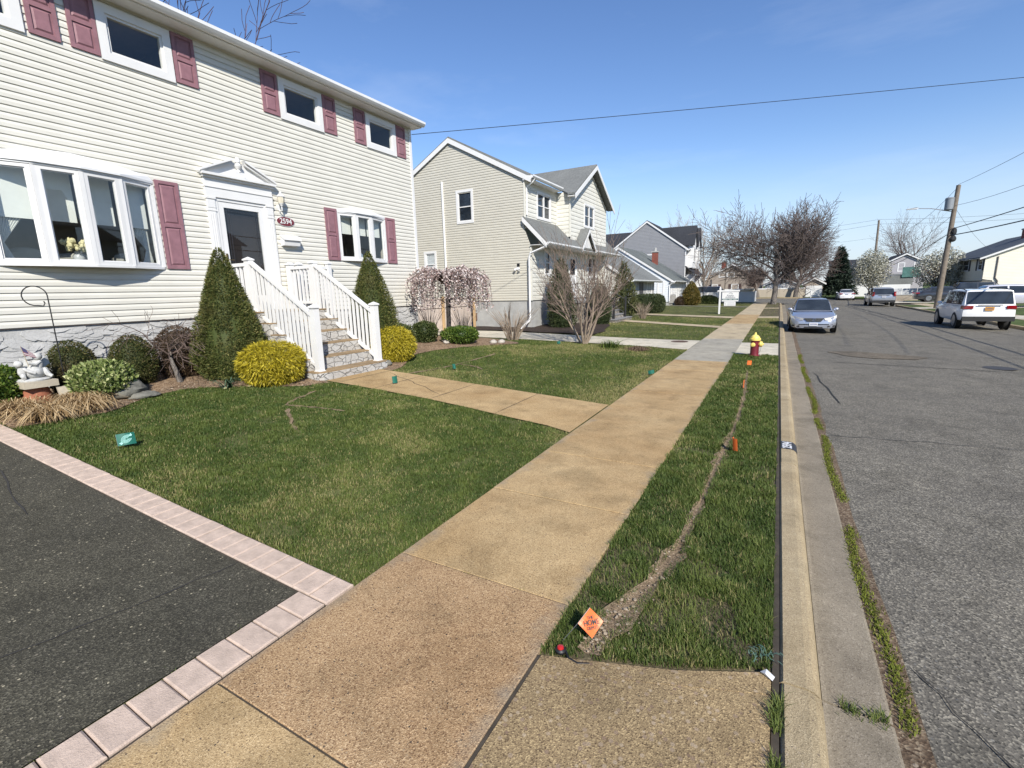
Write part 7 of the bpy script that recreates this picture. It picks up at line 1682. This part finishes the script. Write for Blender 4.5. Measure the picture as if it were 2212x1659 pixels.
mb = MB(); mb.box(XH + .75, XH + .9, YH + .05, 78.2, -.4, 1.655); mb.box(XH + .9, XR2, 78.1, 78.2, -.4, 4.05); mb.box(XH + .02, XH + .9, YH + .03, 78.2, 1.60, 1.659); mb.build('lower_wall', plain('lower_stucco', (.30, .28, .24), .9), t)
mb = MB(); ze_ = 4.13
mb.prism([(XH - .5, YH - .35, ze_ - .2), (XH - .5, 78.6, ze_ - .2), (XH + 5.25, 78.6, ze_ + 2.22), (XH + 5.25, YH - .35, ze_ + 2.22)], (0, 0, -.09)); mb.prism([(XH + 5.25, YH - .35, ze_ + 2.22), (XH + 5.25, 78.6, ze_ + 2.22), (XR2 + .5, 78.6, ze_ - .2), (XR2 + .5, YH - .35, ze_ - .2)], (0, 0, -.09)); mb.build('roof', shingle('roof_shingle_blue_grey', (.06, .07, .085), (.11, .125, .145)), t)
mb = MB(); rake(mb, (XH - .5, YH - .36, ze_ - .29), (XH + 5.25, YH - .36, ze_ + 2.13), .16, (0, -.03, 0)); mb.box(XH - .48, XH - .02, YH - .3, 78.5, 3.80, 3.83); mb.build('fascia', m_white, t)
P_ = (XH, 0, 0)
for u0, u1 in ((65.25, 66.55), (69.25, 71.25)):
    window(t, P_, UY, NXm, u0, u1, 2.65, 3.88, .08, 'hung')
    for q in (u0 - .5, u1 + .06): shutter(t, P_, UY, NXm, q, q + .44, 2.65, 3.88, 2, plain('navy_shutter', (.02, .024, .035), .6))
window(t, P_, UY, NXm, 73.3, 76.7, 2.6, 3.85, .08, 'twin')
mb = MB(); fframe(mb, P_, UY, NXm, 71.9, 72.6, 1.4, 3.3, .06, -.02, .04); mb.frame(P_, UY, NXm, Zv_, 71.961, 72.539, -.02, .015, 1.4, 3.2); mb.build('front_door', plain('mauve_door', (.25, .19, .2), .6), t)
mb = MB(); mb.tube([(XH + .9, YH - .08, 3.95), (XH + .9, YH - .08, 1.9), (XH + 1.1, YH - .1, 1.6), (XH + 1.1, YH - .1, -.2)], .06, 4); mb.build('downspout', plain('brown_downspout', (.22, .2, .18), .5), t)
chimney(t, XH + 4.4, 70, 5.5, 6.7, .4)
window(t, (XH + .75, 0, 0), UY, NXm, 68, 69.4, .2, 1.1, .08, 'slide'); window(t, (XH + .75, 0, 0), UY, NXm, 72, 73.6, .2, 1.1, .08, 'slide')
# white picket garden fence and low retaining wall by the far driveway
t = thing('retaining_wall', 'low tan block wall behind the silver-grey hatchback', 'wall', (10.6, 66, -.3)); mb = MB(); mb.box(9.7, 13.4, 67.6, 67.9, -.5, .28); mb.build('wall', stonemat('tan_block', [(.30, .25, .19), (.38, .32, .25), (.34, .29, .22)], 3.5), t); mb = MB(); mb.box(9.66, 13.44, 67.56, 67.94, .281, .34); mb.build('coping', m_concf, t)
t = thing('garden_fence', 'pale grey board fence behind the dark grey sedan', 'fence', (13, 72, -.3))
for k in range(5): x0 = 9.9 + k * 1.4; mb = MB(); mb.box(x0 + .04, x0 + 1.36, 71.98, 72.02, -.4, .95); mb.build('panel', plain('pale_grey_boards', (.52, .53, .54), .7), t)

# ---------------------------------------------------------------- utility poles, street light, wires
m_pole = plain('weathered_pole', (.20, .165, .13), .95, .3, 5, .5, 30)
def pole(label, x, y, zb, zt, dx, r=.15, extra=True):
    t = thing('utility_pole', label, 'utility pole', (x, y, zb))
    ax = lambda z: Vector((x + dx * (z - zb) / (zt - zb), y, z))
    mb = MB(); mb.tube([ax(zb - .1), ax((zb + zt) / 2), ax(zt)], [r * 1.15, r, r * .8], 12); mb.build('pole', m_pole, t, smooth=True)
    for z, s in ((zt - .12, .11), (zt - 1.35, .1)):
        mb = MB(); c = ax(z); mb.lathe([(.03, 0), (.05, .03), (.03, .06), (.055, .1), (.02, .16), (0, .17)], 10, (c.x, c.y, z)); mb.build('insulator', plain('brown_porcelain', (.09, .05, .035), .3), t)
    return t, ax
t, ax = pole('leaning wooden utility pole with transformer and street light on the right verge', 10.58, 47.5, -.32, 8.5, .24, .17)
mb = MB(); c = ax(6.85) + Vector((-.34, -.05, 0)); mb.lathe([(.22, -.04), (.26, 0), (.26, .72), (.275, .73), (.275, .78), (.2, .84), (0, .86)], 18, tuple(c)); mb.build('transformer', plain('transformer_grey', (.22, .24, .26), .5, .1), t, smooth=True)
mb = MB(); a = ax(6.68); mb.tube([a, a + Vector((-.5, 0, .12)), a + Vector((-1.3, 0, .34)), a + Vector((-2.05, 0, .42))], [.04, .035, .03, .028], 7); mb.build('lamp_arm', plain('galvanised', (.4, .41, .42), .45, metal=.7), t)
mb = MB(); e = a + Vector((-2.05, 0, .42)); mb.prism([e + Vector((0, -.12, .05)), e + Vector((-.2, -.16, .08)), e + Vector((-.72, -.10, .02)), e + Vector((-.72, -.10, -.02)), e + Vector((-.1, -.14, -.05))], (0, .26, 0)); mb.build('lamp_head', plain('lamp_head_grey', (.55, .56, .57), .4), t)
for z, s in ((5.25, (.16, .2, .3)), (4.75, (.2, .2, .22))): mb = MB(); c = ax(z); mb.ball(tuple(c + Vector((.18, -.12, 0))), s, 10, 6, .1, 3); mb.build('splice_case', m_trim, t)
t2, ax2 = pole('upright utility pole in the distance at the end of the street', 11.55, 85, -.4, 10.2, -.1, .15)
pole('distant utility pole behind the spruce and pear trees', 9.4, 112, -.4, 8.6, 0, .15)
pole('utility pole far left beyond the cross street, half hidden by twigs', -7.6, 84, -.1, 5.4, 0, .09)
n_w = [0]
def wire(label, A, B, sag, r=.012, n=16, mat=None):
    A, B = Vector(A), Vector(B); mb = MB(); mb.tube([A.lerp(B, k / n) - Zv_ * sag * 4 * (k / n) * (1 - k / n) for k in range(n + 1)], r, 5, cap=False)
    single('overhead_wire', label, 'wire', mb, mat or m_black, tuple(A))
near = lambda z: (10.9, 9.0, z)
wire('single service wire crossing the sky from the corner of the cream house', (-9.55, 11.5, 6.24), (13.5, 26.9, 8.72), .05, .009)
wire('top wire from the leaning pole rising out of the picture to the right', ax(8.55), near(9.3), .55, .012)
wire('second wire from the transformer level of the leaning pole to the right', ax(7.1), near(7.9), .95, .012)
wire('thin service wire from the leaning pole over the beige house roof', ax(7.0), (18.2, 66, 4.6), .3, .009)
wire('thick upper cable bundle from the leaning pole to the right', ax(5.45), near(5.9), .25, .028)
wire('thick lower cable bundle from the leaning pole to the right', ax(5.0), near(5.0), .35, .034)
wire('top wire sagging between the leaning pole and the distant pole', ax(8.4), ax2(9.0), 1.7, .013)
wire('middle wire sagging deeply between the leaning pole and the distant pole', ax(6.5), ax2(7.6), 1.6, .013)
wire('thick cable bundle from the leaning pole towards the grey gabled house', ax(5.2), (13.0, 100, 3.6), .6, .028)
wire('highest cross-street wire on the left of the distant pole', ax2(10.3), (-30, 92, 9.6), .8, .013)
wire('lower cross-street wire on the left of the distant pole', ax2(9.7), (-30, 92, 8.8), .9, .013)
wire('lowest faint wire left of the distant pole', ax2(7.9), (-30, 95, 6.6), .5, .01)
wire('highest cross-street wire on the right of the distant pole', ax2(10.3), (40, 80, 9.6), .5, .013)
wire('lower cross-street wire on the right of the distant pole', ax2(9.7), (40, 80, 9.0), .5, .013)

# the other side of the street, which the front windows mirror
t = thing('house', 'white two-storey house across the street, outside the picture, mirrored in the windows', 'house', (23, 16, -.3))
end_house(t, 19, 29, 10, 24, -.4, 6.0, 8.6, plain('sage_siding', (.30, .32, .27), .7, .1), m_roofd)
t = thing('house', 'second house across the street, outside the picture, mirrored in the bow window', 'house', (23, -2, -.3))
end_house(t, 19, 29, -8, 6.5, -.4, 6.2, 8.8, plain('tan_siding2', (.34, .30, .25), .7, .1), m_roofg)
